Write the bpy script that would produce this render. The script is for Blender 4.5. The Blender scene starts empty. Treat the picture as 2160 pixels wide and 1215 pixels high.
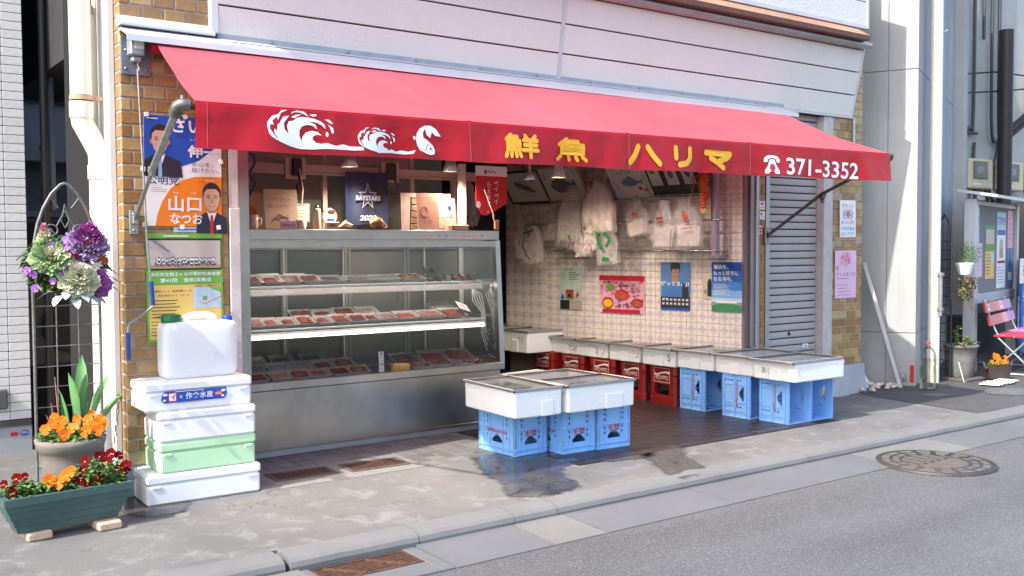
import bpy, bmesh, math, random
from mathutils import Vector, Matrix, Euler, noise
scene = bpy.context.scene
COL = scene.collection
rnd = random.Random(11)
PI = math.pi
rad = math.radians

# ------------------------------------------------------------------ camera
def setup_camera():
    psi, pitch, roll, F = rad(36.0), math.atan(85.5/2080.0), rad(0.30), 2080.0
    fw = Vector((math.sin(psi)*math.cos(pitch), math.cos(psi)*math.cos(pitch), -math.sin(pitch)))
    r0 = Vector((math.cos(psi), -math.sin(psi), 0)); u0 = r0.cross(fw)
    rt = r0*math.cos(roll) - u0*math.sin(roll); up = rt.cross(fw)
    cam = bpy.data.cameras.new('camera'); co = bpy.data.objects.new('camera', cam); COL.objects.link(co)
    m = Matrix((rt, up, -fw)).transposed().to_4x4(); m.translation = Vector((-1.72, -5.40, 1.32))
    co.matrix_world = m
    cam.sensor_width = 36.0; cam.lens = F/2160*36; cam.clip_end = 400; cam.clip_start = 0.05
    scene.camera = co
setup_camera()
SUN_EL, SUN_AZ = rad(46), rad(8)          # light travels towards +X, slightly +Y
w = bpy.data.worlds.new('World'); scene.world = w; w.use_nodes = True
nt = w.node_tree; sky = nt.nodes.new('ShaderNodeTexSky'); sky.sky_type = 'NISHITA'; sky.sun_disc = False
sky.sun_elevation = SUN_EL; sky.sun_rotation = rad(262); sky.air_density = 1.0; sky.dust_density = 2.5; sky.ozone_density = 1.0
bg = nt.nodes['Background']; bg.inputs['Strength'].default_value = 0.15
nt.links.new(sky.outputs[0], bg.inputs[0])
sl = bpy.data.lights.new('sun', 'SUN'); sl.energy = 2.35; sl.angle = rad(0.6); sl.color = (1, 0.965, 0.915)
so = bpy.data.objects.new('sun', sl); COL.objects.link(so)
d = Vector((math.cos(SUN_EL)*math.cos(SUN_AZ), math.cos(SUN_EL)*math.sin(SUN_AZ), -math.sin(SUN_EL)))
so.rotation_euler = d.to_track_quat('-Z', 'Y').to_euler(); so.location = (-8, -3, 10)
scene.view_settings.view_transform = 'Standard'; scene.view_settings.look = 'None'
scene.view_settings.exposure = 1.6; scene.view_settings.gamma = 1
scene.render.engine = 'CYCLES'
scene.cycles.max_bounces = 10; scene.cycles.transparent_max_bounces = 24; scene.cycles.transmission_bounces = 6
scene.cycles.diffuse_bounces = 5; scene.cycles.glossy_bounces = 4
scene.cycles.caustics_reflective = False; scene.cycles.caustics_refractive = False
scene.cycles.use_denoising = True
scene.cycles.sample_clamp_indirect = 6

# ------------------------------------------------------------------ materials
MATS = {}
class NB:
    def __init__(s, name):
        s.m = bpy.data.materials.new(name); s.m.use_nodes = True; s.t = s.m.node_tree; s.n = s.t.nodes
        s.b = s.n['Principled BSDF']; s.out = s.n['Material Output']
    def node(s, ty, **kw):
        o = s.n.new('ShaderNode'+ty)
        for k, v in kw.items():
            if k in o.inputs: s.set(o.inputs[k], v)
            else: setattr(o, k, v)
        return o
    def set(s, inp, v):
        if hasattr(v, 'links') or isinstance(v, bpy.types.NodeSocket): s.t.links.new(v, inp)
        else: inp.default_value = v
    def noise(s, scale, detail=4, rough=0.55, vec=None, dist=0):
        o = s.n.new('ShaderNodeTexNoise'); o.inputs['Scale'].default_value = scale; o.inputs['Detail'].default_value = detail
        o.inputs['Roughness'].default_value = rough; o.inputs['Distortion'].default_value = dist
        s.set(o.inputs['Vector'], vec if vec is not None else s.co()); return o.outputs['Fac']
    def co(s):
        if not hasattr(s, '_co'): s._co = s.n.new('ShaderNodeTexCoord')
        return s._co.outputs['Object']
    def ramp(s, fac, stops, interp='LINEAR'):
        o = s.n.new('ShaderNodeValToRGB'); s.set(o.inputs[0], fac); o.color_ramp.interpolation = interp
        e = o.color_ramp.elements
        while len(e) < len(stops): e.new(0.5)
        for i, (p, c) in enumerate(stops):
            e[i].position = p; e[i].color = (c if len(c) == 4 else (*c, 1)) if isinstance(c, (tuple, list)) else (c, c, c, 1)
        return o.outputs[0]
    def mix(s, fac, a, b, mode='MIX'):
        o = s.n.new('ShaderNodeMix'); o.data_type = 'RGBA'; o.blend_type = mode
        s.set(o.inputs[0], fac); s.set(o.inputs[6], (*a, 1) if isinstance(a, tuple) else a); s.set(o.inputs[7], (*b, 1) if isinstance(b, tuple) else b)
        return o.outputs[2]
    def math(s, op, a, b=0.0, c=0.0):
        o = s.n.new('ShaderNodeMath'); o.operation = op
        for i, v in enumerate((a, b, c)): s.set(o.inputs[i], v)
        return o.outputs[0]
    def bump(s, h, st=0.3, dist=0.01):
        o = s.n.new('ShaderNodeBump'); o.inputs['Strength'].default_value = st; o.inputs['Distance'].default_value = dist
        s.set(o.inputs['Height'], h); s.set(s.b.inputs['Normal'], o.outputs[0]); return o.outputs[0]
    def p(s, **kw):
        for k, v in kw.items():
            k = {'col': 'Base Color', 'rough': 'Roughness', 'metal': 'Metallic', 'spec': 'Specular IOR Level', 'coat': 'Coat Weight', 'alpha': 'Alpha', 'emc': 'Emission Color', 'ems': 'Emission Strength', 'sss': 'Subsurface Weight'}.get(k, k)
            if isinstance(v, tuple) and len(v) == 3: v = (*v, 1)
            s.set(s.b.inputs[k], v)

def M(name, col, rough=0.6, metal=0.0, var=0.12, scale=12.0, bump=0.0, bscale=80.0, dirt=0.0, dcol=(0.12, 0.1, 0.08), rvar=0.0, spec=0.5):
    """a general procedural material: colour with cloudy variation, optional dirt, bump and per-object tint"""
    if name in MATS: return MATS[name]
    b = NB(name)
    n1 = b.noise(scale, 5)
    lo = tuple(c*(1-var) for c in col); hi = tuple(min(1, c*(1+var)) for c in col)
    c = b.ramp(n1, [(0.3, lo), (0.7, hi)])
    if dirt:
        n2 = b.noise(scale*0.45, 7, 0.7)
        c = b.mix(b.math('MULTIPLY', b.ramp(n2, [(0.48, 0.0), (0.72, 1.0)]), dirt), c, dcol)
    if rvar:
        oi = b.n.new('ShaderNodeObjectInfo')
        hs = b.node('HueSaturation', Color=c); b.set(hs.inputs['Value'], b.math('MULTIPLY_ADD', oi.outputs['Random'], rvar*2, 1-rvar)); c = hs.outputs[0]
    r = b.math('MULTIPLY_ADD', n1, 0.16, max(0.02, rough-0.08))
    b.p(col=c, rough=r, metal=metal, spec=spec)
    if bump: b.bump(b.noise(bscale, 3), bump, 0.004)
    MATS[name] = b.m; return b.m

def emis(name, col, st):
    b = NB(name); b.p(col=col, emc=col, ems=st); MATS[name] = b.m; return b.m

def glass(name, tint=(0.95, 0.97, 0.96), refl=1.0, rough=0.02, dirt=0.0, dcol=(0.6, 0.6, 0.6)):
    b = NB(name)
    tr = b.n.new('ShaderNodeBsdfTransparent'); tr.inputs[0].default_value = (*tint, 1)
    gl = b.n.new('ShaderNodeBsdfGlossy'); gl.inputs['Roughness'].default_value = rough
    fr = b.n.new('ShaderNodeFresnel'); fr.inputs[0].default_value = 1.45
    mx = b.n.new('ShaderNodeMixShader'); b.set(mx.inputs[0], b.math('MULTIPLY', fr.outputs[0], refl)); b.set(mx.inputs[1], tr.outputs[0]); b.set(mx.inputs[2], gl.outputs[0])
    last = mx.outputs[0]
    if dirt:  # pale film: dirt on most panes, a painted reflection on the lids
        df = b.n.new('ShaderNodeBsdfDiffuse'); df.inputs[0].default_value = (*dcol, 1)
        m2 = b.n.new('ShaderNodeMixShader'); b.set(m2.inputs[0], b.math('MULTIPLY', b.ramp(b.noise(6, 6, 0.7), [(0.35, 0.2), (0.75, 1.0)]), dirt)); b.set(m2.inputs[1], last); b.set(m2.inputs[2], df.outputs[0]); last = m2.outputs[0]
    b.t.links.new(last, b.out.inputs[0]); MATS[name] = b.m; return b.m

def film(name, col, alpha=0.5, trans=0.4, rough=0.25, bst=1.0):
    """thin plastic: part see-through, part translucent, with a sheen"""
    b = NB(name); b.p(col=col, rough=rough)
    tl = b.n.new('ShaderNodeBsdfTranslucent'); tl.inputs[0].default_value = (*col, 1)
    tr = b.n.new('ShaderNodeBsdfTransparent')
    m1 = b.n.new('ShaderNodeMixShader'); m1.inputs[0].default_value = trans; b.t.links.new(b.b.outputs[0], m1.inputs[1]); b.t.links.new(tl.outputs[0], m1.inputs[2])
    m2 = b.n.new('ShaderNodeMixShader'); m2.inputs[0].default_value = alpha; b.t.links.new(tr.outputs[0], m2.inputs[1]); b.t.links.new(m1.outputs[0], m2.inputs[2])
    b.bump(b.math('ADD', b.noise(22, 3, dist=1.6), b.math('MULTIPLY', b.noise(70, 2), .3)), bst, 0.02)
    b.t.links.new(m2.outputs[0], b.out.inputs[0]); MATS[name] = b.m; return b.m

# ------------------------------------------------------------------ mesh builder
class MB:
    def __init__(s): s.v, s.f, s.m, s.mats, s.sm = [], [], [], [], []
    def mi(s, mat):
        if mat not in s.mats: s.mats.append(mat)
        return s.mats.index(mat)
    def add(s, verts, faces, mat, smooth=False, X=None):
        o = len(s.v); k = s.mi(mat)
        s.v += [tuple(X @ Vector(p)) if X is not None else tuple(p) for p in verts]
        for f in faces: s.f.append(tuple(i+o for i in f)); s.m.append(k); s.sm.append(smooth)
        return s
    def box(s, x0, x1, y0, y1, z0, z1, mat, c=0.0, X=None):
        if c <= 0:
            v = [(x, y, z) for x in (x0, x1) for y in (y0, y1) for z in (z0, z1)]
            return s.add(v, [(0, 1, 3, 2), (4, 6, 7, 5), (0, 4, 5, 1), (2, 3, 7, 6), (0, 2, 6, 4), (1, 5, 7, 3)], mat, False, X)
        c = min(c, (x1-x0)*.45, (y1-y0)*.45, (z1-z0)*.45)
        lo, hi = (x0, y0, z0), (x1, y1, z1); v, idx = [], {}
        for sx in (0, 1):
            for sy in (0, 1):
                for sz in (0, 1):
                    S = (sx, sy, sz)
                    for a in range(3):
                        p = [(hi[k]-c if S[k] else lo[k]+c) for k in range(3)]; p[a] = hi[a] if S[a] else lo[a]
                        idx[(S, a)] = len(v); v.append(p)
        F = []
        for a in range(3):
            b, d_ = (a+1) % 3, (a+2) % 3
            for sa in (0, 1):
                q = []
                for (u, w_) in ((0, 0), (1, 0), (1, 1), (0, 1)):
                    S = [0, 0, 0]; S[a] = sa; S[b] = u; S[d_] = w_; q.append(idx[(tuple(S), a)])
                F.append(tuple(q) if sa else tuple(q[::-1]))
            for u in (0, 1):
                for w_ in (0, 1):
                    S0 = [0, 0, 0]; S0[b] = u; S0[d_] = w_; S1 = list(S0); S1[a] = 1; S0, S1 = tuple(S0), tuple(S1)
                    q = (idx[(S0, b)], idx[(S1, b)], idx[(S1, d_)], idx[(S0, d_)])
                    F.append(q if (u != w_) else q[::-1])
        for S in [(x, y, z) for x in (0, 1) for y in (0, 1) for z in (0, 1)]:
            q = (idx[(S, 0)], idx[(S, 1)], idx[(S, 2)]); F.append(q if sum(S) % 2 else q[::-1])
        return s.add(v, F, mat, False, X)
    def tube(s, pts, r, mat, n=8, cap=True, smooth=True, X=None, closed=False):
        pts = [Vector(p) for p in pts]; N = len(pts); rs = r if isinstance(r, (list, tuple)) else [r]*N
        v, F = [], []; nrm = None
        for i, p in enumerate(pts):
            if closed: t = (pts[(i+1) % N]-pts[i-1])
            else: t = (pts[min(i+1, N-1)]-pts[max(i-1, 0)])
            t = t.normalized() if t.length > 1e-9 else Vector((0, 0, 1))
            if nrm is None: nrm = t.orthogonal().normalized()
            nrm = (nrm - t*nrm.dot(t)); nrm = nrm.normalized() if nrm.length > 1e-6 else t.orthogonal().normalized()
            bi = t.cross(nrm)
            for k in range(n):
                a = 2*PI*k/n; v.append(p+(nrm*math.cos(a)+bi*math.sin(a))*rs[i])
        for i in range(N if closed else N-1):
            for k in range(n):
                a, b_ = i*n+k, i*n+(k+1) % n; c_, d_ = ((i+1) % N)*n+(k+1) % n, ((i+1) % N)*n+k
                F.append((a, b_, c_, d_))
        s.add(v, F, mat, smooth, X)
        if cap and not closed: s.add(v[:n], [tuple(range(n))[::-1]], mat, False, X); s.add(v[-n:], [tuple(range(n))], mat, False, X)
        return s
    def lathe(s, prof, mat, n=20, X=None, smooth=True, sx=1.0, sy=1.0):
        v, F = [], []
        for (r, z) in prof:
            for k in range(n):
                a = 2*PI*k/n; v.append((r*math.cos(a)*sx, r*math.sin(a)*sy, z))
        for i in range(len(prof)-1):
            for k in range(n): F.append((i*n+k, i*n+(k+1) % n, (i+1)*n+(k+1) % n, (i+1)*n+k))
        s.add(v, F, mat, smooth, X)
        if prof[0][0] > 1e-5: s.add(v[:n], [tuple(range(n))[::-1]], mat, False, X)
        if prof[-1][0] > 1e-5: s.add(v[-n:], [tuple(range(n))], mat, False, X)
        return s
    def poly(s, pts, y, mat, X=None):            # flat ngon in the xz plane, facing -y
        a = sum(pts[i-1][0]*pts[i][1]-pts[i][0]*pts[i-1][1] for i in range(len(pts)))
        if a < 0: pts = pts[::-1]
        return s.add([(p[0], y, p[1]) for p in pts], [tuple(range(len(pts)))], mat, False, X)
    def prism(s, pts, y0, y1, mat, X=None):      # solid from an xz outline
        a = sum(pts[i-1][0]*pts[i][1]-pts[i][0]*pts[i-1][1] for i in range(len(pts)))
        if a < 0: pts = pts[::-1]
        n = len(pts); v = [(p[0], y0, p[1]) for p in pts]+[(p[0], y1, p[1]) for p in pts]
        F = [tuple(range(n)), tuple(range(2*n-1, n-1, -1))]+[(i, i+n, (i+1) % n+n, (i+1) % n) for i in range(n)]
        return s.add(v, F, mat, False, X)
    def rect(s, x0, z0, x1, z1, y, mat, X=None): return s.poly([(x0, z0), (x1, z0), (x1, z1), (x0, z1)], y, mat, X)
    def disc(s, cx, cz, rx, rz, y, mat, n=20, rot=0.0, X=None):
        c_, s_ = math.cos(rot), math.sin(rot); P = []
        for k in range(n):
            a = 2*PI*k/n; x, z = rx*math.cos(a), rz*math.sin(a); P.append((cx+x*c_-z*s_, cz+x*s_+z*c_))
        return s.poly(P, y, mat, X)
    def mesh(s, name):
        me = bpy.data.meshes.new(name); me.from_pydata(s.v, [], s.f)
        for m in s.mats: me.materials.append(m)
        me.polygons.foreach_set('material_index', s.m); me.polygons.foreach_set('use_smooth', s.sm); me.update(); return me
    def build(s, name, parent=None, loc=(0, 0, 0), rot=(0, 0, 0), scale=None):
        return link(name, s.mesh(name), parent, loc, rot, scale)

def link(name, data, parent=None, loc=(0, 0, 0), rot=(0, 0, 0), scale=None):
    o = bpy.data.objects.new(name, data); COL.objects.link(o); o.location = loc; o.rotation_euler = rot
    if scale is not None: o.scale = scale if not isinstance(scale, (int, float)) else (scale,)*3
    if parent: o.parent = parent
    return o
def tag(o, label=None, cat=None, group=None, kind=None):
    if label: o['label'] = label
    if cat: o['category'] = cat
    if group: o['group'] = group
    if kind: o['kind'] = kind
    return o
def thing(name, label, cat, loc=(0, 0, 0), rot=(0, 0, 0), group=None):
    return tag(link(name, None, None, loc, rot), label, cat, group)
def dup(o, loc=None, rot=None, label=None, group=None, parent=None):
    c = o.copy(); COL.objects.link(c); c.parent = parent
    if loc is not None: c.location = loc
    if rot is not None: c.rotation_euler = rot
    if label: c['label'] = label
    if group: c['group'] = group
    for ch in list(o.children): dup(ch, parent=c)
    return c
def struct(o): o['kind'] = 'structure'; return o
def TR(x=0, y=0, z=0, rx=0, ry=0, rz=0, s=1.0):
    return Matrix.Translation((x, y, z)) @ Euler((rx, ry, rz)).to_matrix().to_4x4() @ Matrix.Scale(s, 4)

# ------------------------------------------------------------------ lettering and cut plates, converted in one batch
_T = {}
def want(body, off=0.0, shear=0.0): _T[(body, off, shear)] = None
def bake_text(keys):
    objs = []
    for (body, off, sh) in keys:
        c = bpy.data.curves.new('t', 'FONT'); c.body = body; c.size = 1.0; c.offset = off; c.shear = sh; c.resolution_u = 3; c.fill_mode = 'FRONT'
        o = bpy.data.objects.new('t', c); COL.objects.link(o); objs.append(((body, off, sh), o))
    dg = bpy.context.evaluated_depsgraph_get()
    for k, o in objs:
        me = bpy.data.meshes.new_from_object(o.evaluated_get(dg))
        V = [v.co.copy() for v in me.vertices]; F = [tuple(p.vertices) for p in me.polygons]
        bpy.data.meshes.remove(me)
        x0 = min(v.x for v in V); x1 = max(v.x for v in V); y0 = min(v.y for v in V); y1 = max(v.y for v in V)
        _T[k] = ([(v.x-x0, v.y-y0) for v in V], F, x1-x0, y1-y0)
    for k, o in objs:
        c = o.data; bpy.data.objects.remove(o); bpy.data.curves.remove(c)
def put_text(mb, body, x, z, h, y, mat, off=0.0, shear=0.0, width=None, flip=False, vert=False, X=None, fn=None):
    """lettering with its lower left corner at x, z and cap height h, facing -y"""
    V, F, W, H = _T[(body, off, shear)]
    sz = h/H; sx = sz if width is None else width/W
    P = [(a*sx, b*sz) for a, b in V]
    if vert: P = [(b, -a) for a, b in P]
    if flip: P = [(-a, -b) for a, b in P]
    Q = [(x+a, y, z+b) for a, b in P]
    if fn: Q = [fn(p) for p in Q]
    mb.add(Q, F, mat, False, X)
_PL = {}
def bake_plates(specs):
    objs = []
    for name, (outer, holes, th) in specs.items():
        c = bpy.data.curves.new('p', 'CURVE'); c.dimensions = '2D'; c.fill_mode = 'BOTH'; c.extrude = th/2
        for ring in [outer]+holes:
            sp = c.splines.new('POLY'); sp.points.add(len(ring)-1)
            for i, (x, y) in enumerate(ring): sp.points[i].co = (x, y, 0, 1)
            sp.use_cyclic_u = True
        o = bpy.data.objects.new('p', c); COL.objects.link(o); objs.append((name, o))
    dg = bpy.context.evaluated_depsgraph_get()
    for k, o in objs:
        me = bpy.data.meshes.new_from_object(o.evaluated_get(dg))
        _PL[k] = ([(v.co.x, -v.co.z, v.co.y) for v in me.vertices], [tuple(p.vertices) for p in me.polygons]); bpy.data.meshes.remove(me)
    for k, o in objs:
        c = o.data; bpy.data.objects.remove(o); bpy.data.curves.remove(c)
def put_plate(mb, name, mat, X=None): mb.add(*_PL[name], mat, False, X)
def circ(cx, cy, rx, ry=None, n=10): return [(cx+rx*math.cos(2*PI*k/n), cy+(ry or rx)*math.sin(2*PI*k/n)) for k in range(n)]
def cr(pts, k=5):
    P = [Vector(p) for p in pts]; out = []
    for i in range(len(P)-1):
        p0, p1, p2, p3 = P[max(i-1, 0)], P[i], P[i+1], P[min(i+2, len(P)-1)]
        for s_ in range(k): t = s_/k; out.append(.5*((2*p1)+(p2-p0)*t+(2*p0-5*p1+4*p2-p3)*t*t+(-p0+3*p1-3*p2+p3)*t**3))
    return out+[P[-1]]
def slice_map(polys, fn, step=.03):
    """cut flat outlines (x, z) into small cells and lay them on a curved surface"""
    out = []
    for P in polys:
        bm = bmesh.new(); f = bm.faces.new([bm.verts.new((x, 0, z)) for x, z in P]); f.normal_update(); bmesh.ops.triangulate(bm, faces=[f])
        for ax in (0, 2):
            vals = [v.co[ax] for v in bm.verts]; a, b_ = min(vals), max(vals); k = math.ceil(a/step)*step
            while k < b_:
                no = [0, 0, 0]; no[ax] = 1; co = [0, 0, 0]; co[ax] = k
                bmesh.ops.bisect_plane(bm, geom=bm.verts[:]+bm.edges[:]+bm.faces[:], plane_co=co, plane_no=no); k += step
        bm.verts.index_update(); out.append(([fn(v.co.x, v.co.z) for v in bm.verts], [tuple(v.index for v in f.verts) for f in bm.faces])); bm.free()
    return out
ORD = ['first', 'second', 'third', 'fourth', 'fifth', 'sixth', 'seventh', 'eighth', 'ninth', 'tenth', 'eleventh', 'twelfth', 'thirteenth', 'fourteenth']
def jit(v, a): return v+rnd.uniform(-a, a)
# ------------------------------------------------------------------ material library
def mat_pavement():
    b = NB('pavement_concrete')
    big = b.noise(1.1, 6, 0.6); mid = b.noise(5.5, 8, 0.72, dist=0.6); fine = b.noise(140, 2)
    c = b.ramp(big, [(0.3, (0.105, 0.104, 0.101)), (0.55, (0.140, 0.138, 0.133)), (0.75, (0.172, 0.170, 0.165))])
    c = b.mix(b.math('MULTIPLY', b.ramp(mid, [(0.52, 0.0), (0.62, 1.0)]), 0.55), c, (0.24, 0.24, 0.236))
    c = b.mix(b.math('MULTIPLY', b.ramp(b.noise(1.7, 5, 0.6, dist=1.0), [(0.56, 0.0), (0.7, 1.0)]), 0.40), c, (0.185, 0.155, 0.122))
    c = b.mix(b.math('MULTIPLY', b.ramp(b.noise(2.6, 7, 0.7), [(0.58, 0.0), (0.7, 1.0)]), 0.55), c, (0.075, 0.073, 0.07))
    vo = b.n.new('ShaderNodeTexVoronoi'); vo.feature = 'DISTANCE_TO_EDGE'; vo.inputs['Scale'].default_value = 0.75
    wob = b.node('VectorMath', operation='ADD'); nz = b.n.new('ShaderNodeTexNoise'); nz.inputs['Scale'].default_value = 3.5; nz.inputs['Detail'].default_value = 6
    b.set(nz.inputs['Vector'], b.co()); sc_ = b.node('VectorMath', operation='SCALE'); b.set(sc_.inputs[0], nz.outputs['Color']); sc_.inputs['Scale'].default_value = 0.55
    b.set(wob.inputs[0], b.co()); b.set(wob.inputs[1], sc_.outputs[0]); b.set(vo.inputs['Vector'], wob.outputs[0])
    crack = b.math('MULTIPLY', b.ramp(vo.outputs['Distance'], [(0.0, 1.0), (0.005, 0.0)]), b.ramp(b.noise(0.9, 3), [(0.52, 0.0), (0.60, 1.0)]))
    c = b.mix(b.math('MULTIPLY', crack, 0.6), c, (0.06, 0.055, 0.05))
    sp = b.ramp(fine, [(0.3, 0.85), (0.7, 1.12)]); c = b.mix(1.0, c, sp, 'MULTIPLY')
    b.p(col=c, rough=0.85); b.bump(b.math('SUBTRACT', b.math('ADD', fine, b.math('MULTIPLY', mid, 1.5)), b.math('MULTIPLY', crack, 4)), 0.35, 0.004)
    return b.m
def mat_asphalt(name, base, spk=0.5):
    b = NB(name); fine = b.noise(300, 2, 0.7); fl = b.n.new('ShaderNodeTexVoronoi'); fl.inputs['Scale'].default_value = 200; b.set(fl.inputs['Vector'], b.co())
    big = b.noise(0.8, 5, 0.6); mp = b.n.new('ShaderNodeMapping'); mp.inputs['Scale'].default_value = (.25, 2.2, 1); b.set(mp.inputs[0], b.co()); trk = b.noise(1.1, 5, 0.6, mp.outputs[0])
    c = b.ramp(big, [(0.3, tuple(x*0.80 for x in base)), (0.7, tuple(x*1.14 for x in base))]); c = b.mix(1.0, c, b.ramp(trk, [(0.3, 0.82), (0.7, 1.12)]), 'MULTIPLY')
    c = b.mix(1.0, c, b.ramp(fine, [(0.32, 0.62), (0.68, 1.38)]), 'MULTIPLY')
    bw = b.n.new('ShaderNodeRGBToBW'); b.set(bw.inputs[0], fl.outputs['Color'])
    c = b.mix(b.math('MULTIPLY', b.ramp(bw.outputs[0], [(0.72, 0.0), (0.8, 1.0)]), spk), c, (0.42, 0.42, 0.41))
    c = b.mix(b.math('MULTIPLY', b.ramp(b.noise(3, 6, 0.7), [(0.6, 0.0), (0.75, 1.0)]), 0.35), c, tuple(x*0.6 for x in base))
    b.p(col=c, rough=0.9); b.bump(b.math('ADD', fine, bw.outputs[0]), 0.4, 0.005); return b.m
def mat_wall_tile():
    b = NB('patterned_wall_tile')
    se = b.n.new('ShaderNodeSeparateXYZ'); b.set(se.inputs[0], b.co())
    def axis(s):     # distance from the tile edge along one axis, wrapped to the tile pitch
        u = b.math('ABSOLUTE', b.math('MULTIPLY', s, 1/0.1078)); return b.math('SUBTRACT', 0.5, b.math('PINGPONG', u, 0.5))
    u, v = axis(se.outputs[0]), axis(se.outputs[2])
    r = b.math('SQRT', b.math('ADD', b.math('MULTIPLY', u, u), b.math('MULTIPLY', v, v)))
    star = b.ramp(r, [(0.478, 0.0), (0.5, 1.0)])
    gl = b.noise(22, 4)
    base = b.ramp(gl, [(0.3, (0.60, 0.52, 0.47)), (0.7, (0.68, 0.60, 0.55))])
    pale = b.mix(b.ramp(r, [(0.4, 1.0), (0.47, 0.0)]), base, (0.70, 0.62, 0.565))
    c = b.mix(star, pale, b.ramp(gl, [(0.3, (0.47, 0.42, 0.44)), (0.7, (0.54, 0.485, 0.50))]))
    c = b.mix(b.math('MULTIPLY', b.ramp(b.noise(9, 7, 0.75), [(0.66, 0.0), (0.72, 1.0)]), 0.5), c, (0.2, 0.17, 0.15))
    oi = b.n.new('ShaderNodeObjectInfo'); hs = b.node('HueSaturation', Color=c); b.set(hs.inputs['Value'], b.math('MULTIPLY_ADD', oi.outputs['Random'], 0.1, 0.95))
    b.p(col=hs.outputs[0], rough=0.28); return b.m
def mat_awning(name='red_awning_vinyl', paleness=0.0):
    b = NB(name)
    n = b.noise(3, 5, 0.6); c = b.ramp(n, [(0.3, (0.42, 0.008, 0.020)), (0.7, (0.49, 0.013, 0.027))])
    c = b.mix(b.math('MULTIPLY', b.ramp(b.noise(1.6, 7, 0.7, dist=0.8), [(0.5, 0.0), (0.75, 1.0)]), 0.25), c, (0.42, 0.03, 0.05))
    if paleness: c = b.mix(b.math('MULTIPLY_ADD', b.ramp(b.noise(0.9, 4), [(0.3, 0.0), (0.7, 1.0)]), 0.25, paleness), c, (0.60, 0.155, 0.195))
    if paleness:
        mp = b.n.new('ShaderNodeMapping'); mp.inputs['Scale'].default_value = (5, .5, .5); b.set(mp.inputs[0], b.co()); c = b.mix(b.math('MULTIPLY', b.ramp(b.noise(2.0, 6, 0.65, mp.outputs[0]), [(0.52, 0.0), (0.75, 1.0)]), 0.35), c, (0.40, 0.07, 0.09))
    b.p(col=c, rough=0.42 if paleness else 0.34, spec=0.5 if paleness else 0.3); wv = b.n.new('ShaderNodeTexWave'); wv.inputs['Scale'].default_value = 1.2; wv.inputs['Distortion'].default_value = 6; wv.inputs['Detail'].default_value = 3
    b.set(wv.inputs['Vector'], b.co()); b.bump(b.math('ADD', b.math('MULTIPLY', wv.outputs['Fac'], 0.4), b.noise(5, 3)), 0.25 if paleness else 0.5, 0.02)
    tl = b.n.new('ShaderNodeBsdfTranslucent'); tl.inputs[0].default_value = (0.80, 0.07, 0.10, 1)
    mx = b.n.new('ShaderNodeMixShader'); mx.inputs[0].default_value = 0.28 if paleness else 0.18; b.t.links.new(b.b.outputs[0], mx.inputs[1]); b.t.links.new(tl.outputs[0], mx.inputs[2]); b.t.links.new(mx.outputs[0], b.out.inputs[0]); return b.m
def mat_brick():
    b = NB('glazed_ochre_brick')
    oi = b.n.new('ShaderNodeObjectInfo'); n = b.noise(30, 6, 0.65); n2 = b.noise(160, 2)
    c = b.ramp(oi.outputs['Random'], [(0.0, (0.25, 0.135, 0.045)), (0.35, (0.31, 0.18, 0.065)), (0.7, (0.38, 0.245, 0.10)), (1.0, (0.46, 0.33, 0.16))])
    c = b.mix(1.0, c, b.ramp(n, [(0.3, 0.78), (0.7, 1.18)]), 'MULTIPLY')
    c = b.mix(b.math('MULTIPLY', b.ramp(n2, [(0.68, 0.0), (0.74, 1.0)]), 0.6), c, (0.10, 0.05, 0.02))
    b.p(col=c, rough=0.33); b.bump(n, 0.25, 0.003); return b.m
def mat_steel(name, col=(0.42, 0.41, 0.40), rough=0.3, sx=1, sz=60):
    b = NB(name); mp = b.n.new('ShaderNodeMapping'); mp.inputs['Scale'].default_value = (sx, 8, sz); b.set(mp.inputs[0], b.co())
    n = b.noise(2.5, 6, 0.6, mp.outputs[0]); d = b.noise(4, 6, 0.7)
    c = b.ramp(d, [(0.3, tuple(x*0.8 for x in col)), (0.7, tuple(min(1, x*1.1) for x in col))])
    b.p(col=c, metal=1.0, rough=b.math('ADD', b.math('MULTIPLY', n, 0.10), b.math('MULTIPLY_ADD', d, 0.08, rough-0.04))); b.bump(b.noise(2.2, 2), 0.08, 0.02); return b.m
def mat_rust():
    b = NB('rusty_iron'); n = b.noise(30, 6, 0.7)
    b.p(col=b.ramp(n, [(0.3, (0.045, 0.022, 0.015)), (0.55, (0.10, 0.045, 0.028)), (0.75, (0.17, 0.10, 0.07))]), rough=0.8, metal=0.25); b.bump(n, 0.5, 0.004); return b.m
def mat_siding(name, col):
    b = NB(name); v = b.noise(42, 3, 0.5, dist=0.8); n = b.noise(1.5, 5)
    mp = b.n.new('ShaderNodeMapping'); mp.inputs['Scale'].default_value = (6, 1, 0.5); b.set(mp.inputs[0], b.co()); st = b.noise(3, 6, 0.7, mp.outputs[0])
    c = b.ramp(n, [(0.3, tuple(x*0.93 for x in col)), (0.7, col)]); c = b.mix(b.math('MULTIPLY', b.ramp(st, [(0.55, 0.0), (0.8, 1.0)]), 0.25), c, (0.58, 0.54, 0.52))
    b.p(col=c, rough=0.5); b.bump(v, 0.55, 0.008); return b.m
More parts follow.
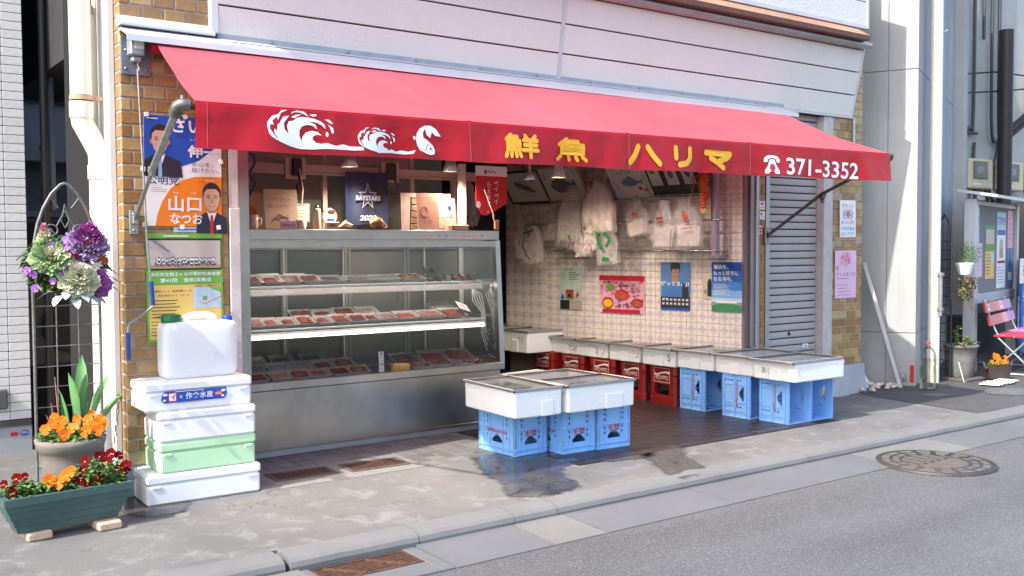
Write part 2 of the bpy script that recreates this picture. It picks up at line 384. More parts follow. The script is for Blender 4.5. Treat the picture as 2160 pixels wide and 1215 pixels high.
def mat_concrete(name, col, bs=0.3):
    b = NB(name); n = b.noise(1.6, 7, 0.6); mp = b.n.new('ShaderNodeMapping'); mp.inputs['Scale'].default_value = (5, 5, 0.45); b.set(mp.inputs[0], b.co()); st = b.noise(2.2, 6, 0.65, mp.outputs[0]); f = b.noise(70, 3)
    c = b.ramp(n, [(0.3, tuple(x*0.88 for x in col)), (0.7, tuple(x*1.08 for x in col))]); c = b.mix(b.math('MULTIPLY', b.ramp(st, [(0.5, 0.0), (0.75, 1.0)]), 0.3), c, tuple(x*0.6 for x in col))
    c = b.mix(b.math('MULTIPLY', b.ramp(f, [(0.7, 0.0), (0.74, 1.0)]), 0.3), c, tuple(x*0.45 for x in col))
    b.p(col=c, rough=0.88); b.bump(b.math('ADD', f, n), bs, 0.004); return b.m

PAVE = mat_pavement(); ROAD = mat_asphalt('road_asphalt', (0.090, 0.090, 0.0915), 0.24); ASPH2 = mat_asphalt('patch_asphalt', (0.066, 0.065, 0.065), 0.25)
AWN = mat_awning(); AWNP = mat_awning('pale_awning_vinyl', 0.55); BRICK = mat_brick(); WTILE = mat_wall_tile(); RUST = mat_rust()  # the canopy gets a paler pink copy of the awning red
STEEL = mat_steel('brushed_stainless', (0.42, 0.395, 0.37), 0.27); ALU = M('grey_aluminium', (0.40, 0.40, 0.41), 0.42, 0.7, 0.1, 6, dirt=0.15); GALV = M('galvanised_pipe', (0.36, 0.37, 0.36), 0.45, 0.75, 0.2, 30)
SIDING = mat_siding('embossed_siding', (0.76, 0.735, 0.69)); SIDING2 = mat_siding('embossed_siding_white', (0.72, 0.71, 0.68))
KERB = mat_concrete('kerb_concrete', (0.155, 0.156, 0.155)); GUTTER = mat_concrete('gutter_concrete', (0.118, 0.121, 0.127), 0.15); GUT2 = mat_concrete('gutter_concrete_rough', (0.155, 0.152, 0.146), 0.5)
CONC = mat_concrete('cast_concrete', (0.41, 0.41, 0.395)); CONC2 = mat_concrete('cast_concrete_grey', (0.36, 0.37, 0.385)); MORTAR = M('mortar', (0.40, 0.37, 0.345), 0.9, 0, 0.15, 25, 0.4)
CREAM = M('cream_pvc', (0.80, 0.755, 0.64), 0.45, 0, 0.05, 5, dirt=0.18, dcol=(0.5, 0.36, 0.2)); WHITE = M('white_paint', (0.72, 0.70, 0.68), 0.55, 0, 0.06, 6, dirt=0.2, dcol=(0.3, 0.27, 0.25)); BLACK = M('black_plastic', (0.012, 0.012, 0.013), 0.45)
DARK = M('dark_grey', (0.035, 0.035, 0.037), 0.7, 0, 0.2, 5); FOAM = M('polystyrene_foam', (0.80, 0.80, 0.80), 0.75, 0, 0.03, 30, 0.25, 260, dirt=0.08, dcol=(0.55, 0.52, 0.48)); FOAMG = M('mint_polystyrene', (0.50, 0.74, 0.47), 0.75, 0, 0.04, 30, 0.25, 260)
BLUE = M('pale_blue_plastic', (0.25, 0.51, 0.88), 0.42, 0, 0.08, 8, dirt=0.12, dcol=(0.14, 0.22, 0.34)); RED = M('red_crate_plastic', (0.24, 0.010, 0.010), 0.4, 0, 0.15, 8, dirt=0.25, dcol=(0.10, 0.012, 0.012)); GRN = M('green_planter_plastic', (0.050, 0.095, 0.088), 0.5, 0, 0.12, 6, dirt=0.2, dcol=(0.12, 0.15, 0.14))
PAPER = M('white_paper', (0.74, 0.73, 0.71), 0.6, 0, 0.03, 8); PWHITE = M('white_print', (0.82, 0.82, 0.82), 0.5, 0, 0.02); PBLACK = M('black_ink', (0.02, 0.02, 0.022), 0.5, 0, 0.1); PRED = M('red_ink', (0.50, 0.015, 0.03), 0.45, 0, 0.06); PYEL = M('yellow_print', (0.80, 0.40, 0.015), 0.4, 0, 0.04); PBLUE = M('blue_ink', (0.012, 0.075, 0.42), 0.5, 0, 0.08); PORA = M('orange_ink', (0.80, 0.21, 0.008), 0.5, 0, 0.04); PGRN = M('green_ink', (0.09, 0.27, 0.035), 0.5, 0, 0.06)
SKIN = M('printed_skin', (0.60, 0.36, 0.25), 0.5, 0, 0.05); SKIN2 = M('printed_skin_dark', (0.42, 0.22, 0.14), 0.5, 0, 0.05); SUIT = M('printed_navy_cloth', (0.02, 0.022, 0.04), 0.5); GREY = M('printed_grey', (0.25, 0.25, 0.26), 0.5); LILAC = M('pale_lilac_print', (0.62, 0.50, 0.68), 0.5); PNAVY = M('navy_ink', (0.03, 0.045, 0.13), 0.5)
PANE = glass('clear_glass', (0.93, 0.95, 0.94), 1.0, 0.02, 0.05); PANEC = glass('display_glass', (0.95, 0.96, 0.95), 0.5, 0.03, 0.015, (0.5, 0.48, 0.47)); LIDG = glass('lid_glass', (0.92, 0.95, 0.94), 0.55, 0.04, 0.32, (0.62, 0.64, 0.62))  # lid glass: strong pale film stands in for a whitish reflection
BAGC = film('clear_bag', (0.80, 0.76, 0.76), 0.20, 0.3, 0.08, .5); BAGW = film('white_bag', (0.78, 0.70, 0.70), 0.50, 0.3, 0.14, .5)
WOOD = M('pale_wood', (0.42, 0.24, 0.12), 0.6, 0, 0.2, 15); TERRA = M('worn_grey_clay', (0.19, 0.165, 0.14), 0.85, 0, 0.18, 9, 0.3, 90, dirt=0.4, dcol=(0.16, 0.13, 0.11)); SOIL = M('potting_soil', (0.045, 0.033, 0.025), 0.95, 0, 0.4, 60, 0.6)
LEAFG = M('leaf_green', (0.055, 0.13, 0.026), 0.45, 0, 0.35, 30); LEAFL = M('leaf_light', (0.14, 0.25, 0.06), 0.45, 0, 0.25, 30); LEAFS = M('leaf_silver', (0.36, 0.42, 0.39), 0.7, 0, 0.12, 30); LEAFT = M('tulip_leaf', (0.13, 0.30, 0.10), 0.4, 0, 0.15, 8)
FORA = M('orange_petal', (0.72, 0.135, 0.002), 0.6, 0, 0.12, 40, spec=.2); FRED = M('maroon_petal', (0.115, 0.002, 0.006), 0.7, 0, 0.25, 40, spec=.05); FDRK = M('petal_blotch', (0.02, 0.002, 0.004), 0.7, spec=.05); FYEL = M('yellow_petal', (0.75, 0.42, 0.02), 0.6); FVIO = M('violet_petal', (0.28, 0.10, 0.42), 0.55, 0, 0.2, 30)

# ------------------------------------------------------------------ texts and cut plates baked in one go
for k in [('鮮', .022, 0), ('魚', .022, 0), ('ハ', .03, 0), ('リ', .03, 0), ('マ', .03, 0), ('371-3352', .016, 0),
          ('さいとう', .03, 0), ('伸一', .03, 0), ('しん', 0, 0), ('いち', 0, 0), ('安心を、', -.006, 0), ('届けたい。', -.006, 0), ('公明党', .008, 0), ('山口', .022, 0), ('なつお', .025, 0), ('やま', 0, 0), ('ぐち', 0, 0), ('横浜市立保土ヶ谷中学校吹奏楽部', .016, 0), ('第41回　定期演奏会', .02, 0), ('場所　神奈川県民ホール　大ホール', 0, 0), ('開場時間 12：15　開演時間 13：00', 0, 0), ('入場無料（入場整理券要）', 0, 0), ('入場整理券について', 0, 0),
          ('morinaga', .012, .12), ('森永', .008, 0), ('Coca-Cola', .006, .3), ('有', 0, 0), ('作', .02, 0), ('倉', .02, 0), ('水', .02, 0), ('産', .02, 0), ('イ', .03, 0), ('S', -.008, 0), ('あじ', -.012, 0), ('イカ', -.012, 0), ('アジ', -.012, 0), ('ペイペイ', .008, 0), ('使えます。', .008, 0), ('PayPay', .006, 0), ('BAYSTARS', .02, 0), ('2022', .02, .2), ('待ってろ、J1', .02, .15), ('横浜を、', .012, 0), ('もっと好きに', .012, 0), ('なる場所。', .012, 0), ('まぐろ', .015, 0), ('春を味わう', .006, 0), ('産地直送', .006, 0), ('テナント', -.006, 0), ('募集', -.006, 0), ('2F 14.12坪', -.006, 0), ('大栄不動産', -.006, 0), ('331-7737', -.006, 0), ('さくらまつり', 0, 0), ('ハリマさんへ', -.012, .1), ('生真いかがです', -.012, .1), ('令和4年7月3日', .008, .1), ('YOKOHAMA FC様', .02, .1), ('ニッポン放送', -.012, 0), ('ありがとう', -.012, 0), ('いかと', .0, 0), ('いか', 0, 0), ('350', .02, 0), ('円', 0, 0), ('600', .01, 0), ('確定申告', .016, 0), ('らっしゃい', 0, 0), ('チ', .01, 0), ('っと', .01, 0), ('真', .02, 0), ('カレンダー', 0, 0), ('お店の紹介', 0, 0), ('魚拓', 0, 0), ('20', .02, 0)]: want(*k)
bake_text(list(_T.keys()))
pent = [(-.052, .205), (.052, .205), (.056, .192), (.01, .158), (-.01, .158), (-.056, .192)]
def slots(xs, zs, rx, rz): return [circ(x, z, rx, rz, 8) for x in xs for z in zs]
def crate_panel(w): return ([(-w/2, 0), (w/2, 0), (w/2, .27), (-w/2, .27)], [[(x, z) for x, z in pent]]+slots((-w*.27, w*.27), (.03, .06, .09, .14, .17), .0068, .0105), .006)
bake_plates({'crate_long': crate_panel(.375), 'crate_short': crate_panel(.265),
    'cola_face': ([(-.12, .07), (.12, .07), (.12, .32), (-.12, .32)], [[(-.085, .175), (.085, .175), (.085, .10), (.07, .085), (-.07, .085), (-.085, .10)]], .012),
    'scroll_plate': (circ(0, 0, .09, n=24), [circ(0, 0, .075, n=24)], .004)})

# ------------------------------------------------------------------ ground
mb = MB(); mb.box(-60, 80, -60, 60, -.5, -.12, ROAD); struct(mb.build('ground'))
mb = MB(); mb.add([(-60, -60, -.062), (80, -60, -.062), (80, -1.86, -.062), (-60, -1.86, -.062)], [(0, 1, 2, 3)], ROAD); struct(mb.build('road'))
mb = MB(); mb.box(-20, 30, -1.335, 12, -.115, 0, PAVE); struct(mb.build('pavement'))
# gutter slabs, each a piece of the gutter
gut = struct(link('gutter', None))
gj = [-6, -4.2, -2.4, -1.2, -.02, .55, 1.10, 1.42, 2.33, 3.25, 3.84, 4.72, 5.7, 6.9, 8.4, 10.2, 13, 17, 24]
for i in range(len(gj)-1):
    a, b_ = gj[i]+.004, gj[i+1]-.004; mt = GUT2 if i in (3, 6, 10) else GUTTER
    mb = MB()
    if i == 4:   # slab with the drain opening
        for q in ((a, .02, -1.86, -1.505), (.48, b_, -1.86, -1.505), (.02, .48, -1.86, -1.72)): mb.box(*q, -.115, -.052, mt, .004)
    else: mb.add([(a, -1.865, -.12), (b_, -1.865, -.12), (b_, -1.505, -.12), (a, -1.505, -.12), (a, -1.86, -.057), (b_, -1.86, -.057), (b_, -1.505, -.046), (a, -1.505, -.046)], [(0, 1, 5, 4), (1, 2, 6, 5), (2, 3, 7, 6), (3, 0, 4, 7), (4, 5, 6, 7)], mt)
    mb.build('gutter_slab', gut)
# kerb stones
kb = struct(link('kerb', None))
kj = [-6, -4.4, -3.2, -2.0, -.77, -.75, -.075, -.055, .58, 1.125, 1.40, 2.30, 3.42, 4.17, 4.57, 5.8, 7.2, 8.8, 10.6, 13, 17, 24]
for i in range(len(kj)-1):
    a, b_ = kj[i]+.003, kj[i+1]-.003
    if b_-a < .03: continue
    n = max(2, int((b_-a)/.09)); P = [(-1.497, -.11), (-1.500, -.035), (-1.492, -.014), (-1.472, -.002), (-1.43, .006), (-1.343, .004), (-1.338, -.11)]
    V, F = [], []
    for k in range(n+1):
        x = a+(b_-a)*k/n
        for (y, z) in P: V.append((x, y+(noise.noise((x*5, y*9, z*9))*.004), z+noise.noise((x*7, 3+y*9, z*9))*.003))
    m_ = len(P)
    for k in range(n):
        for j in range(m_-1): F.append((k*m_+j, k*m_+j+1, (k+1)*m_+j+1, (k+1)*m_+j)[::-1])
    F += [tuple(range(m_)), tuple(range(n*m_, n*m_+m_))[::-1]]
    mb = MB(); mb.add(V, F, KERB); mb.build('kerb_stone', kb)
# asphalt beyond the shop and the pale cast slabs in it
mb = MB(); mb.add([(x, y, .004) for x, y in ((5.90, -.22), (5.84, -.55), (5.80, -.9), (5.76, -1.335), (16, -1.335), (16, 3), (6.5, 3), (6.1, .2))], [tuple(range(8))], ASPH2); struct(mb.build('asphalt_patch'))
PLATE = M('grey_ground_plate', (.115, .115, .113), .85, 0, .2, 12)
for (x, y, r) in ((6.35, -.62, .13), (7.05, -.90, .26)):
    mb = MB(); mb.add([(x+r*math.cos(a*PI/9), y+r*.75*math.sin(a*PI/9), .008) for a in range(18)], [tuple(range(18))], PLATE); o = mb.build('ground_plate'); tag(o, 'small round concrete plate set in asphalt near bottle' if r < .2 else 'larger pale round plate set in asphalt beside kerb', 'cover plate')
# wet patches
def wet_mat():
    b = NB('wet_concrete'); n = b.noise(4, 6, 0.7); f = b.noise(120, 2)
    b.p(col=b.ramp(n, [(0.35, (0.045, 0.043, 0.042)), (0.7, (0.10, 0.092, 0.082))]), rough=b.ramp(n, [(0.38, 0.05), (0.62, 0.45)]), spec=0.6); b.bump(f, 0.08, 0.002)
    at = b.n.new('ShaderNodeAttribute'); at.attribute_name = 'wetness'; tr = b.n.new('ShaderNodeBsdfTransparent'); mx = b.n.new('ShaderNodeMixShader')
    k = b.math('ADD', at.outputs['Fac'], b.math('MULTIPLY_ADD', b.noise(11, 7, 0.75), 1.1, -.55))
    b.set(mx.inputs[0], b.ramp(k, [(0.05, 0.0), (0.32, 0.94)])); b.t.links.new(tr.outputs[0], mx.inputs[1]); b.t.links.new(b.b.outputs[0], mx.inputs[2]); b.t.links.new(mx.outputs[0], b.out.inputs[0]); return b.m
WET = wet_mat()
def blob(pts, z, mat, name, sub=6, amp=.03, inn=.05):
    P = []; n = len(pts)
    for i in range(n):
        p0, p1, p2, p3 = [Vector(pts[(i+k-1) % n]) for k in range(4)]
        for s_ in range(sub):
            t = s_/sub; q = 0.5*((2*p1)+(-p0+p2)*t+(2*p0-5*p1+4*p2-p3)*t*t+(-p0+3*p1-3*p2+p3)*t**3)
            P.append((q.x+noise.noise((q.x*14, q.y*14, 0))*amp, q.y+noise.noise((q.x*14, q.y*14, 9))*amp, z))
    # rings shrinking inwards carry how wet the ground is
    N_ = len(P); cx = sum(p[0] for p in P)/N_; cy = sum(p[1] for p in P)/N_; nr = []
    for i in range(N_):
        a, c = Vector(P[i-1]), Vector(P[(i+1) % N_]); t = (c-a).normalized(); nr.append(Vector((-t.y, t.x, 0)))
    ar_ = sum(P[i-1][0]*P[i][1]-P[i][0]*P[i-1][1] for i in range(N_)); sg = 1 if ar_ > 0 else -1
    V, F, Wt = [], [], []
    for (off, wv) in ((-.05, 0.0), (.0, .3), (inn, .75)):
        V += [tuple(Vector(p)+nr[i]*off*sg) for i, p in enumerate(P)]; Wt += [wv]*N_
    for r in range(2): F += [(r*N_+i, r*N_+(i+1) % N_, (r+1)*N_+(i+1) % N_, (r+1)*N_+i) for i in range(N_)]
    F.append(tuple(range(2*N_, 3*N_)))
    if ar_ < 0: F = [f[::-1] for f in F]
    mb = MB(); mb.add(V, F, mat); o = mb.build(name); at = o.data.attributes.new('wetness', 'FLOAT', 'POINT'); at.data.foreach_set('value', Wt); return o
wl = [(1.73, -.26), (1.60, -.50), (1.50, -.75), (1.47, -.93), (1.33, -1.20), (1.48, -1.28), (1.70, -1.25), (1.82, -1.0), (1.95, -.82), (2.15, -.80), (2.38, -.88), (2.62, -.90), (2.75, -.62), (2.4, -.35), (2.0, -.2)]
tag(blob(wl, .0045, WET, 'puddle'), 'puddle of melt water spreading from under blue crates', 'puddle')
tag(blob([(2.70, -.62), (2.62, -.85), (2.52, -1.03), (2.33, -1.42), (2.58, -1.37), (2.72, -1.12), (2.86, -.92), (3.0, -.75), (2.95, -.5)], .0045, WET, 'puddle', 6, .02, .022), 'wet streak running from shop floor to the kerb', 'puddle')
tag(blob([(-.36, .16), (-.42, -.15), (-.40, -.36), (-.30, -.44), (-.17, -.42), (-.12, -.30), (-.05, -.1), (-.1, .2)], .0045, WET, 'puddle', 6, .015, .03), 'dark wet patch under stacked foam boxes', 'puddle')

# paving tiles in front of and inside the shop
WGROUT = M('wall_grout', (0.20, 0.16, 0.14), 0.9, 0, 0.2, 30); GROUT = M('floor_grout', (0.22, 0.21, 0.20), 0.9, 0, 0.2, 30); GROUTD = M('dark_floor_grout', (0.02, 0.016, 0.015), 0.7)
FT = M('grey_brown_floor_tile', (0.15, 0.14, 0.132), 0.55, 0, 0.15, 14, rvar=.22); FT2 = M('dark_red_floor_tile', (0.034, 0.022, 0.021), 0.40, 0, 0.2, 14, rvar=.3)
mb = MB(); mb.box(.30, 2.06, -.31, .56, -.01, .003, GROUT); pav = struct(mb.build('tile_paving'))
me = None
holes = [(.42, .87, -.20, .09), (.87, 1.33, -.23, .06)]
for i in range(17):
    for j in range(8):
        x, y = .31+i*.103, -.30+j*.103+.002*math.sin(i)
        if any(a-.05 < x+.05 < b_+.05 and c-.05 < y+.05 < d_+.05 for a, b_, c, d_ in holes): continue
        if me is None: t_ = MB(); t_.box(0, .098, 0, .098, -.005, .003, FT, .003); me = t_.mesh('paving_tile')
        link('paving_tile', me, pav, (x, y, .0035+rnd.uniform(-.0008, .0012)), (0, 0, rnd.uniform(-.01, .01)))
mb = MB(); mb.box(2.075, 4.62, -.86, 3.0, -.01, .003, GROUTD); pin = struct(mb.build('shop_floor'))
t_ = MB(); t_.box(0, .2085, 0, .1015, -.005, .003, FT2, .0015); me = t_.mesh('floor_tile')
for j in range(22):
    for i in range(11):
        x, y = 2.08+i*.21+(.105 if j % 2 else 0), -.85+j*.103
        if x > 4.3 or (y > .95 and x < 3.0): continue
        link('floor_tile', me, pin, (x, y, .0038+rnd.uniform(-.0006, .001)), (0, 0, rnd.uniform(-.008, .008)))
# drain covers
DRF = M('dirty_drain_frame', (.10, .085, .075), .85, 0, .25, 20)
def drain(x0, x1, y0, y1, rz, label):
    t = thing('drain_cover', label, 'drain cover', ((x0+x1)/2, (y0+y1)/2, .004), (0, 0, rz), 'brown drain covers in front of display case')
    w_, h_ = (x1-x0)/2, (y1-y0)/2
    fr = MB()
    for q in ((-w_, w_, -h_, -h_+.02), (-w_, w_, h_-.02, h_), (-w_, -w_+.02, -h_+.02, h_-.02), (w_-.02, w_, -h_+.02, h_-.02)): fr.box(*q, -.01, .006, DRF, .002)
    fr.build('frame', t)
    pl = MB(); pl.box(-w_+.022, w_-.022, -h_+.022, h_-.022, -.01, .001, RUST)
    nx, ny = int(w_*2/.022), int(h_*2/.022)
    for i in range(1, nx-1):
        for j in range(1, ny-1):
            if (i+j) % 2: pl.box(-w_+i*.022+.004, -w_+i*.022+.019, -h_+j*.022+.004, -h_+j*.022+.019, .001, .0045, RUST)
    pl.build('checker_plate', t)
drain(.45, .83, -.16, .05, -.05, 'rusty checkered drain cover nearest stacked foam boxes'); drain(.90, 1.29, -.20, .02, -.05, 'rusty checkered drain cover nearer the blue crates')
t = thing('gutter_grate', 'rusty slotted iron grate in street gutter', 'drain grate', (.25, -1.615, -.058))
fr = MB(); fr.box(-.23, .23, -.095, -.083, -.03, .004, RUST); fr.box(-.23, .23, .083, .095, -.03, .004, RUST); fr.box(-.23, -.218, -.083, .083, -.03, .004, RUST); fr.box(.218, .23, -.083, .083, -.03, .004, RUST); fr.build('frame', t)
for k in range(7): q = MB(); q.box(-.216, .216, -.074+k*.0225, -.062+k*.0225, -.03, .003, RUST, .002); q.build('bar', t)
for sx in (-.11, .09): q = MB(); q.box(-.012, .012, -.1, .1, -.002, .0055, RUST, .001, TR(sx, 0, 0, 0, 0, .7)); q.build('cross_bar', t)
mb = MB(); mb.box(-.02, .52, -1.72, -1.50, -.119, -.112, BLACK); struct(mb.build('drain_pit'))
# manhole cover
IRON = M('worn_cast_iron', (0.060, 0.054, 0.050), 0.55, 0.35, 0.25, 20, dirt=0.3); IRON2 = M('polished_cast_iron', (0.17, 0.155, 0.145), 0.5, 0.45, 0.15, 25)
t = thing('manhole_cover', 'round cast iron manhole cover with raised pattern in road', 'manhole', (4.08, -1.965, -.0500)); t.scale = (1.08, 1.08, 1)
q = MB(); q.lathe([(.33, -.012), (.33, .004), (.318, .006), (.316, .001)], IRON, 40); q.build('rim', t)
q = MB(); q.lathe([(.312, -.002), (.312, .0025), (0.0, .0025)], IRON, 40); q.build('cover_plate', t)
q = MB()
for k in range(16):
    a = k*PI/8
    for (r0, r1, da) in ((.255, .295, .14), (.20, .235, .12)):
        q.add([(r*math.cos(a+s_), r*math.sin(a+s_), z) for z in (.0025, .006) for (r, s_) in ((r0, -da), (r1, -da), (r1, da), (r0, da))], [(0, 1, 5, 4), (1, 2, 6, 5), (2, 3, 7, 6), (3, 0, 4, 7), (4, 5, 6, 7)], IRON2)
for k in range(-7, 8):
    l = math.sqrt(.18**2-(k*.024)**2)
    if l > .02: q.box(k*.024-.006, k*.024+.006, -l, -.015 if k % 3 else l, .0025, .006, IRON2); q.box(k*.024-.008, k*.024+.004, .01, l, .0025, .006, IRON2)
q.build('raised_pattern', t)
# ------------------------------------------------------------------ the fish shop building
shop = thing('shop_building', 'fish shop building with ochre brick pillars and grey siding', 'building')
BM = {}
def brick_mesh(L, H, D):
    k = (round(L, 3), round(H, 3), round(D, 3))
    if k not in BM: t_ = MB(); t_.box(0, L, 0, D, 0, H, BRICK, .0035); BM[k] = t_.mesh('brick')
    return BM[k]
PITCH, BL = .0696, .1175
def brick_face(parent, x0, x1, z0, z1, y=0.0, side=False, skip=None):
    r = 0; z = z0; n = 0
    while z+PITCH <= z1+.001:
        x = x0; first = BL/2 if r % 2 else BL
        while x < x1-.012:
            e = min(x1, x+(first if x == x0 else BL)); L = e-x-.0085
            if e > x1-.02: L = x1-x-.002
            if L > .012 and not (skip and skip(x, z)):
                link('brick', brick_mesh(L, .061, .03), parent, (x+.002, y-.003+rnd.uniform(-.001, .001), z)); n += 1
            x = e
        r += 1; z += PITCH
    return n
mb = MB(); mb.box(-.318, .243, .004, .36, .168, 4.2, MORTAR); pl = mb.build('brick_pillar', shop)
nb = brick_face(pl, -.322, .245, .172, 2.50)
nb += brick_face(pl, -.322, .148, .172+34*PITCH, 2.80)
sm = MB()
for r in range(38):
    z = .172+r*PITCH; e = .115 if r % 2 else .10
    sm.box(-.3215, -.30, .030, e, z, z+.061, BRICK, .003)
    if e < .3: sm.box(-.3215, -.30, e+.0085, .30, z, z+.061, BRICK, .003)
tag(sm.build('side_bricks', pl), kind='stuff')
mb = MB(); mb.box(-.335, .245, -.012, .36, 0, .167, CONC2, .008); mb.build('plinth', shop)
mb = MB(); mb.box(-.352, -.324, .10, .33, 0, 4.2, WHITE); mb.build('corner_post', shop)
mb = MB(); mb.box(-.322, .22, .361, 1.29, 0, 4.2, M('black_alley_wall', (.006, .006, .006), .9)); mb.build('side_wall', shop)  # side wall in one near-black colour
# right pillar with its plinth, narrow jamb bricks
mb = MB(); mb.box(5.702, 6.138, .004, .45, .25, 3.4, MORTAR); pr = mb.build('brick_pillar', shop)
nb += brick_face(pr, 5.70, 6.14, .255, 2.42)
sm = MB(); z = 2.42+.0
for r in range(9): sm.box(5.78, 6.139, -.002, .02, .255+(31+r)*PITCH, .255+(31+r)*PITCH+.061, BRICK, .003)
tag(sm.build('upper_bricks', pr), kind='stuff')
P_ = [(5.56, -.10), (5.62, -.135), (5.80, -.13), (5.83, -.10), (6.10, -.10), (6.13, -.06), (6.13, .3), (5.62, .3)]
mb = MB(); n_ = len(P_); V = [(x, y, 0) for x, y in P_]+[(5.67+(x-5.56)*.83, y*.75+.01, .13) for x, y in P_]+[(5.70+(x-5.56)*.79, max(y*.35, -.03)-.012, .25) for x, y in P_]
mb.add(V, [(i+k*n_, (i+1) % n_+k*n_, (i+1) % n_+(k+1)*n_, i+(k+1)*n_) for k in (0, 1) for i in range(n_)]+[tuple(range(2*n_, 3*n_))], CONC2); mb.build('plinth', shop)
mb = MB(); mb.box(4.702, 4.80, .004, .2, .35, 2.45, MORTAR); jb = mb.build('jamb', shop)
sm = MB()
for r in range(30):
    z = .36+r*PITCH
    if r % 2: sm.box(4.705, 4.798, -.004, .02, z, z+.061, BRICK, .003)
    else: sm.box(4.705, 4.752, -.004, .02, z, z+.061, BRICK, .003); sm.box(4.760, 4.798, -.004, .02, z, z+.061, BRICK, .003)
tag(sm.build('jamb_bricks', jb), kind='stuff')
mb = MB(); mb.box(4.69, 4.81, -.02, .2, 0, .35, CONC2, .006); mb.build('plinth', shop)
# metal frames of the opening
FRM = M('grey_steel_frame', (0.27, 0.25, 0.26), 0.4, 0.6, 0.12, 6); PEEL = M('peeling_white_paint', (0.66, 0.60, 0.585), 0.6, 0, 0.08, 10, dirt=0.5, dcol=(0.24, 0.19, 0.17))
mb = MB(); mb.box(4.575, 4.61, .02, .12, 0, 2.45, BLACK); mb.box(4.612, 4.66, -.015, .12, 0, 2.45, FRM, .003); mb.box(4.662, 4.698, -.03, .1, 0, 2.45, ALU, .003); mb.build('door_frame', shop)
mb = MB(); mb.box(.250, .31, -.01, .2, 0, 1.55, PEEL, .003); mb.box(.252, .306, .0, .2, 1.552, 2.45, PEEL, .003); mb.build('door_frame', shop)
mb = MB(); mb.box(.33, .43, .16, .40, 0, 2.45, STEEL, .003); mb.build('door_frame', shop)
# interior shell
INW = M('kitchen_wall', (0.20, 0.22, 0.205), 0.6, 0, 0.1, 3); INC = M('interior_ceiling', (0.38, 0.34, 0.33), 0.8, 0, 0.1, 3); INL = M('interior_panel', (0.45, 0.36, 0.30), 0.6, 0, 0.08, 4)
mb = MB(); mb.box(.22, 4.62, .18, 3.2, 2.46, 2.5, INC); mb.build('ceiling', shop)
mb = MB(); mb.box(.22, 3.15, 2.40, 2.46, 0, 2.46, INW); mb.build('back_wall', shop)
mb = MB(); mb.box(3.10, 4.6, 3.2, 3.3, 0, 2.46, DARK); mb.build('back_wall', shop)
mb = MB(); mb.box(.221, .25, .40, 2.4, 0, 2.46, INL); mb.build('inner_wall', shop)
mb = MB(); mb.box(3.10, 3.16, 2.46, 3.2, 0, 2.46, DARK); mb.build('inner_wall', shop)
# upper floor shell so that the sky is closed off
mb = MB(); mb.box(-.318, 6.139, .46, 3.3, 2.52, 4.2, DARK); mb.box(.15, 6.139, .045, .46, 2.47, 4.2, MORTAR); mb.build('upper_wall', shop)
mb = MB(); mb.box(.245, 4.7, .0, .32, 2.22, 2.468, DARK); mb.box(.25, 4.7, -.10, .0, 2.40, 2.452, DARK); mb.build('lintel', shop)
# tiled side wall: local x runs towards the street, local -y faces the shop
WA = rad(-80); TP = .1078
wall = MB(); wall.box(-2.67, -.001, .004, .12, 0, 2.46, WGROUT); wt = wall.build('tiled_wall', shop, (4.549, 0, 0), (0, 0, WA))
t_ = MB(); t_.box(-.0526, .0526, 0, .012, -.0526, .0526, WTILE, .0022); tm = t_.mesh('tile')
nt_ = 0; rest = MB()
for j in range(4, 23):
    for i in range(25):
        x, z = -.018-TP*(i+.5), j*TP+.0255+TP/2
        if j <= 18 and i < 20 and not (j > 11 and i > 7 and i < 22 and j < 14): link('tile', tm, wt, (x, -.006, z)); nt_ += 1
        else: rest.box(x-.0526, x+.0526, -.006, .006, z-.0526, z+.0526, WTILE, .0022)
tag(rest.build('far_tiles', wt), kind='stuff')
# shutter
sh = tag(link('roller_shutter', None, shop), None)
SHUT = M('shutter_slat', (0.44, 0.42, 0.405), 0.5, 0.1, 0.06, 5, dirt=0.15)
t_ = MB(); pf = [(0, 0), (-.004, .004), (-.006, .02), (-.006, .045), (-.002, .052), (.004, .054), (.004, .062), (.004, 0)]
V = [(x, y, z) for x in (0, .695) for (y, z) in pf]; n_ = len(pf)
t_.add(V, [(i, i+n_, (i+1) % n_+n_, (i+1) % n_) for i in range(n_)], SHUT); sm_ = t_.mesh('slat')
for k in range(39): link('slat', sm_, sh, (4.868, .07, .03+k*.0625))
q = MB(); q.box(4.866, 5.565, .06, .075, 0, .03, SHUT, .002); q.build('bottom_rail', sh)
for (x, z) in ((4.90, .40), (5.38, .43)):
    q = MB(); q.box(x, x+.075, .055, .064, z, z+.035, PWHITE, .003); q.box(x+.015, x+.06, .053, .056, z+.012, z+.022, GREY, .002); q.build('handle', sh)
q = MB(); q.lathe([(.016, 0), (.016, .006), (0, .006)], BLACK, 12, TR(5.2, .064, .565, PI/2)); q.build('lock', sh)
mb = MB(); mb.box(4.812, 4.862, -.005, .12, 0, 2.45, ALU, .003); mb.build('shutter_frame', shop)
mb = MB(); mb.box(5.57, 5.694, -.015, .12, 0, 2.45, M('pale_frame', (0.50, 0.47, 0.45), 0.5, 0.1), .004); mb.build('shutter_frame', shop)
mb = MB(); mb.tube([(5.97, -.03, 1.95), (5.97, -.03, 2.46)], .018, GALV); mb.build('conduit', shop)
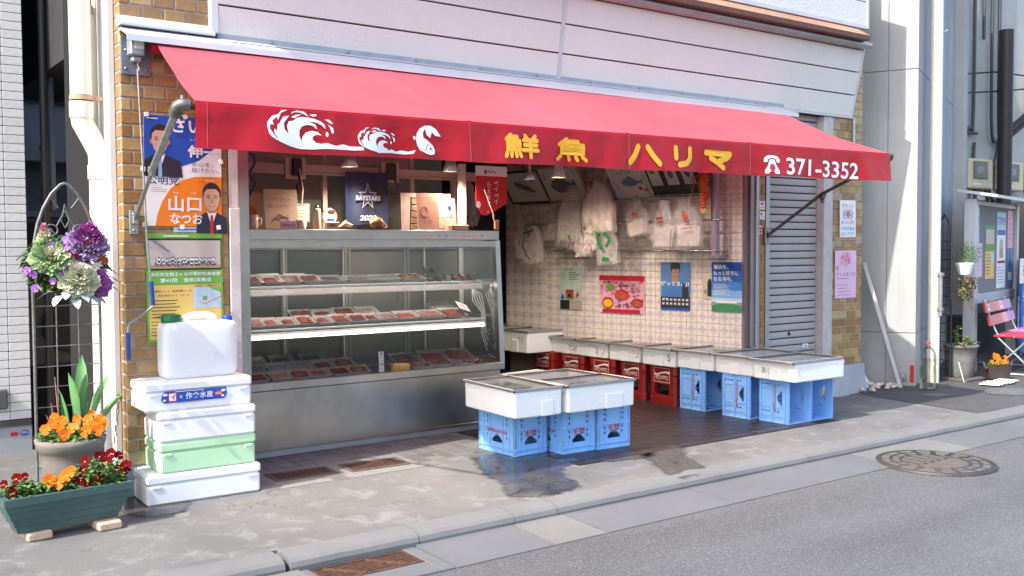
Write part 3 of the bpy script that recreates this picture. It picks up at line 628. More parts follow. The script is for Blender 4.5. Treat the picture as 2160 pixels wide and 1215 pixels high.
# siding boards above the awning, leaning outwards to the top
sd = link('siding', None, shop); zs = [2.470, 2.660, 2.858, 3.050, 3.135]
def lean(z): return -.02-(z-2.47)*.16
for a, b_ in zip(zs[:-1], zs[1:]):
    for (x0, x1) in ((.195, 2.575), (2.605, 5.935)):
        s_ = MB(); e = (b_-2.47)*.07 if x1 > 3 else 0
        V = [(x0, lean(a), a+.003), (x1+(a-2.47)*.07*(x1 > 3), lean(a), a+.003), (x1+e, lean(b_), b_-.009), (x0, lean(b_), b_-.009)]
        W_ = [(x, y+.02, z) for x, y, z in V]; s_.add(V+W_, [(0, 1, 2, 3), (3, 2, 6, 7), (1, 5, 6, 2), (0, 4, 5, 1), (0, 3, 7, 4)], SIDING); s_.build('siding_board', sd)
bk = MB(); bk.add([(.19, .02, 2.46), (5.93, .02, 2.46), (5.98, lean(3.14)+.022, 3.14), (.19, lean(3.14)+.022, 3.14)], [(0, 1, 2, 3)], DARK); bk.build('backing_sheet', sd)
TRIM = M('white_metal_trim', (0.60, 0.59, 0.60), 0.4, 0.2, 0.05, 6, dirt=.1)
tr_ = MB(); tr_.box(.15, .193, -.05, .06, 2.50, 4.1, TRIM, .003); [tr_.add([(x0, lean(a)-.006, a), (x1, lean(a)-.006, a), (x1+k, lean(b_)-.006, b_), (x0+k, lean(b_)-.006, b_), (x0, lean(a)+.01, a), (x1, lean(a)+.01, a), (x1+k, lean(b_)+.01, b_), (x0+k, lean(b_)+.01, b_)], [(0, 1, 2, 3), (0, 3, 7, 4), (1, 5, 6, 2), (4, 5, 1, 0)], TRIM) for (x0, x1, a, b_, k) in ((2.576, 2.604, 2.47, 3.14, 0), (5.932, 5.955, 2.455, 3.14, .047))]
tr_.box(.15, 5.95, -.032, .0, 2.452, 2.468, TRIM, .002); tr_.box(.1, 5.97, -.165, -.10, 3.06, 3.10, TRIM, .004)
tr_.tube([(.1, -.17, 3.075), (5.99, -.17, 3.075)], .028, ALU, 10); tr_.build('trim', shop)
COPPER = M('copper_sheet', (0.50, 0.26, 0.17), 0.5, 0.3, 0.2, 3, dirt=0.3, dcol=(0.25, 0.12, 0.08)); COPD = M('dark_copper_edge', (0.14, 0.06, 0.045), 0.6, 0.2, 0.25, 30)
ev = MB(); ev.add([(-.1, -.26, 3.135), (5.86, -.26, 3.135), (5.60, -.06, 3.32), (-.1, -.06, 3.32)], [(0, 1, 2, 3)], COPPER); ev.box(-.1, 5.86, -.262, -.10, 3.095, 3.134, COPD); ev.add([(5.86, -.26, 3.135), (5.92, .05, 3.135), (5.60, -.06, 3.32)], [(0, 1, 2)], COPPER); ev.build('eave', shop)
up = link('upper_siding', None, shop)
for k in range(3): s_ = MB(); s_.box(.1, 5.90, -.19, -.12, 3.245+k*.2, 3.437+k*.2, SIDING2, .003); s_.build('siding_board', up)
s_ = MB(); s_.box(5.903, 5.935, -.20, .1, 3.21, 4.1, TRIM, .003); s_.box(.1, 5.90, -.20, -.10, 3.205, 3.242, TRIM, .003); s_.build('edge_trim', up)
# ledge flashing on the brick and the long awning hood
mb = MB(); mb.add([(-.335, .0, 2.545), (.155, .0, 2.545), (.165, -.075, 2.490), (-.335, -.085, 2.490), (.165, -.075, 2.478), (-.335, -.085, 2.478), (-.335, 0, 2.478), (.155, 0, 2.478)], [(0, 3, 2, 1), (3, 5, 4, 2), (0, 6, 5, 3), (5, 6, 7, 4), (1, 2, 4, 7)], TRIM); mb.build('flashing', shop)

# ------------------------------------------------------------------ awning
aw = thing('shop_awning', 'red vinyl shop awning with white waves and yellow lettering', 'awning')
hood = MB(); pf = [(.0, 2.475), (-.055, 2.470), (-.165, 2.418), (-.168, 2.385), (-.162, 2.385), (-.158, 2.412), (-.05, 2.455), (.0, 2.455)]
V = [(x+(.10 if (y < -.1 and x > 3) else 0), y, z) for x in (-.325, 4.92) for (y, z) in pf]; n_ = len(pf)
hood.add(V, [(i, (i+1) % n_, (i+1) % n_+n_, i+n_) for i in range(n_)]+[tuple(range(n_))], TRIM)
hood.box(.2, 5.0, -.028, -.022, 2.472, 2.505, M('blue_grey_strip', (0.36, 0.38, 0.42), 0.5, 0.1), .001); hood.build('hood', aw)
sc_ = MB()
for x in (.5, .98, 1.45, 1.93, 2.4, 2.88, 3.35, 3.8, 4.3): sc_.lathe([(.009, 0), (.009, .006), (0, .008)], GALV, 8, TR(x, -.029, 2.488, PI/2))
sc_.build('screws', aw)
rl = MB(); rl.tube([(-.19, -.105, 2.372), (4.90, -.105, 2.395)], .032, AWN, 12); rl.build('roller', aw)
def zbar(x): return 1.958+(x+.285)*.0072
NX, NY = 260, 16; V, F = [], []
for i in range(NX+1):
    u = i/NX
    for j in range(NY+1):
        v = j/NY; xt, xb = -.165+u*5.035, -.268+u*5.27
        x = xt+(xb-xt)*v; y = -.115+(-.90)*v; z = (2.398+.02*u)*(1-v)+(zbar(x)+.020)*v
        z += -.026*math.sin(PI*v)+.009*math.sin(x*2.1+v*3.6)*math.sin(PI*v)+.016*noise.noise((x*1.4-v*1.2, v*2.2, 0))*math.sin(PI*v)-.006*math.exp(-((x-1.9-1.1*v)/.05)**2)*math.sin(PI*v)-.006*math.exp(-((x-3.4+.8*v)/.05)**2)*math.sin(PI*v)+.004*sum(math.exp(-((x-c)/.012)**2) for c in (1.19, 2.33, 3.42))
        V.append((x, y, z))
for i in range(NX):
    for j in range(NY): a = i*(NY+1)+j; F.append((a, a+1, a+NY+2, a+NY+1))
cn = MB(); cn.add(V, F, AWNP, True); cn.build('canopy', aw)
# the valance: hem sheet below the front bar
def vy(x, v): return -1.022-.004*v-(.010*math.sin(x*5.3+.6)+.006*math.sin(x*11.7+2)+.004*math.sin(x*23))*v**1.3-.03*v*max(0, .25-abs(x+.02))-.02*math.exp(-((x+.05+.9*v)**2)/.02)*v
def vpt(x, v): return (x, vy(x, v), zbar(x)+.012-v*.205-.003*math.sin(x*6)*v)
NX, NY = 150, 8; V = [vpt(-.268+5.27*i/NX, j/NY) for i in range(NX+1) for j in range(NY+1)]
F = [(i*(NY+1)+j, i*(NY+1)+j+1, (i+1)*(NY+1)+j+1, (i+1)*(NY+1)+j) for i in range(NX) for j in range(NY)]
va = MB(); va.add(V, F, AWN, True)
# rounded fold over the bar
V = []; K = 7
for i in range(NX+1):
    x = -.268+5.27*i/NX
    for k in range(K): a = PI*.5*k/(K-1); V.append((x, -1.0-.022*math.sin(a)-.0, zbar(x)-.002+.024*math.cos(a)))
va.add(V, [(i*K+k, i*K+k+1, (i+1)*K+k+1, (i+1)*K+k) for i in range(NX) for k in range(K-1)], AWN, True)
va.build('valance', aw)
STITCH = M('pale_stitching', (0.46, 0.10, 0.12), 0.7)
st = MB()
def onv(x, v, o=.006): p = vpt(x, v); return (p[0], p[1]-o, p[2])
for x in (-.215, 1.19, 2.33, 3.42): st.tube([onv(x, v/8, .001) for v in range(9)], .0011, STITCH, 4)
st.build('stitching', aw)
br = MB(); br.tube([(-.30, -1.0, zbar(-.3)), (5.03, -1.0, zbar(5.03))], .019, GALV, 12); br.tube([(-.30, -1.0, zbar(-.3)), (-.262, -1.0, zbar(-.26))], .0205, RUST, 12); br.build('front_bar', aw)
def decal(shapes, mat, name):
    mb = MB()
    for V_, F_ in slice_map(shapes, lambda x, v: onv(x, v), .035): mb.add(V_, F_, mat, True)
    return mb
def dm(p):           # drawing coordinates to position along the valance and fraction of its drop
    x, y = p; return (.055+(x-77)/1493*.727, (y-(28+.037*x))/470)
def rs(pts, step=25):
    out = []
    for i in range(len(pts)):
        a, b_ = pts[i], pts[(i+1) % len(pts)]; n = max(1, int(math.hypot(b_[0]-a[0], b_[1]-a[1])/step))
        out += [(a[0]+(b_[0]-a[0])*k/n, a[1]+(b_[1]-a[1])*k/n) for k in range(n)]
    return out
body = [(130, 345), (215, 390), (320, 435), (420, 460), (560, 463), (700, 455), (830, 463), (1000, 474), (1115, 470), (1100, 432), (950, 428), (880, 406), (800, 424), (700, 392), (640, 405), (582, 390), (548, 352), (560, 320), (600, 304), (648, 314), (610, 277), (545, 263), (485, 283), (447, 328), (440, 376), (416, 320), (418, 265), (442, 222), (495, 200), (552, 207), (602, 248), (585, 195), (510, 168), (590, 172), (650, 200), (692, 243), (684, 198), (640, 160), (570, 133), (500, 122), (440, 118), (392, 132), (352, 163), (310, 168), (288, 215), (302, 302), (262, 252), (258, 190), (315, 108), (252, 123), (212, 192), (192, 205), (183, 278), (160, 248), (152, 285), (172, 325), (190, 358)]
ring = [(84, 222), (100, 300), (125, 338), (180, 352), (148, 308), (112, 255), (118, 205), (152, 212), (142, 165), (190, 128), (198, 162), (232, 82), (296, 50), (240, 53), (200, 98), (140, 118), (92, 178)]
crest = [(330, 92), (372, 70), (430, 72), (522, 116), (470, 62), (400, 52), (350, 66)]; crest2 = [(330, 125), (372, 133), (440, 92), (385, 96)]
drops = [circ(565, 97, 38, 12, 12), [(685, 138), (735, 140), (775, 180), (750, 183)], [(717, 190), (775, 230), (780, 285), (755, 288), (745, 240)], circ(705, 300, 15, 28, 12)]
big = [body, ring, crest, crest2]+drops
def small(p): return (1040+(p[0]-80)*.63, 218+(p[1]-60)*.672)
b2 = [small(p) for p in body[:4]]+[(1280, 500), (1440, 500), (1600, 516), (1700, 506), (1722, 462), (1640, 482), (1550, 468), (1500, 482), (1440, 458), (1400, 472)]+[small(p) for p in body[14:]]
sml = [b2]+[[small(p) for p in s_] for s_ in [ring, crest, crest2]+drops]
fish = [(1725, 330), (1735, 260), (1770, 205), (1830, 172), (1900, 170), (1970, 212), (2027, 297), (1960, 288), (1916, 248), (1895, 317), (1850, 280), (1836, 208), (1805, 258), (1815, 315), (1862, 345), (1922, 400), (1952, 460), (1947, 507), (1900, 517), (1850, 502), (1800, 475), (1775, 467), (1740, 410)]
dc = decal([[dm(p) for p in rs(s_, 40)] for s_ in big+sml+[fish, [(1690, 297), (1720, 300), (1716, 347), (1695, 330)]]], PWHITE, 'wave_print')
ey = [dm(p) for p in circ(1897, 443, 14, 14, 12)]; dc.add([onv(x, v, .0075) for x, v in ey], [tuple(range(len(ey)))], PRED)
gi = [dm(p) for p in ((1835, 470), (1838, 430), (1870, 392), (1876, 396), (1846, 432), (1842, 470))]; dc.add([onv(x, v, .0075) for x, v in gi], [tuple(range(6))], PRED)
dc.build('wave_print', aw)
def onval(p): x = p[0]; return onv(x, max(0, min(1, (zbar(x)+.012-p[2])/.205)), .0035)
GL = {
 'sen': [((.16,1.0),(.03,.80)),((.14,.92),(.36,.92),(.28,.76)),((.06,.74),(.44,.74),(.44,.36),(.06,.36),(.06,.74)),((.25,.74),(.25,.36)),((.06,.55),(.44,.55)),((.04,.22),(.0,.03)),((.17,.22),(.16,.04)),((.30,.22),(.32,.04)),((.42,.22),(.46,.05)),((.60,1.0),(.67,.86)),((.92,1.0),(.84,.86)),((.56,.80),(.98,.80)),((.58,.58),(.96,.58)),((.53,.34),(1.0,.34)),((.77,.80),(.77,.02))],
 'uo': [((.32,1.0),(.08,.72)),((.28,.90),(.70,.90),(.58,.76)),((.16,.74),(.88,.74),(.88,.34),(.16,.34),(.16,.74)),((.52,.74),(.52,.34)),((.16,.54),(.88,.54)),((.14,.20),(.03,.04)),((.40,.20),(.43,.04)),((.62,.20),(.69,.04)),((.84,.20),(.97,.04))],
 'ha': [((.30,.92),(.20,.45),(.05,.06)),((.60,.92),(.75,.48),(.95,.05))],
 'ri': [((.16,.95),(.16,.42)),((.86,.95),(.86,.42),(.70,.16),(.32,.05))],
 'ma': [((.04,.88),(.95,.88),(.85,.66),(.50,.40)),((.22,.58),(.45,.36),(.70,.05))]}
for gl, x0, w_, z0, z1, sw in (('sen', 1.403, .242, 1.803, 1.945, .0115), ('uo', 1.764, .245, 1.800, 1.945, .0115), ('ha', 2.31, .282, 1.803, 1.95, .0185), ('ri', 2.674, .205, 1.803, 1.955, .0185), ('ma', 2.969, .268, 1.803, 1.948, .0185)):
    lt = MB(); o_ = .0055
    for st_ in GL[gl]:
        P_ = [Vector((x0+.012+a*(w_-.024), 0, z0+sw+b_*(z1-z0-2*sw))) for a, b_ in st_]
        for a, b_ in zip(P_[:-1], P_[1:]):
            dv = (b_-a); L_ = dv.length; dv.normalize(); nv = Vector((-dv.z, 0, dv.x)); kx = 1.25
            ring_ = []
            for k in range(7): t_ = PI*k/6; ring_.append(b_+nv*sw*math.cos(t_)+dv*sw*math.sin(t_))
            nseg = max(1, int(L_/.05))
            ring_ += [b_-nv*sw-dv*L_*k/nseg for k in range(1, nseg)]
            for k in range(7): t_ = PI*k/6; ring_.append(a-nv*sw*math.cos(t_)-dv*sw*math.sin(t_))
            ring_ += [a+nv*sw+dv*L_*k/nseg for k in range(1, nseg)]
            Q = [onval(p) for p in ring_]; lt.add([(p[0], p[1]+.0035-o_, p[2]) for p in Q], [tuple(range(len(Q)))[::-1]], PYEL); o_ += .00025
    lt.build('letter', aw)
lt = MB(); put_text(lt, '371-3352', 3.775, 1.806, .118, 0, PWHITE, .016, 0, .83, fn=onval)
tp = [(3.555, 1.808), (3.695, 1.808), (3.695, 1.83), (3.665, 1.865), (3.655, 1.895), (3.645, 1.905), (3.605, 1.905), (3.595, 1.895), (3.585, 1.865), (3.555, 1.83)]
hs = [(3.545, 1.885), (3.548, 1.91), (3.57, 1.926), (3.60, 1.932), (3.65, 1.932), (3.68, 1.926), (3.702, 1.91), (3.705, 1.885), (3.672, 1.885), (3.665, 1.905), (3.64, 1.914), (3.61, 1.914), (3.585, 1.905), (3.578, 1.885)]
for s_ in (tp, hs): lt.add([onval((x, 0, z)) for x, z in s_], [tuple(range(len(s_)))], PWHITE)
s_ = circ(3.625, 1.850, .026, .026, 14); lt.add([(p[0], p[1]-.001, p[2]) for p in [onval((x, 0, z)) for x, z in s_]], [tuple(range(14))], PRED)
lt.build('lettering', aw)
# arms, elbow, bracket plates, gear box
el = MB(); ez = zbar(-.3); el.tube([(-.288, -1.0, ez), (-.30, -1.0, ez), (-.318, -.995, ez), (-.332, -.98, ez-.008), (-.338, -.965, ez-.03), (-.338, -.955, ez-.05)], [.028, .028, .030, .031, .030, .027], M('dull_pipe_fitting', (0.17, 0.155, 0.145), 0.45, 0.7, 0.3, 40), 12); el.tube([(-.318, -1.0, ez+.025), (-.318, -1.0, ez+.04)], .007, GALV, 6); el.build('elbow', aw)
ar = MB(); ar.tube([(-.338, -.955, ez-.045), (-.30, -.46, 1.70)], .0165, GALV, 10); ar.box(-.012, .012, -.014, .014, -.03, .03, GALV, .002, TR(-.30, -.46, 1.70, -1.1)); ar.tube([(-.30, -.47, 1.705), (-.268, -.03, 1.475)], .011, GALV, 8); ar.build('arm', aw)
bp = MB(); bp.box(-.292, -.246, -.016, -.004, 1.40, 1.525, GALV, .002); bp.box(-.282, -.256, -.05, -.016, 1.455, 1.495, GALV, .002)
for z in (1.42, 1.505): bp.lathe([(.008, 0), (.008, .006), (0, .007)], STEEL, 6, TR(-.27, -.016, z, PI/2))
bp.build('bracket', aw)
e2 = MB(); ez = zbar(5.03); e2.tube([(5.00, -1.0, ez), (5.035, -1.0, ez), (5.048, -.985, ez-.01), (5.045, -.96, ez-.03)], [.026, .028, .028, .024], M('mossy_fitting', (0.10, 0.11, 0.06), 0.7, 0.2, 0.3, 40), 12); e2.build('elbow', aw)
ARM = M('dark_arm_steel', (0.10, 0.095, 0.09), 0.5, 0.6)
a2 = MB(); a2.tube([(5.045, -.965, ez-.025), (4.94, -.46, 1.735), (4.812, -.03, 1.412)], .0135, ARM, 8); a2.box(-.02, .02, -.012, .012, -.035, .03, ARM, .003, TR(4.94, -.47, 1.72, 0, .6)); a2.tube([(4.93, -.45, 1.70), (4.945, -.46, 1.665), (4.965, -.46, 1.675)], .007, ARM, 6); a2.build('arm', aw)
b2_ = MB(); b2_.box(4.775, 4.825, -.03, -.012, 1.335, 1.475, FRM, .003); b2_.box(4.79, 4.83, -.055, -.02, 1.39, 1.43, ARM, .003); b2_.build('bracket', aw)
GREYP = M('grey_painted_steel', (0.17, 0.19, 0.22), 0.5, 0.2); GBOX = M('gear_box_grey', (0.30, 0.33, 0.35), 0.45, 0.2)
pp = MB(); pp.box(-.318, -.168, -.018, -.006, 2.235, 2.43, GREYP, .002)
for x, z in ((-.295, 2.265), (-.295, 2.36), (-.19, 2.265)): pp.lathe([(.007, 0), (.007, .006), (0, .008)], STEEL, 8, TR(x, -.018, z, PI/2))
pp.build('mounting_plate', aw)
gb = MB(); gb.box(-.29, -.215, -.095, -.018, 2.325, 2.415, GBOX, .008); gb.box(-.275, -.228, -.075, -.03, 2.295, 2.325, GBOX, .006); gb.box(-.268, -.222, -.0975, -.095, 2.36, 2.40, PAPER); gb.build('gear_box', aw)
ck = thing('awning_crank', 'long awning crank rod with blue grips hanging on pillar', 'crank handle', (-.245, -.06, .95))
rd = MB(); hx = 0
rd.tube([(hx, 0, 1.37), (hx, 0, 1.33), (hx+.006, -.006, 1.31), (hx, -.01, 1.295), (hx-.006, -.004, 1.31)], .0045, GALV, 6)
rd.tube([(hx-.002, -.002, 1.31), (hx+.03, 0.005, .4), (hx+.055, .015, .09), (hx+.054, .012, .065), (hx-.02, -.03, .02), (hx-.085, -.05, -.015), (hx-.092, -.053, -.04), (hx-.092, -.053, -.19)], .0062, GALV, 8); rd.build('rod', ck)
BGRIP = M('blue_grip', (0.015, 0.06, 0.33), 0.45)
for p0, p1 in (((hx+.049, .013, .20), (hx+.056, .016, .075)), ((hx-.092, -.053, -.06), (hx-.092, -.053, -.20))): q = MB(); q.tube([p0, p1], .0115, BGRIP, 10); q.build('grip', ck)
# ------------------------------------------------------------------ refrigerated display case
CX, CY = .48, .44
dc = thing('display_case', 'stainless glass fronted fish display case', 'display case', (CX, CY, 0))
W_ = 1.975
q = MB(); q.box(.02, W_-.02, .03, .60, .055, .43, STEEL, .004); q.build('base', dc)
q = MB(); q.box(.02, W_-.02, .04, .58, 0.006, .05, ALU, .004); q.box(.018, W_-.018, .024, .034, .05, .066, STEEL, .002); q.build('kick_rail', dc)
q = MB(); q.box(0, W_, -.004, .05, .431, .487, STEEL, .006); q.build('front_ledge', dc)
q = MB(); q.box(.03, W_-.03, .05, .56, .44, .468, STEEL, .003); q.build('deck', dc)
q = MB(); q.box(0, W_, .062, .36, 1.372, 1.445, STEEL, .005); q.box(.0, W_, .055, .075, 1.322, 1.371, STEEL, .004); q.box(.03, W_-.03, .14, .36, 1.335, 1.37, FRM); q.build('top', dc)
def slant(x0, x1):
    m_ = MB(); m_.add([(x, y, z) for x in (x0, x1) for (y, z) in ((.0, .487), (.05, .487), (.105, 1.372), (.055, 1.372))], [(0, 1, 2, 3), (7, 6, 5, 4), (0, 3, 7, 4), (1, 5, 6, 2), (3, 2, 6, 7), (0, 4, 5, 1)], STEEL); return m_
slant(0, .035).build('frame_post', dc); slant(W_-.04, W_).build('frame_post', dc)
def pane(name, x0, x1): m_ = MB(); m_.add([(x, y, z) for x in (x0, x1) for (y, z) in ((.012, .487), (.018, .487), (.074, 1.372), (.068, 1.372))], [(0, 1, 2, 3), (7, 6, 5, 4), (0, 3, 7, 4), (1, 5, 6, 2)], PANEC); m_.build(name, dc)
pane('front_pane', .036, W_-.041)
q = MB(); q.add([(W_-.02, y, z) for (y, z) in ((.05, .487), (.54, .487), (.54, 1.335), (.105, 1.335))], [(0, 1, 2, 3)], PANE); q.build('side_pane', dc)
q = MB(); q.box(W_-.04, W_, .54, .58, .43, 1.37, STEEL, .003); q.build('frame_post', dc)
q = MB(); q.box(0, .02, .05, .58, .43, 1.37, STEEL, .003); q.build('end_panel', dc)
BKP = M('dark_back_door', (0.022, 0.021, 0.021), 0.25, 0, 0.2, 3); BKG = M('grey_back_door', (0.065, 0.062, 0.060), 0.3, 0, 0.15, 3)
DFRM = M('dull_door_frame', (.13, .125, .12), .45, .5)
for k in range(4):
    x0, x1 = .03+k*.485, .03+(k+1)*.485-.006; dr = MB()
    dr.box(x0+.022, x1-.022, .565, .570, .50, 1.31, BKP if k < 2 else BKG); d_ = dr.build('sliding_door', dc)
    f_ = MB(); 
    for qd in ((x0, x0+.022, .47, 1.335), (x1-.022, x1, .47, 1.335), (x0+.022, x1-.022, .47, .50), (x0+.022, x1-.022, 1.31, 1.335)): f_.box(qd[0], qd[1], .555, .575, qd[2], qd[3], DFRM, .002)
    f_.build('door_frame', d_)
TUBE = emis('lit_fluorescent_tube', (1.0, .94, .90), 1.6)
emis('added_tube_glow', (1.0, .93, .86), 9.0)  # glow for unseen tubes added to brighten the trays
SHELF = M('shelf_steel', (0.42, 0.41, 0.40), 0.35, 0.8, 0.1, 8)
LIP = M('shelf_lip', (0.62, 0.58, 0.55), 0.45, 0.35, 0.12, 14, dirt=.3, dcol=(.42, .33, .26))
for z, y0, y1 in ((1.080, .13, .46), (.808, .10, .50)):
    s_ = MB(); s_.box(.05, W_-.11, y0, y1, z-.014, z, SHELF, .002); o = s_.build('shelf', dc)
    s_ = MB(); s_.add([(x, y, zz) for x in (.052, W_-.115) for (y, zz) in ((y0-.002, z-.020), (y0-.022, z-.055), (y0-.016, z-.060), (y0+.01, z-.020))], [(0, 1, 5, 4), (1, 2, 6, 5), (2, 3, 7, 6), (3, 0, 4, 7), (0, 3, 2, 1), (4, 5, 6, 7)], LIP); s_.build('front_lip', o)
    if z > 1: s_ = MB(); s_.tube([(.07, y0+.03, z-.034), (W_-.13, y0+.03, z-.034)], .010, MATS['added_tube_glow'], 10); s_.build('lamp_or_added_tube', o)  # added tube hidden behind the lip, lights the shelf below
    if z < 1: s_ = MB(); s_.tube([(.075, y0-.024, z-.048), (W_-.13, y0-.024, z-.048)], .012, TUBE, 12); s_.build('lamp_or_added_tube', o)
q = MB(); q.tube([(.08, .105, 1.346), (W_-.10, .105, 1.346)], .012, MATS['added_tube_glow'], 10); q.build('lamp_or_added_tube', dc)  # added tube out of view behind the header, lights the trays
for x in (.50, .95, 1.62):
    q = MB(); q.tube([(x, .535, .47), (x, .535, 1.335)], .008, STEEL, 8); q.build('shelf_rail', dc)
q = MB()
for k in range(5): q.tube([(W_-.10-.01*k, .28, 1.05), (W_-.12+.02*k, .24, .93+.01*k), (W_-.08+.008*k, .18, .84), (W_-.10+.012*k, .16, .70), (W_-.06+.006*k, .14, .56+.04*k)], .0022, PAPER, 5)
q.build('cables', dc)
st = thing('sticker_strip', 'row of small payment stickers on display case top edge', 'stickers', (1.80, CY+.0615, 1.393))
x = 0
cols = [PRED, PRED, PBLACK, PBLUE, PORA, PGRN, PRED, PGRN]
for k in range(8):
    w2 = (.055, .05, .052, .062, .062, .075, .05, .05)[k]; t_ = MB(); t_.box(0, w2, -.001, 0, 0, .024, PWHITE); t_.rect(.006, .007, .018, .018, -.0014, cols[k]); t_.rect(.021, .009, w2-.006, .015, -.0014, cols[(k*3+2) % 8]); t_.build('sticker', st, (x, 0, rnd.uniform(-.002, .002)), (0, rnd.uniform(-.05, .05), 0)); x += w2+.012
# trays of fish
TUNA = M('dark_red_fish', (0.27, 0.025, 0.022), 0.25, 0, 0.4, 60); SALM = M('pale_red_fish', (0.48, 0.09, 0.055), 0.25, 0, 0.3, 70); PINK = M('pinkish_fish', (0.58, 0.30, 0.26), 0.25, 0, 0.3, 60); SQUID = M('whitish_fish', (0.60, 0.52, 0.50), 0.25, 0, 0.2, 50); ROE = M('orange_roe', (0.50, 0.12, 0.015), 0.2, 0, 0.35, 160, .6, 400); DRIED = M('dried_small_fish', (0.09, 0.075, 0.07), 0.4, 0, 0.5, 130, .6, 200); BROWN = M('simmered_brown_fish', (0.30, 0.12, 0.02), 0.3, 0, 0.4, 60); TRAYW = M('white_foam_tray', (0.76, 0.75, 0.75), 0.4, 0, 0.03)
WRAP = glass('cling_film', (0.97, 0.97, 0.97), 1.3, 0.12)
def tray_mesh(w, d, h=.024):
    m_ = MB(); f = .018
    O = [(0, 0), (w, 0), (w, d), (0, d)]; I = [(f, f), (w-f, f), (w-f, d-f), (f, d-f)]
    V = [(x, y, h) for x, y in O]+[(x, y, 0) for x, y in I]+[(x+.004*(1 if x < w/2 else -1), y+.004*(1 if y < d/2 else -1), h-.002) for x, y in O]+[(x, y, .003) for x, y in I]
    F = [(0, 1, 5, 4), (1, 2, 6, 5), (2, 3, 7, 6), (3, 0, 4, 7)]+[(8, 12, 13, 9), (9, 13, 14, 10), (10, 14, 15, 11), (11, 15, 12, 8)]+[(12, 15, 14, 13), (4, 5, 6, 7)]+[(0, 8, 9, 1), (1, 9, 10, 2), (2, 10, 11, 3), (3, 11, 8, 0)]
    m_.add(V, F, TRAYW); return m_.mesh('tray')
TM = {}
def food(w, d, mat, mode, seed):
    r_ = random.Random(seed); m_ = MB()
    if mode == 'heap':
        n = 9; V, F = [], []
        for i in range(n):
            for j in range(n):
                a, b_ = i/(n-1), j/(n-1); e = min(a, 1-a, b_, 1-b_)
                V.append((.022+a*(w-.044), .022+b_*(d-.044), .006+min(.014, e*.09)+(.007*noise.noise((a*6+seed, b_*6, seed)) if e > 0 else 0)))
        F = [(i*n+j, (i+1)*n+j, (i+1)*n+j+1, i*n+j+1) for i in range(n-1) for j in range(n-1)]; m_.add(V, F, mat, True)
    elif mode == 'slices':
        k = int(w/.022)
        for i in range(k): m_.box(-.012, .012, -d*.36, d*.36, -.003, .004, mat, .003, TR(.02+i*(w-.04)/max(1, k-1), d/2, .014+r_.uniform(0, .004), r_.uniform(-.1, .1), -.5, r_.uniform(-.15, .15)))
    elif mode == 'block':
        for i in range(2): m_.box(-w*.2, w*.2, -d*.32, d*.32, 0, .022, mat, .006, TR(w*(.3+.4*i), d/2, .004, 0, 0, r_.uniform(-.1, .1)))
    elif mode == 'whole':
        for i in range(3):
            y = d*(.25+.25*i); L = w*.78; P = [(.10*w+L*t, y+.004*math.sin(t*3), .014) for t in (0, .12, .35, .6, .8, .93, 1)]; m_.tube(P, [.004, .012, .017, .014, .008, .004, .012], mat, 8)
    return m_.mesh('fish')
def tray(x, y, z, w, d, mat, mode, label, tilt=0, rz=0, group='fish trays in display case'):
    k = (round(w, 3), round(d, 3))
    if k not in TM: TM[k] = tray_mesh(w, d)
    t = thing('fish_tray', label, 'tray', (x, y, z), (tilt, 0, rz), group); link('tray', TM[k], t); fm = food(w, d, mat, mode, int(x*977+y*131+z*37)); link('fish_pieces', fm, t)
    f_ = MB(); f_.add([(.002, .002, .0255), (w-.002, .002, .0255), (w-.002, d-.002, .0255), (w/2, d/2, .030), (.002, d-.002, .0255)], [(0, 1, 3), (1, 2, 3), (2, 4, 3), (4, 0, 3)], WRAP, True); f_.build('cling_film', t)
    return t
z1, z2, z3 = 1.081, .809, .469
nm = {TUNA: 'dark red fish', SALM: 'pale red fish', PINK: 'pinkish fish', SQUID: 'whitish fish', ROE: 'orange roe', DRIED: 'small dried fish', BROWN: 'brown simmered fish'}
def row(n, x0, dx, y, z, w, d, mats, modes, where, tilt=.12, names=None):
    for i in range(n):
        mt = mats[i % len(mats)]; tray(x0+i*dx+rnd.uniform(-.006, .006), y+rnd.uniform(-.008, .008), z, w, d, mt, modes[i % len(modes)], 'white tray of %s, %s from the left %s' % (nm[mt], ORD[i], where), tilt+rnd.uniform(-.03, .03), rnd.uniform(-.08, .08))
row(4, .56, .135, .60, z1+.002, .128, .15, [TUNA, SALM, TUNA, TUNA], ['block', 'heap', 'slices', 'block'], 'on top shelf', .26)
row(4, 1.10, .20, .60, z1+.002, .19, .16, [DRIED, PINK, SQUID, BROWN], ['heap', 'heap', 'slices', 'whole'], 'in middle of top shelf', .20)
row(3, .60, .16, .755, z1+.004, .15, .13, [BROWN, PINK, PINK], ['heap'], 'at back of top shelf', .34)
row(9, .56, .122, .565, z2+.002, .115, .14, [PINK, SALM, TUNA, ROE, TUNA, SALM, TUNA, TUNA, PINK], ['slices', 'heap', 'heap', 'whole', 'heap', 'block', 'block', 'heap', 'slices'], 'at front of middle shelf', .30)
row(4, .93, .17, .725, z2+.028, .16, .14, [TUNA, TUNA, TUNA, PINK], ['block', 'heap', 'block', 'heap'], 'at back of middle shelf', .36)
row(3, 1.67, .19, .58, z2+.002, .18, .15, [SALM, PINK, SALM], ['heap', 'slices', 'block'], 'at right of middle shelf', .30)
tray(2.05, .74, z2+.03, .20, .15, SQUID, 'heap', 'white tray leaning above pale red fish at right of middle shelf', .35, .1)
row(6, .55, .142, .51, z3+.003, .135, .12, [SALM, PINK, SALM, SALM, TUNA, BROWN], ['slices', 'heap', 'whole', 'heap', 'block', 'whole'], 'in front row of bottom deck', .30)
row(5, .58, .16, .640, z3+.022, .15, .14, [SQUID, SQUID, SQUID, TUNA, BROWN], ['slices', 'heap', 'slices', 'heap', 'whole'], 'in second row of bottom deck', .42)
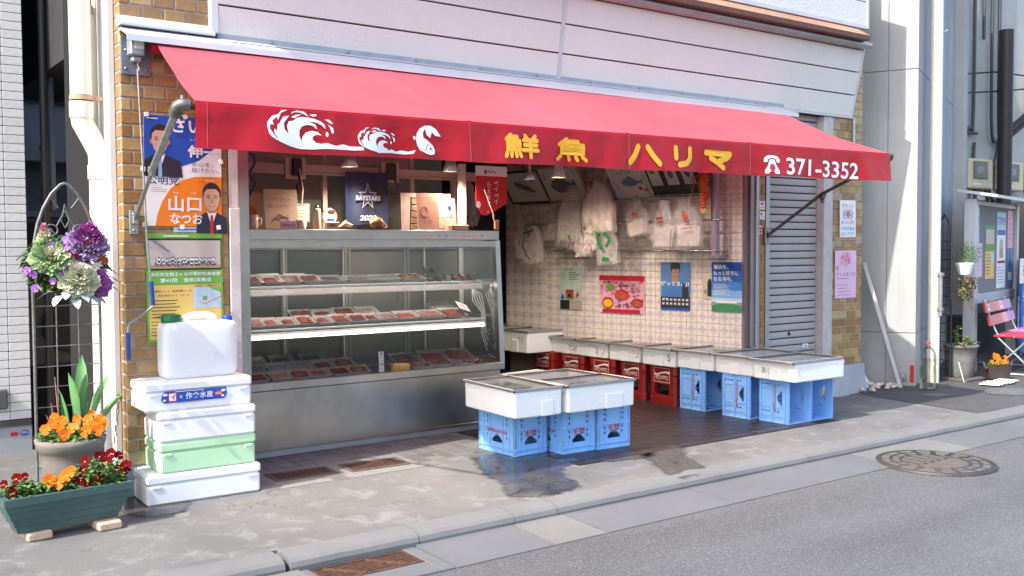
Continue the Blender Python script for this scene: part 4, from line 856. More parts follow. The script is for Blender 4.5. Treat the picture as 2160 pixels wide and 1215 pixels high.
row(3, .62, .20, .775, z3+.055, .17, .13, [SQUID, DRIED, TUNA], ['heap'], 'in back row of bottom deck', .5)
row(3, 1.66, .22, .63, z3+.022, .21, .16, [BROWN, SALM, SALM], ['whole', 'heap', 'slices'], 'at right of bottom deck', .40)
row(3, 1.72, .17, .50, z3+.003, .16, .12, [PINK, PINK, SQUID], ['whole', 'slices', 'heap'], 'at right front of bottom deck', .15)
tray(2.20, .66, z3+.004, .14, .12, SQUID, 'block', 'empty looking white tray beside octopus tray', .1, .2)
# octopus arms
OCT = M('boiled_octopus', (0.34, 0.035, 0.045), 0.25, 0, 0.2, 40); SUCK = M('octopus_sucker', (0.75, 0.55, 0.52), 0.35)
for (x, y, s_, lb) in ((2.24, .52, 1.0, 'coiled red octopus arm with pale suckers at case right'), (2.10, .51, .7, 'small dark octopus piece beside coiled red octopus'), (2.30, .66, .8, 'red octopus piece lying in rear right tray')):
    t = thing('octopus_arm', lb, 'octopus', (x, y, z3+.006)); P = [(.045*s_*math.cos(a*.7)*(1-a/14), .04*s_*math.sin(a*.7)*(1-a/14), .012+.003*a*s_) for a in range(11)]
    q = MB(); q.tube(P, [(.016-.001*a)*s_ for a in range(11)], OCT, 8); q.build('arm', t)
    q = MB(); 
    for a in range(10):
        p = Vector(P[a]); o_ = Vector((p.x, p.y, 0)).normalized()*(.014-.001*a)*s_; q.lathe([(0, -.003), (.005*s_, -.002), (.005*s_, .002), (0, .003)], SUCK, 8, TR(p.x+o_.x, p.y+o_.y, p.z+.006, PI/2, 0, math.atan2(o_.y, o_.x)+PI/2))
    tag(q.build('suckers', t), kind='stuff')
# jars on the top shelf
JARG = glass('jar_plastic', (0.95, 0.93, 0.9), 1.0, .05)
for i, (x, y, z, mt) in enumerate([(1.93, .60, 0, BROWN), (2.0, .61, 0, BROWN), (2.07, .60, 0, SQUID), (2.135, .60, 0, ROE), (2.205, .60, 0, ROE), (2.275, .60, 0, SALM), (1.90, .69, 0, BROWN), (1.93, .66, .056, BROWN), (2.0, .67, .056, BROWN)]):
    t = thing('deli_cup', ('clear cup of %s, %s from the left in cup row' % (nm[mt], ORD[i])) if i < 6 else ('clear cup of brown simmered fish, ' + ('behind the cup row', 'stacked on top at left', 'stacked on top at right')[i-6]), 'cup', (x, y, z1+z), (0, 0, 0), 'deli cups on top shelf')
    q = MB(); q.lathe([(.024, 0), (.031, .04), (.031, .042)], JARG, 16); q.build('cup', t); q = MB(); q.lathe([(.022, .003), (.028, .034), (0, .037)], mt, 14); q.build('filling', t)
    q = MB(); q.lathe([(.033, .044), (.033, .048), (.028, .052), (0, .052)], JARG, 16); q.build('lid', t)
pc = thing('price_card', 'upright white price card in front of the trays', 'price card', (1.435, .465, z3+.02), (-.06, 0, 0)); q = MB(); q.box(0, .038, 0, .002, 0, .135, PAPER); q.build('card', pc)
q = MB(); q.rect(.008, .112, .030, .118, -.001, PRED); q.rect(.016, .118, .022, .13, -.001, PRED); q.rect(.010, .126, .028, .131, -.001, PRED); put_text(q, 'いかと', .003, .09, .013, -.001, PBLACK, 0, 0, .032); put_text(q, 'いか', .006, .068, .013, -.001, PBLACK, 0, 0, .026); put_text(q, '350', .002, .040, .020, -.001, PRED, .02, 0, .034); put_text(q, '円', .010, .010, .018, -.001, PBLACK); q.build('lettering', pc)
pc = thing('price_card', 'white price card lying on pale red fish packs', 'price card', (2.17, .60, z2+.075), (-.9, .3, .2)); q = MB(); q.box(0, .12, 0, .002, 0, .08, PAPER); q.build('card', pc); q = MB(); put_text(q, '600', .02, .03, .03, -.001, PRED, .01); put_text(q, '円', .09, .03, .02, -.001, PBLACK); q.build('lettering', pc)
# orange packets, long sausage-like packs
t = thing('food_packet', 'orange packet with white label in bottom deck', 'packet', (1.55, .49, z3+.004), (.1, 0, -.18)); q = MB(); q.box(0, .13, 0, .07, 0, .05, M('orange_packet', (0.62, 0.30, 0.05), 0.3, 0, .2, 30), .012); q.build('wrapper', t); q = MB(); q.box(.02, .10, .015, .05, .0501, .0515, PAPER); q.build('paper_label', t)

# ------------------------------------------------------------------ things standing on the case and hanging behind it
TZ = 1.4465
PINKW = M('pink_lit_white_paint', (0.50, 0.36, 0.34), 0.5, 0, 0.08, 5)  # white paint with the awning's pink light mixed into its colour
pt = thing('kitchen_partition', 'painted timber and glass partition behind display case', 'partition', (.45, 1.02, 0))
q = MB(); q.box(0, 2.2, 0, .05, 1.845, 1.905, PINKW, .003); q.build('rail', pt); q = MB(); q.box(0, 2.2, -.01, 0, 1.835, 1.850, PINKW, .002); q.build('lower_bead', pt)
for x in (.01, .90, 1.62, 2.0): q = MB(); q.box(x, x+.035, .10, .14, .9, 2.46, PINKW, .003); q.build('post', pt)
q = MB(); q.box(1.88, 1.93, -.20, -.15, 1.44, 1.95, PEEL, .003); q.build('post', pt)
q = MB(); q.box(0, 2.2, .10, .14, 2.10, 2.15, PINKW, .003); q.build('rail', pt)
for x0, x1 in ((.05, .89), (.94, 1.61)): q = MB(); q.box(x0, x1, .115, .12, 1.3, 2.1, PANE); q.build('pane', pt)
for (x, lb) in ((.67, 'black socket on wooden plate left above display case'), (1.41, 'black socket on wooden plate right above display case')):
    t = thing('wall_socket', lb, 'socket', (x+.45-.03, 1.01, 1.80)); q = MB(); q.box(-.075, .075, -.014, 0, 0, .15, PINKW, .003); q.build('plate', t); q = MB(); q.box(-.035, .035, -.05, -.014, .02, .14, BLACK, .008); q.build('socket', t)
    q = MB(); q.tube([(.0, -.045, .04), (.01, -.06, -.02), (-.01, -.05, -.05), (0, -.05, -.10)] if x < 1 else [(.02, -.04, .03), (.05, -.05, -.05), (0, -.05, -.09), (-.05, -.05, -.05), (-.06, -.04, .0)], .008, BLACK, 6); q.build('cord', t)
t = thing('food_sample', 'clear bag with paper label hanging on pink cord', 'sample bag', (1.10, .93, 1.53)); q = MB(); q.tube([(.0, .03, .34), (.01, .0, .2), (0, 0, .10)], .006, M('pink_cord', (.55, .3, .28), .6), 6); q.build('cord', t); q = MB(); q.box(-.06, .06, -.006, .006, -.03, .10, BAGC, .004); q.build('bag', t); q = MB(); q.box(-.04, .045, -.008, -.006, -.015, .075, M('cream_label', (.62, .5, .34), .6), .001); q.rect(-.03, .03, .035, .034, -.009, PBLACK); q.rect(-.03, .05, .03, .054, -.009, PBLACK); q.rect(-.03, .01, .02, .014, -.009, PBLACK); q.build('label_card', t)
t = thing('rope_hook', 'dark blue rope loops hanging left above display case', 'rope', (.60, .62, 1.70)); q = MB(); q.tube(cr([(-.03, 0, .22), (.03, 0, .215), (.05, 0, .17), (.02, 0, .11), (-.01, 0, .06), (-.05, 0, .03), (-.07, 0, -.03)]), .009, PNAVY, 8); q.tube(cr([(-.0, .01, .20), (-.01, .01, .14), (.03, .01, .07), (.055, .01, .03), (.03, .01, -.02), (.0, .01, -.06)]), .009, PNAVY, 8); q.build('rope', t); q = MB(); q.tube([(0, 0, .75), (0, 0, .21)], .004, GALV, 6); q.build('hook_wire', t)
CARDB = M('beige_card', (0.55, 0.44, 0.34), 0.55, 0, 0.06, 6); BRCARD = M('brown_card', (0.42, 0.28, 0.17), 0.55, 0, 0.1, 6)
def board(x, y, w, h, mat, label, tilt=-.12, rz=0, fn=None, z=TZ):
    t = thing('autograph_board', label, 'board', (x, y, z), (tilt, 0, rz)); q = MB(); q.box(0, w, 0, .004, 0, h, mat, .001); q.build('card', t)
    if fn: q = MB(); fn(q); q.build('ink_print', t)
    return t
board(.585, .74, .17, .24, BRCARD, 'brown backed board behind white cup on display case', fn=lambda q: (q.disc(.09, .10, .035, .05, -.001, BROWN), q.rect(.06, .03, .12, .05, -.001, CARDB)))
def sh2(q):
    put_text(q, 'ハリマさんへ', .02, .185, .026, -.001, PBLACK, -.012, .1, .17); put_text(q, '生真いかがです', .015, .14, .026, -.001, PBLACK, -.012, .1, .16)
    for k in range(3): q.tube([(.04+.012*k, -.001, .04+.02*k), (.10, -.001, .10-.02*k), (.17, -.001, .06+.02*k)], .0015, PBLACK, 4)
board(.755, .72, .235, .265, CARDB, 'autograph board with brush writing left on display case', rz=.03, fn=sh2)
board(.83, .66, .11, .055, LILAC, 'small lilac date card in front of autograph board', fn=lambda q: put_text(q, '令和4年7月3日', .008, .016, .02, -.001, PBLACK, .008, .1, .095))
t = thing('cup', 'white mug left on top of display case', 'cup', (.64, .66, TZ)); q = MB(); q.lathe([(.032, 0), (.038, .01), (.04, .09), (.037, .09), (.034, .012), (0, .01)], M('glazed_white', (.66, .6, .55), .2), 18); q.build('body', t); q = MB(); q.tube([(.038, 0, .07), (.06, 0, .065), (.062, 0, .035), (.037, 0, .025)], .006, PAPER, 6); q.build('handle', t)
t = thing('spray_can', 'slim beige can between boards on display case', 'can', (1.115, .72, TZ)); q = MB(); q.lathe([(.026, 0), (.026, .13), (.018, .142), (.0, .142)], CARDB, 16); q.build('body', t); q = MB(); q.lathe([(.012, .1425), (.012, .16), (0, .16)], PBLACK, 12); q.build('nozzle', t)
t = thing('small_box', 'small beige box beside slim can on display case', 'box', (1.16, .66, TZ)); q = MB(); q.box(0, .09, 0, .05, 0, .05, CARDB, .002); q.box(.02, .06, -.001, 0, .02, .035, BROWN); q.build('carton', t)
t = thing('paper_cup', 'white paper packet beside autograph board on display case', 'packet', (.985, .68, TZ)); q = MB(); q.lathe([(.028, 0), (.036, .06), (0, .06)], PAPER, 14); q.build('body', t)
t = thing('seashell', 'pale knobbly seashell on display case', 'shell', (1.29, .66, TZ+.012)); q = MB(); q.tube([(-.05, 0, .0), (-.02, 0, .01), (.0, 0, .02), (.03, 0, .015), (.06, 0, .02)], [.004, .016, .028, .02, .003], M('pale_shell', (.58, .47, .38), .4, 0, .2, 30), 7, smooth=False); q.tube([(0, 0, .03), (.01, -.01, .055)], [.016, .002], M('pale_shell', (.5, .4, .3)), 6, smooth=False); q.build('shell', t)
t = thing('conch_shell', 'brown ridged conch shell under navy banner', 'shell', (1.52, .62, TZ+.035)); q = MB(); P = []; 
for k in range(9): P.append((-.06+k*.017, 0, .012*math.sin(k*.6)))
q.tube(P, [.012, .026, .036, .042, .04, .03, .024, .014, .004], M('brown_shell', (.26, .13, .05), .35, 0, .45, 60, .6, 120), 12); q.build('shell', t)
t = thing('round_sticker', 'round white sticker with red rim left of navy banner', 'sticker', (1.245, .80, TZ+.09), (-.05, 0, 0)); q = MB(); q.lathe([(.058, 0), (.058, .003), (0, .003)], PRED, 28, TR(0, 0, 0, PI/2)); q.disc(0, 0, .052, .052, -.0035, CARDB, 28); q.disc(.012, .014, .026, .03, -.004, SKIN, 18); q.disc(.012, .032, .03, .016, -.0045, PBLACK, 16); q.rect(-.02, -.03, .035, -.012, -.0045, PBLUE); q.build('disc', t); q = MB(); q.tube([(0, .002, -.05), (0, .01, -.09)], .004, STEEL, 6); q.build('stand', t)
# navy banner
bn = thing('team_banner', 'navy hanging banner with star emblem and year', 'banner', (1.455, .98, 1.455)); q = MB(); NAVY = M('navy_cloth', (.010, .018, .055), .55, 0, .25, 8)
V = [(x*.335/10, .012*math.sin(x*1.1)-.004, z) for x in range(11) for z in (.41, .04-.02*abs(x-5)/5+(.03 if x < 1 else 0))]
q.add(V, [(2*i, 2*i+1, 2*i+3, 2*i+2) for i in range(10)], NAVY, True); q.build('cloth', bn)
q = MB(); star = []
for k in range(10): a = PI/2+k*PI/5; r = .092 if k % 2 == 0 else .038; star.append((.168+r*math.cos(a)*(.85), .235+r*math.sin(a)*1.15))
star2 = [(.168+(x-.168)*.8, .235+(z-.235)*.8) for x, z in star]
q.poly(star, -.022, GREY); q.poly(star2, -.0225, NAVY); q.box(.07, .27, -.0245, -.023, .205, .245, PNAVY); put_text(q, 'BAYSTARS', .072, .208, .034, -.026, M('banner_silver', (.35, .34, .36), .4), .02, 0, .195); put_text(q, '2022', .10, .065, .036, -.024, PAPER, .02, .2, .135); q.build('emblem', bn)
# boards right of the banner
bd = board(1.80, .78, .42, .27, M('dim_board', (.40, .28, .27), .5), 'wide board with team lettering behind autograph cards', -.06, fn=lambda q: (put_text(q, 'YOKOHAMA FC様', .07, .225, .022, -.001, PNAVY, .02, .1, .16), q.rect(.26, .215, .40, .255, -.001, PNAVY)))
t = thing('card_frame', 'narrow frame of small brown pictures beside navy banner', 'frame', (1.83, .72, TZ), (-.1, .1, 0)); q = MB(); q.box(0, .08, 0, .008, 0, .24, PBLACK, .002); q.build('frame', t)
for k in range(5): q = MB(); q.box(.008, .072, -.003, 0, .008+k*.046, .046+k*.046, BRCARD, .002); q.build('picture', t)
SALC = M('salmon_card', (.62, .36, .30), .5, 0, .05)
def sh3(q):
    put_text(q, 'ニッポン放送', .02, .22, .018, -.001, BROWN, -.012, 0, .10); put_text(q, 'ありがとう', .09, .19, .018, -.001, BROWN, -.012, 0, .08)
    q.tube([(.06+.03*math.cos(a), -.001, .13+.04*math.sin(a)) for a in [k*.5 for k in range(12)]], .0012, BROWN, 4); q.tube([(.03, -.001, .12), (.05, -.001, .10), (.09, -.001, .10)], .0012, BROWN, 4); put_text(q, 'いか', .05, .045, .03, -.001, BROWN)
board(1.875, .68, .18, .265, SALC, 'salmon coloured autograph board with drawing on display case', -.1, -.02, sh3)
def sh4(q): q.rect(.055, .10, .14, .185, -.001, LILAC); q.disc(.115, .165, .018, .02, -.0015, PNAVY); q.rect(.10, .105, .135, .15, -.0015, GREY); q.disc(.035, .05, .034, .042, -.0015, PRED, 20); q.disc(.035, .05, .030, .038, -.002, CARDB, 20); q.disc(.04, .055, .018, .02, -.0025, SKIN, 14)
board(2.06, .72, .165, .235, M('pinkish_card', (.56, .37, .36), .5), 'pinkish autograph board with small portrait on display case', -.08, .02, sh4)
t = thing('wooden_block', 'small wooden box before pinkish autograph board', 'box', (2.12, .62, TZ)); q = MB(); q.box(0, .15, 0, .05, 0, .038, WOOD, .003); q.box(.03, .14, -.001, 0, .006, .032, CARDB); q.build('box', t)
# hand bell brush on string and payment flag
t = thing('brush', 'wooden handled brush hanging on string at right', 'brush', (2.50, .60, 1.45)); q = MB(); q.tube([(-.08, .04, .30), (-.02, 0, .10)], .003, CARDB, 5); q.build('string', t); q = MB(); q.box(-.022, .022, -.008, .008, 0, .075, WOOD, .008); q.tube([(-.02, 0, .07), (-.03, 0, .11)], .006, WOOD, 6); q.build('handle', t)
PFL = M('flag_red', (.50, .010, .018), .5, 0, .06, 5)
fl = thing('payment_flag', 'red pennant shaped payment flag with white vertical lettering', 'flag', (2.385, .70, 1.565)); q = MB(); q.prism([(0, .09), (0, .29), (.285, .29), (.285, .09), (.10, -.005), (.05, 0)], 0, .004, PFL); q.prism([(0, .2905), (0, .365), (.285, .365), (.285, .2905)], 0, .004, PAPER); q.build('cloth', fl)
q = MB(); q.rect(.075, .305, .10, .335, -.001, PRED); put_text(q, 'PayPay', .11, .308, .026, -.001, PBLACK, .006)
def vtext(q, s_, x, z, h, mt, off): 
    for ch in s_:
        V_, F_, W2, H2 = chars[ch]; sc2 = h/.95; l_ = MB(); l_.add([(x+a*sc2, -.0015, z+b_*sc2) for a, b_ in V_], F_, mt); l_.build('letter', q); z -= h*1.12
chars = {}
for ch in 'ペイ使えます。': want(ch, .006, 0)
bake_text([(ch, .006, 0) for ch in 'ペイ使えます。'])
for ch in 'ペイ使えます。': chars[ch] = _T[(ch, .006, 0)]
[vtext(fl, s_, x_, z_, .042, PWHITE, 0) for s_, x_, z_ in (('ペイペイ', .165, .225), ('使えます。', .10, .205))]; q.disc(.02, .075, .022, .026, -.001, PAPER, 16); q.build('lettering', fl)
# lamps
BULB = emis('lit_bulb', (1.0, .80, .52), 14.0); BULBW = emis('lit_bulb_white', (1.0, .95, .88), 12.0)
def spot(name, x, y, z, label, mat, r, h, watt, rim=True, tilt=0.0, col=(1, .82, .6), bulb=None):
    t = thing(name, label, 'lamp', (x, y, z), (tilt, 0, 0), 'lamps inside the shop'); q = MB(); q.lathe([(r*.55, h*1.25), (r*.6, h), (r*.75, h*.8), (r, 0), (r*.96, 0), (r*.7, h*.78)], mat, 20); q.build('shade', t)
    q = MB(); q.lathe([(0, .012), (r*.8, .012), (r*.8, .016), (0, .016)], bulb or BULB, 16); q.build('bulb', t)
    q = MB(); q.tube([(0, 0, h*1.2), (0, 0, 2.455-z)], .012, mat, 8); q.build('stem', t)
    l_ = bpy.data.lights.new('lamp_light', 'SPOT'); l_.energy = watt; l_.shadow_soft_size = .05; l_.color = col; l_.spot_size = rad(150); l_.spot_blend = .6; lo = link('lamp_light', l_, t, (0, 0, -.004))
LSH = M('lamp_grey', (.48, .47, .48), .35, .5); LWH = M('lamp_white', (.68, .62, .6), .4)
spot('spot_lamp', 1.36, .72, 1.875, 'grey bell lamp above navy banner', LSH, .058, .07, 30); spot('spot_lamp', 2.16, .70, 1.875, 'grey bell lamp left of red payment flag', LSH, .055, .07, 28); spot('spot_lamp', .80, 1.35, 1.76, 'small lit bulb lamp behind rope loops', LSH, .045, .04, 40)
spot('spot_lamp', 3.05, .92, 1.865, 'bright small lamp over leftmost framed print', LSH, .045, .05, 26, col=(1, .9, .78), bulb=BULBW); spot('spot_lamp', 3.45, 1.05, 1.90, 'white slotted lamp right of bream print', LWH, .062, .08, 14); spot('spot_lamp', 3.80, .30, 1.935, 'white lamp before black framed panel', LWH, .055, .06, 9, col=(1, .9, .78), bulb=BULBW)
# ------------------------------------------------------------------ things on the tiled wall (wall frame: +x to the street, -y into the shop)
WX, WY = 4.549, 0.0
cwa, swa = math.cos(WA), math.sin(WA)
def wl(x, y, z): return (WX+x*cwa-y*swa, WY+x*swa+y*cwa, z)
def wthing(name, label, cat, x, y, z, rot=(0, 0, 0), group=None): return thing(name, label, cat, wl(x, y, z), (rot[0], rot[1], rot[2]+WA), group)
# posters on the wall
def poster(name, label, x, z, w, h, mat, fn, wallmount=True, y=-.014, loc=None, rz=0, cat='poster', tilt=0):
    if wallmount: t = wthing(name, label, cat, x, y, z, (0, tilt, 0))
    else: t = thing(name, label, cat, loc, (0, tilt, rz))
    q = MB(); q.box(0, w, 0, .0015, 0, h, mat); q.build('sheet', t)
    q = MB(); fn(q, w, h); q.build('printed_design', t); return t
def lines(q, x0, x1, z0, n, dz, mt, t_=.003, y=-.001, seed=1):
    r_ = random.Random(seed)
    for k in range(n): q.rect(x0, z0-k*dz, x0+(x1-x0)*r_.uniform(.6, 1), z0-k*dz+t_, y, mt)
def sc(y, w, h, P): return [(a*w, b_*h) for a, b_ in P]
def p_green(q, w, h):
    put_text(q, 'お店の紹介', .06, h-.035, .02, -.001, PBLACK, 0, 0, .10); lines(q, .01, .10, h-.06, 4, .018, PBLACK); lines(q, .11, w-.02, h-.055, 5, .016, PBLACK, .005)
    q.rect(.07, .10, .17, .19, -.001, BROWN); q.rect(.075, .165, .165, .185, -.0015, PRED); q.rect(.10, .12, .14, .15, -.0015, PBLACK); q.poly([(.01, .10), (.055, .10), (.05, .13), (.02, .15)], -.001, PBLUE); q.poly([(.19, .10), (.215, .18), (.24, .14)], -.001, PRED); q.rect(.002, .003, .12, .092, -.001, PBLACK); q.rect(.13, .003, w-.003, .088, -.001, GREY)
    for k in range(5): q.rect(.135, .012+.016*k, w-.008, .02+.016*k, -.0015, CARDB)
poster('recipe_sheet', 'pale green shop information sheet on tiled wall', -1.985, .728, .270, .405, M('pale_green_paper', (.42, .52, .44), .55), p_green)
def p_pink(q, w, h):
    r_ = random.Random(5)
    for k in range(120): q.disc(r_.uniform(.02, w-.02), r_.uniform(.05, h-.05), r_.uniform(.008, .022), r_.uniform(.008, .018), -.0006-.00003*k, (PK1, PK2, PK3)[k % 3], 8)
    q.rect(0, h-.045, w, h, -.006, PRED); q.rect(.04, 0, w-.05, .035, -.006, PRED); q.rect(.005, .003, .035, .035, -.006, PAPER)
    for (x, z, rx, rz, m1, m2) in ((.13, .235, .06, .035, WOOD, LEAFL), (.26, .165, .08, .05, PRED, SALM), (.10, .09, .065, .05, TUNA, FYEL), (.43, .095, .065, .042, TUNA, SALM)):
        q.disc(x, z, rx, rz, -.0065, m1, 20); q.disc(x, z-.004, rx*.82, rz*.75, -.007, m2, 18)
    put_text(q, 'まぐろ', .22, .045, .045, -.008, PBLACK, .015, 0, .12); put_text(q, '春を味わう', .22, .235, .028, -.008, PBLACK, .006, 0, .12); put_text(q, '産地直送', .05, .27, .02, -.008, PBLACK, .006, 0, .09); put_text(q, '魚拓', .36, .19, .05, -.008, BROWN)
PK1 = M('blossom_pink', (.62, .16, .30), .5); PK2 = M('blossom_pale', (.70, .36, .45), .5); PK3 = M('blossom_deep', (.50, .06, .17), .5)
poster('spring_poster', 'bright pink spring fish poster on tiled wall', -1.50, .721, .51, .34, PK2, p_pink)
def p_man(q, w, h):
    q.rect(0, 0, w, .115, -.001, PBLACK); q.rect(0, 0, w, .02, -.0015, PBLUE)
    q.poly([(.02, .115), (.03, .21), (.10, .255), (.20, .255), (.275, .21), (.285, .115)], -.001, M('shirt_blue', (.05, .16, .40), .5)); q.poly([(.22, .115), (.225, .24), (.285, .20), (.29, .115)], -.0012, SUIT)
    q.rect(.12, .24, .18, .30, -.0015, SKIN2); q.disc(.15, .325, .038, .055, -.002, SKIN2, 18); q.poly([(.105, .33), (.10, .39), (.12, .415), (.19, .415), (.205, .38), (.198, .33), (.19, .365), (.16, .35), (.13, .36)], -.0025, PBLACK)
    for x in (.137, .163): q.disc(x, .328, .007, .003, -.003, PBLACK, 8)
    q.rect(.142, .292, .160, .295, -.003, TUNA); q.disc(.15, .31, .005, .006, -.0028, SKIN, 8)
    put_text(q, '待ってろ、J1', .005, .205, .045, -.004, PWHITE, .02, .15, .29)
    for r in range(2):
        for c in range(7): q.rect(.015+c*.041, .045+r*.035, .043+c*.041, .068+r*.035, -.0018, GREY); q.rect(.019+c*.041, .052+r*.035, .034+c*.041, .062+r*.035, -.0022, PAPER)
    lines(q, .02, .10, .10, 1, .01, PAPER, .004, -.002)
poster('calendar_poster', 'blue calendar poster of person in blue shirt', -.816, .770, .300, .415, M('poster_sky_blue', (.09, .20, .42), .45, 0, .1, 4), p_man)
def p_sky(q, w, h):
    for k, (z, cl) in enumerate(((.33, (.015, .07, .30)), (.25, (.02, .11, .40)), (.18, (.05, .20, .52)), (.115, (.20, .40, .66)))): q.rect(0, z if k else z, w, (h, .33, .25, .18)[k], -.001, M('sky_print%d' % k, cl, .45))
    q.rect(0, .08, w, .115, -.001, M('sky_print4', (.5, .6, .7), .45)); q.poly([(0, 0), (w, 0), (w, .055), (.2, .068), (.08, .068), (0, .05)], -.0015, M('pitch_green', (.04, .22, .08), .5)); q.poly([(0, .05), (.08, .068), (.2, .068), (w, .055), (w, .085), (.24, .078), (.06, .078), (0, .085)], -.0017, GREY); q.rect(.05, .075, .24, .095, -.0018, PAPER)
    put_text(q, '横浜を、', .02, .355, .038, -.003, PWHITE, .012, 0, .14); put_text(q, 'もっと好きに', .02, .305, .038, -.003, PWHITE, .012, 0, .235); put_text(q, 'なる場所。', .02, .255, .038, -.003, PWHITE, .012, 0, .18); lines(q, .02, .20, .225, 8, .012, PAPER, .003, -.003, 3)
poster('stadium_poster', 'blue sky poster with white lettering over green pitch', -.300, .775, .288, .415, PBLUE, p_sky)
poster('old_leaflet', 'worn cream leaflet half hidden by blue sky poster', -.385, .88, .09, .20, CARDB, lambda q, w, h: (q.disc(.065, .12, .022, .05, -.001, PBLACK), q.rect(.045, .02, .085, .11, -.001, PBLACK), q.disc(.025, .06, .02, .02, -.001, GREY)))
# rails
POL = M('polished_rail', (.55, .54, .53), .2, 1.0)
for lb, x0, x1, z in (('upper chrome rail under the framed fish prints', -2.38, -.28, 1.735), ('middle chrome rail in front of hanging bags', -2.40, -.14, 1.538), ('lowest dark rail behind hanging bags', -1.95, -.12, 1.285)):
    t = wthing('wall_rail', lb, 'rail', 0, 0, z); q = MB(); q.tube([(x0, -.15, 0), (x1, -.15, 0)], .009, POL, 8); q.build('bar', t)
    for x in (x0+.03, x1-.03, (x0+x1)/2): q = MB(); q.tube([(x, -.002, 0), (x, -.15, 0)], .007, POL, 6); q.build('bracket', t)
t = wthing('wall_post', 'lilac grey round post beside tiled wall front', 'post', -.20, -.12, 1.22); LILP = M('lilac_grey_paint', (.27, .22, .28), .45, 0, .1, 5); q = MB(); q.tube([(0, 0, .03), (0, 0, 1.23)], .036, LILP, 14); q.build('tube', t); q = MB(); q.box(-.05, .06, -.045, .118, .0, .03, FRM, .004); q.build('foot', t)
t = wthing('wall_post', 'dark round post behind hanging bags in mid wall', 'post', -1.28, -.12, 1.55); q = MB(); q.tube([(0, 0, 0), (0, 0, .90)], .036, LILP, 14); q.build('tube', t)
# framed prints leaning forward on the top rail
def framed(label, x0, x1, z, h, fm, bgm, fn, tilt=.62):
    t = wthing('framed_print', label, 'picture', x0, -.115, z, (0, 0, 0), 'framed fish prints'); w = x1-x0
    X = TR(0, 0, 0, tilt); q = MB(); b_ = .018
    for a in ((0, w, 0, b_), (0, w, h-b_, h), (0, b_, b_, h-b_), (w-b_, w, b_, h-b_)): q.box(a[0], a[1], -.018, 0, a[2], a[3], fm, .002, X)
    q.build('frame', t); q = MB(); q.box(b_, w-b_, -.010, -.004, b_, h-b_, bgm, 0, X); q.build('mount', t)
    q = MB(); fn(q, w, h, X); q.build('printed_design', t)
INK = M('grey_ink_wash', (.11, .11, .12), .5, 0, .5, 40); OFFW = M('off_white_mount', (.50, .46, .43), .6, 0, .04, 5)
def fishdraw(q, cx, cz, L, H, X, mt, y=-.0108):
    P = [(cx-L*.5, cz), (cx-L*.35, cz+H*.35), (cx-L*.1, cz+H*.5), (cx+L*.15, cz+H*.35), (cx+L*.33, cz+H*.1), (cx+L*.5, cz+H*.35), (cx+L*.46, cz), (cx+L*.5, cz-H*.3), (cx+L*.33, cz-H*.06), (cx+L*.1, cz-H*.35), (cx-L*.2, cz-H*.45), (cx-L*.4, cz-H*.25)]
    q.poly(P, y, mt, X); q.disc(cx-L*.36, cz+H*.1, L*.02, L*.02, y-.0006, OFFW, 8, 0, X)
    q.poly([(cx-L*.2, cz+H*.48), (cx-L*.1, cz+H*.72), (cx, cz+H*.62), (cx+L*.12, cz+H*.4)], y, mt, X)
def prn(q, w, h, X):
    q.disc(w*.5, h*.5, w*.26, h*.09, -.0108, INK, 16, -.45, X)
    for k in range(7): a = -.45; q.tube([tuple(X @ Vector((w*(.3+.06*k), -.011, h*(.58-.05*k)))), tuple(X @ Vector((w*(.25+.06*k), -.011, h*(.42-.05*k))))], .002, INK, 4)
    q.tube([tuple(X @ Vector(p)) for p in ((w*.28, -.011, h*.62), (w*.5, -.011, h*.72), (w*.8, -.011, h*.4))], .002, INK, 4); q.rect(w*.72, h*.62, w*.76, h*.82, -.0108, BROWN, X)
framed('dark framed lobster ink print leaning at far left', -2.50, -1.99, 1.752, .36, PBLACK, OFFW, prn)
framed('wood framed bream ink print leaning above bags', -2.02, -1.51, 1.752, .38, WOOD, OFFW, lambda q, w, h, X: (fishdraw(q, w*.52, h*.45, w*.62, h*.45, X, INK), q.rect(w*.14, h*.62, w*.17, h*.82, -.0108, INK, X)))
framed('frameless mackerel colour print leaning right of bags', -1.20, -.80, 1.757, .37, OFFW, OFFW, lambda q, w, h, X: (fishdraw(q, w*.55, h*.42, w*.6, h*.26, X, M('mackerel_blue', (.10, .16, .20), .4)), q.disc(w*.72, h*.25, .022, .022, -.0112, PRED, 12, 0, X), q.disc(w*.85, h*.2, .016, .016, -.0112, PRED, 12, 0, X), [q.disc(w*(.3+.1*k), h*(.68+.05*(k % 2)), .02, .008, -.0112, LEAFL, 8, .6*k, X) for k in range(4)]))
def tri(q, w, h, X):
    for k in range(3):
        x0 = .06+k*(w-.08)/3; q.rect(x0, h*.30, x0+.115, h*.88, -.0108, OFFW, X)
        if k == 0: q.disc(x0+.05, h*.7, .03, .03, -.0112, LEAFL, 12, 0, X)
        else:
            q.disc(x0+.055, h*.6, .026, .045, -.0112, INK, 12, 0, X)
            for s_ in (-1, 1):
                for j in range(4): q.tube([tuple(X @ Vector((x0+.055, -.0113, h*(.52+.06*j)))), tuple(X @ Vector((x0+.055+s_*.045, -.0113, h*(.50+.10*j))))], .002, INK, 4)
        for j in range(3): q.rect(x0+.02+.03*j, h*.33, x0+.025+.03*j, h*.48, -.0112, PBLACK, X)
framed('black framed panel of three fish cards leaning right', -.84, -.26, 1.757, .36, STEEL, PBLACK, tri)
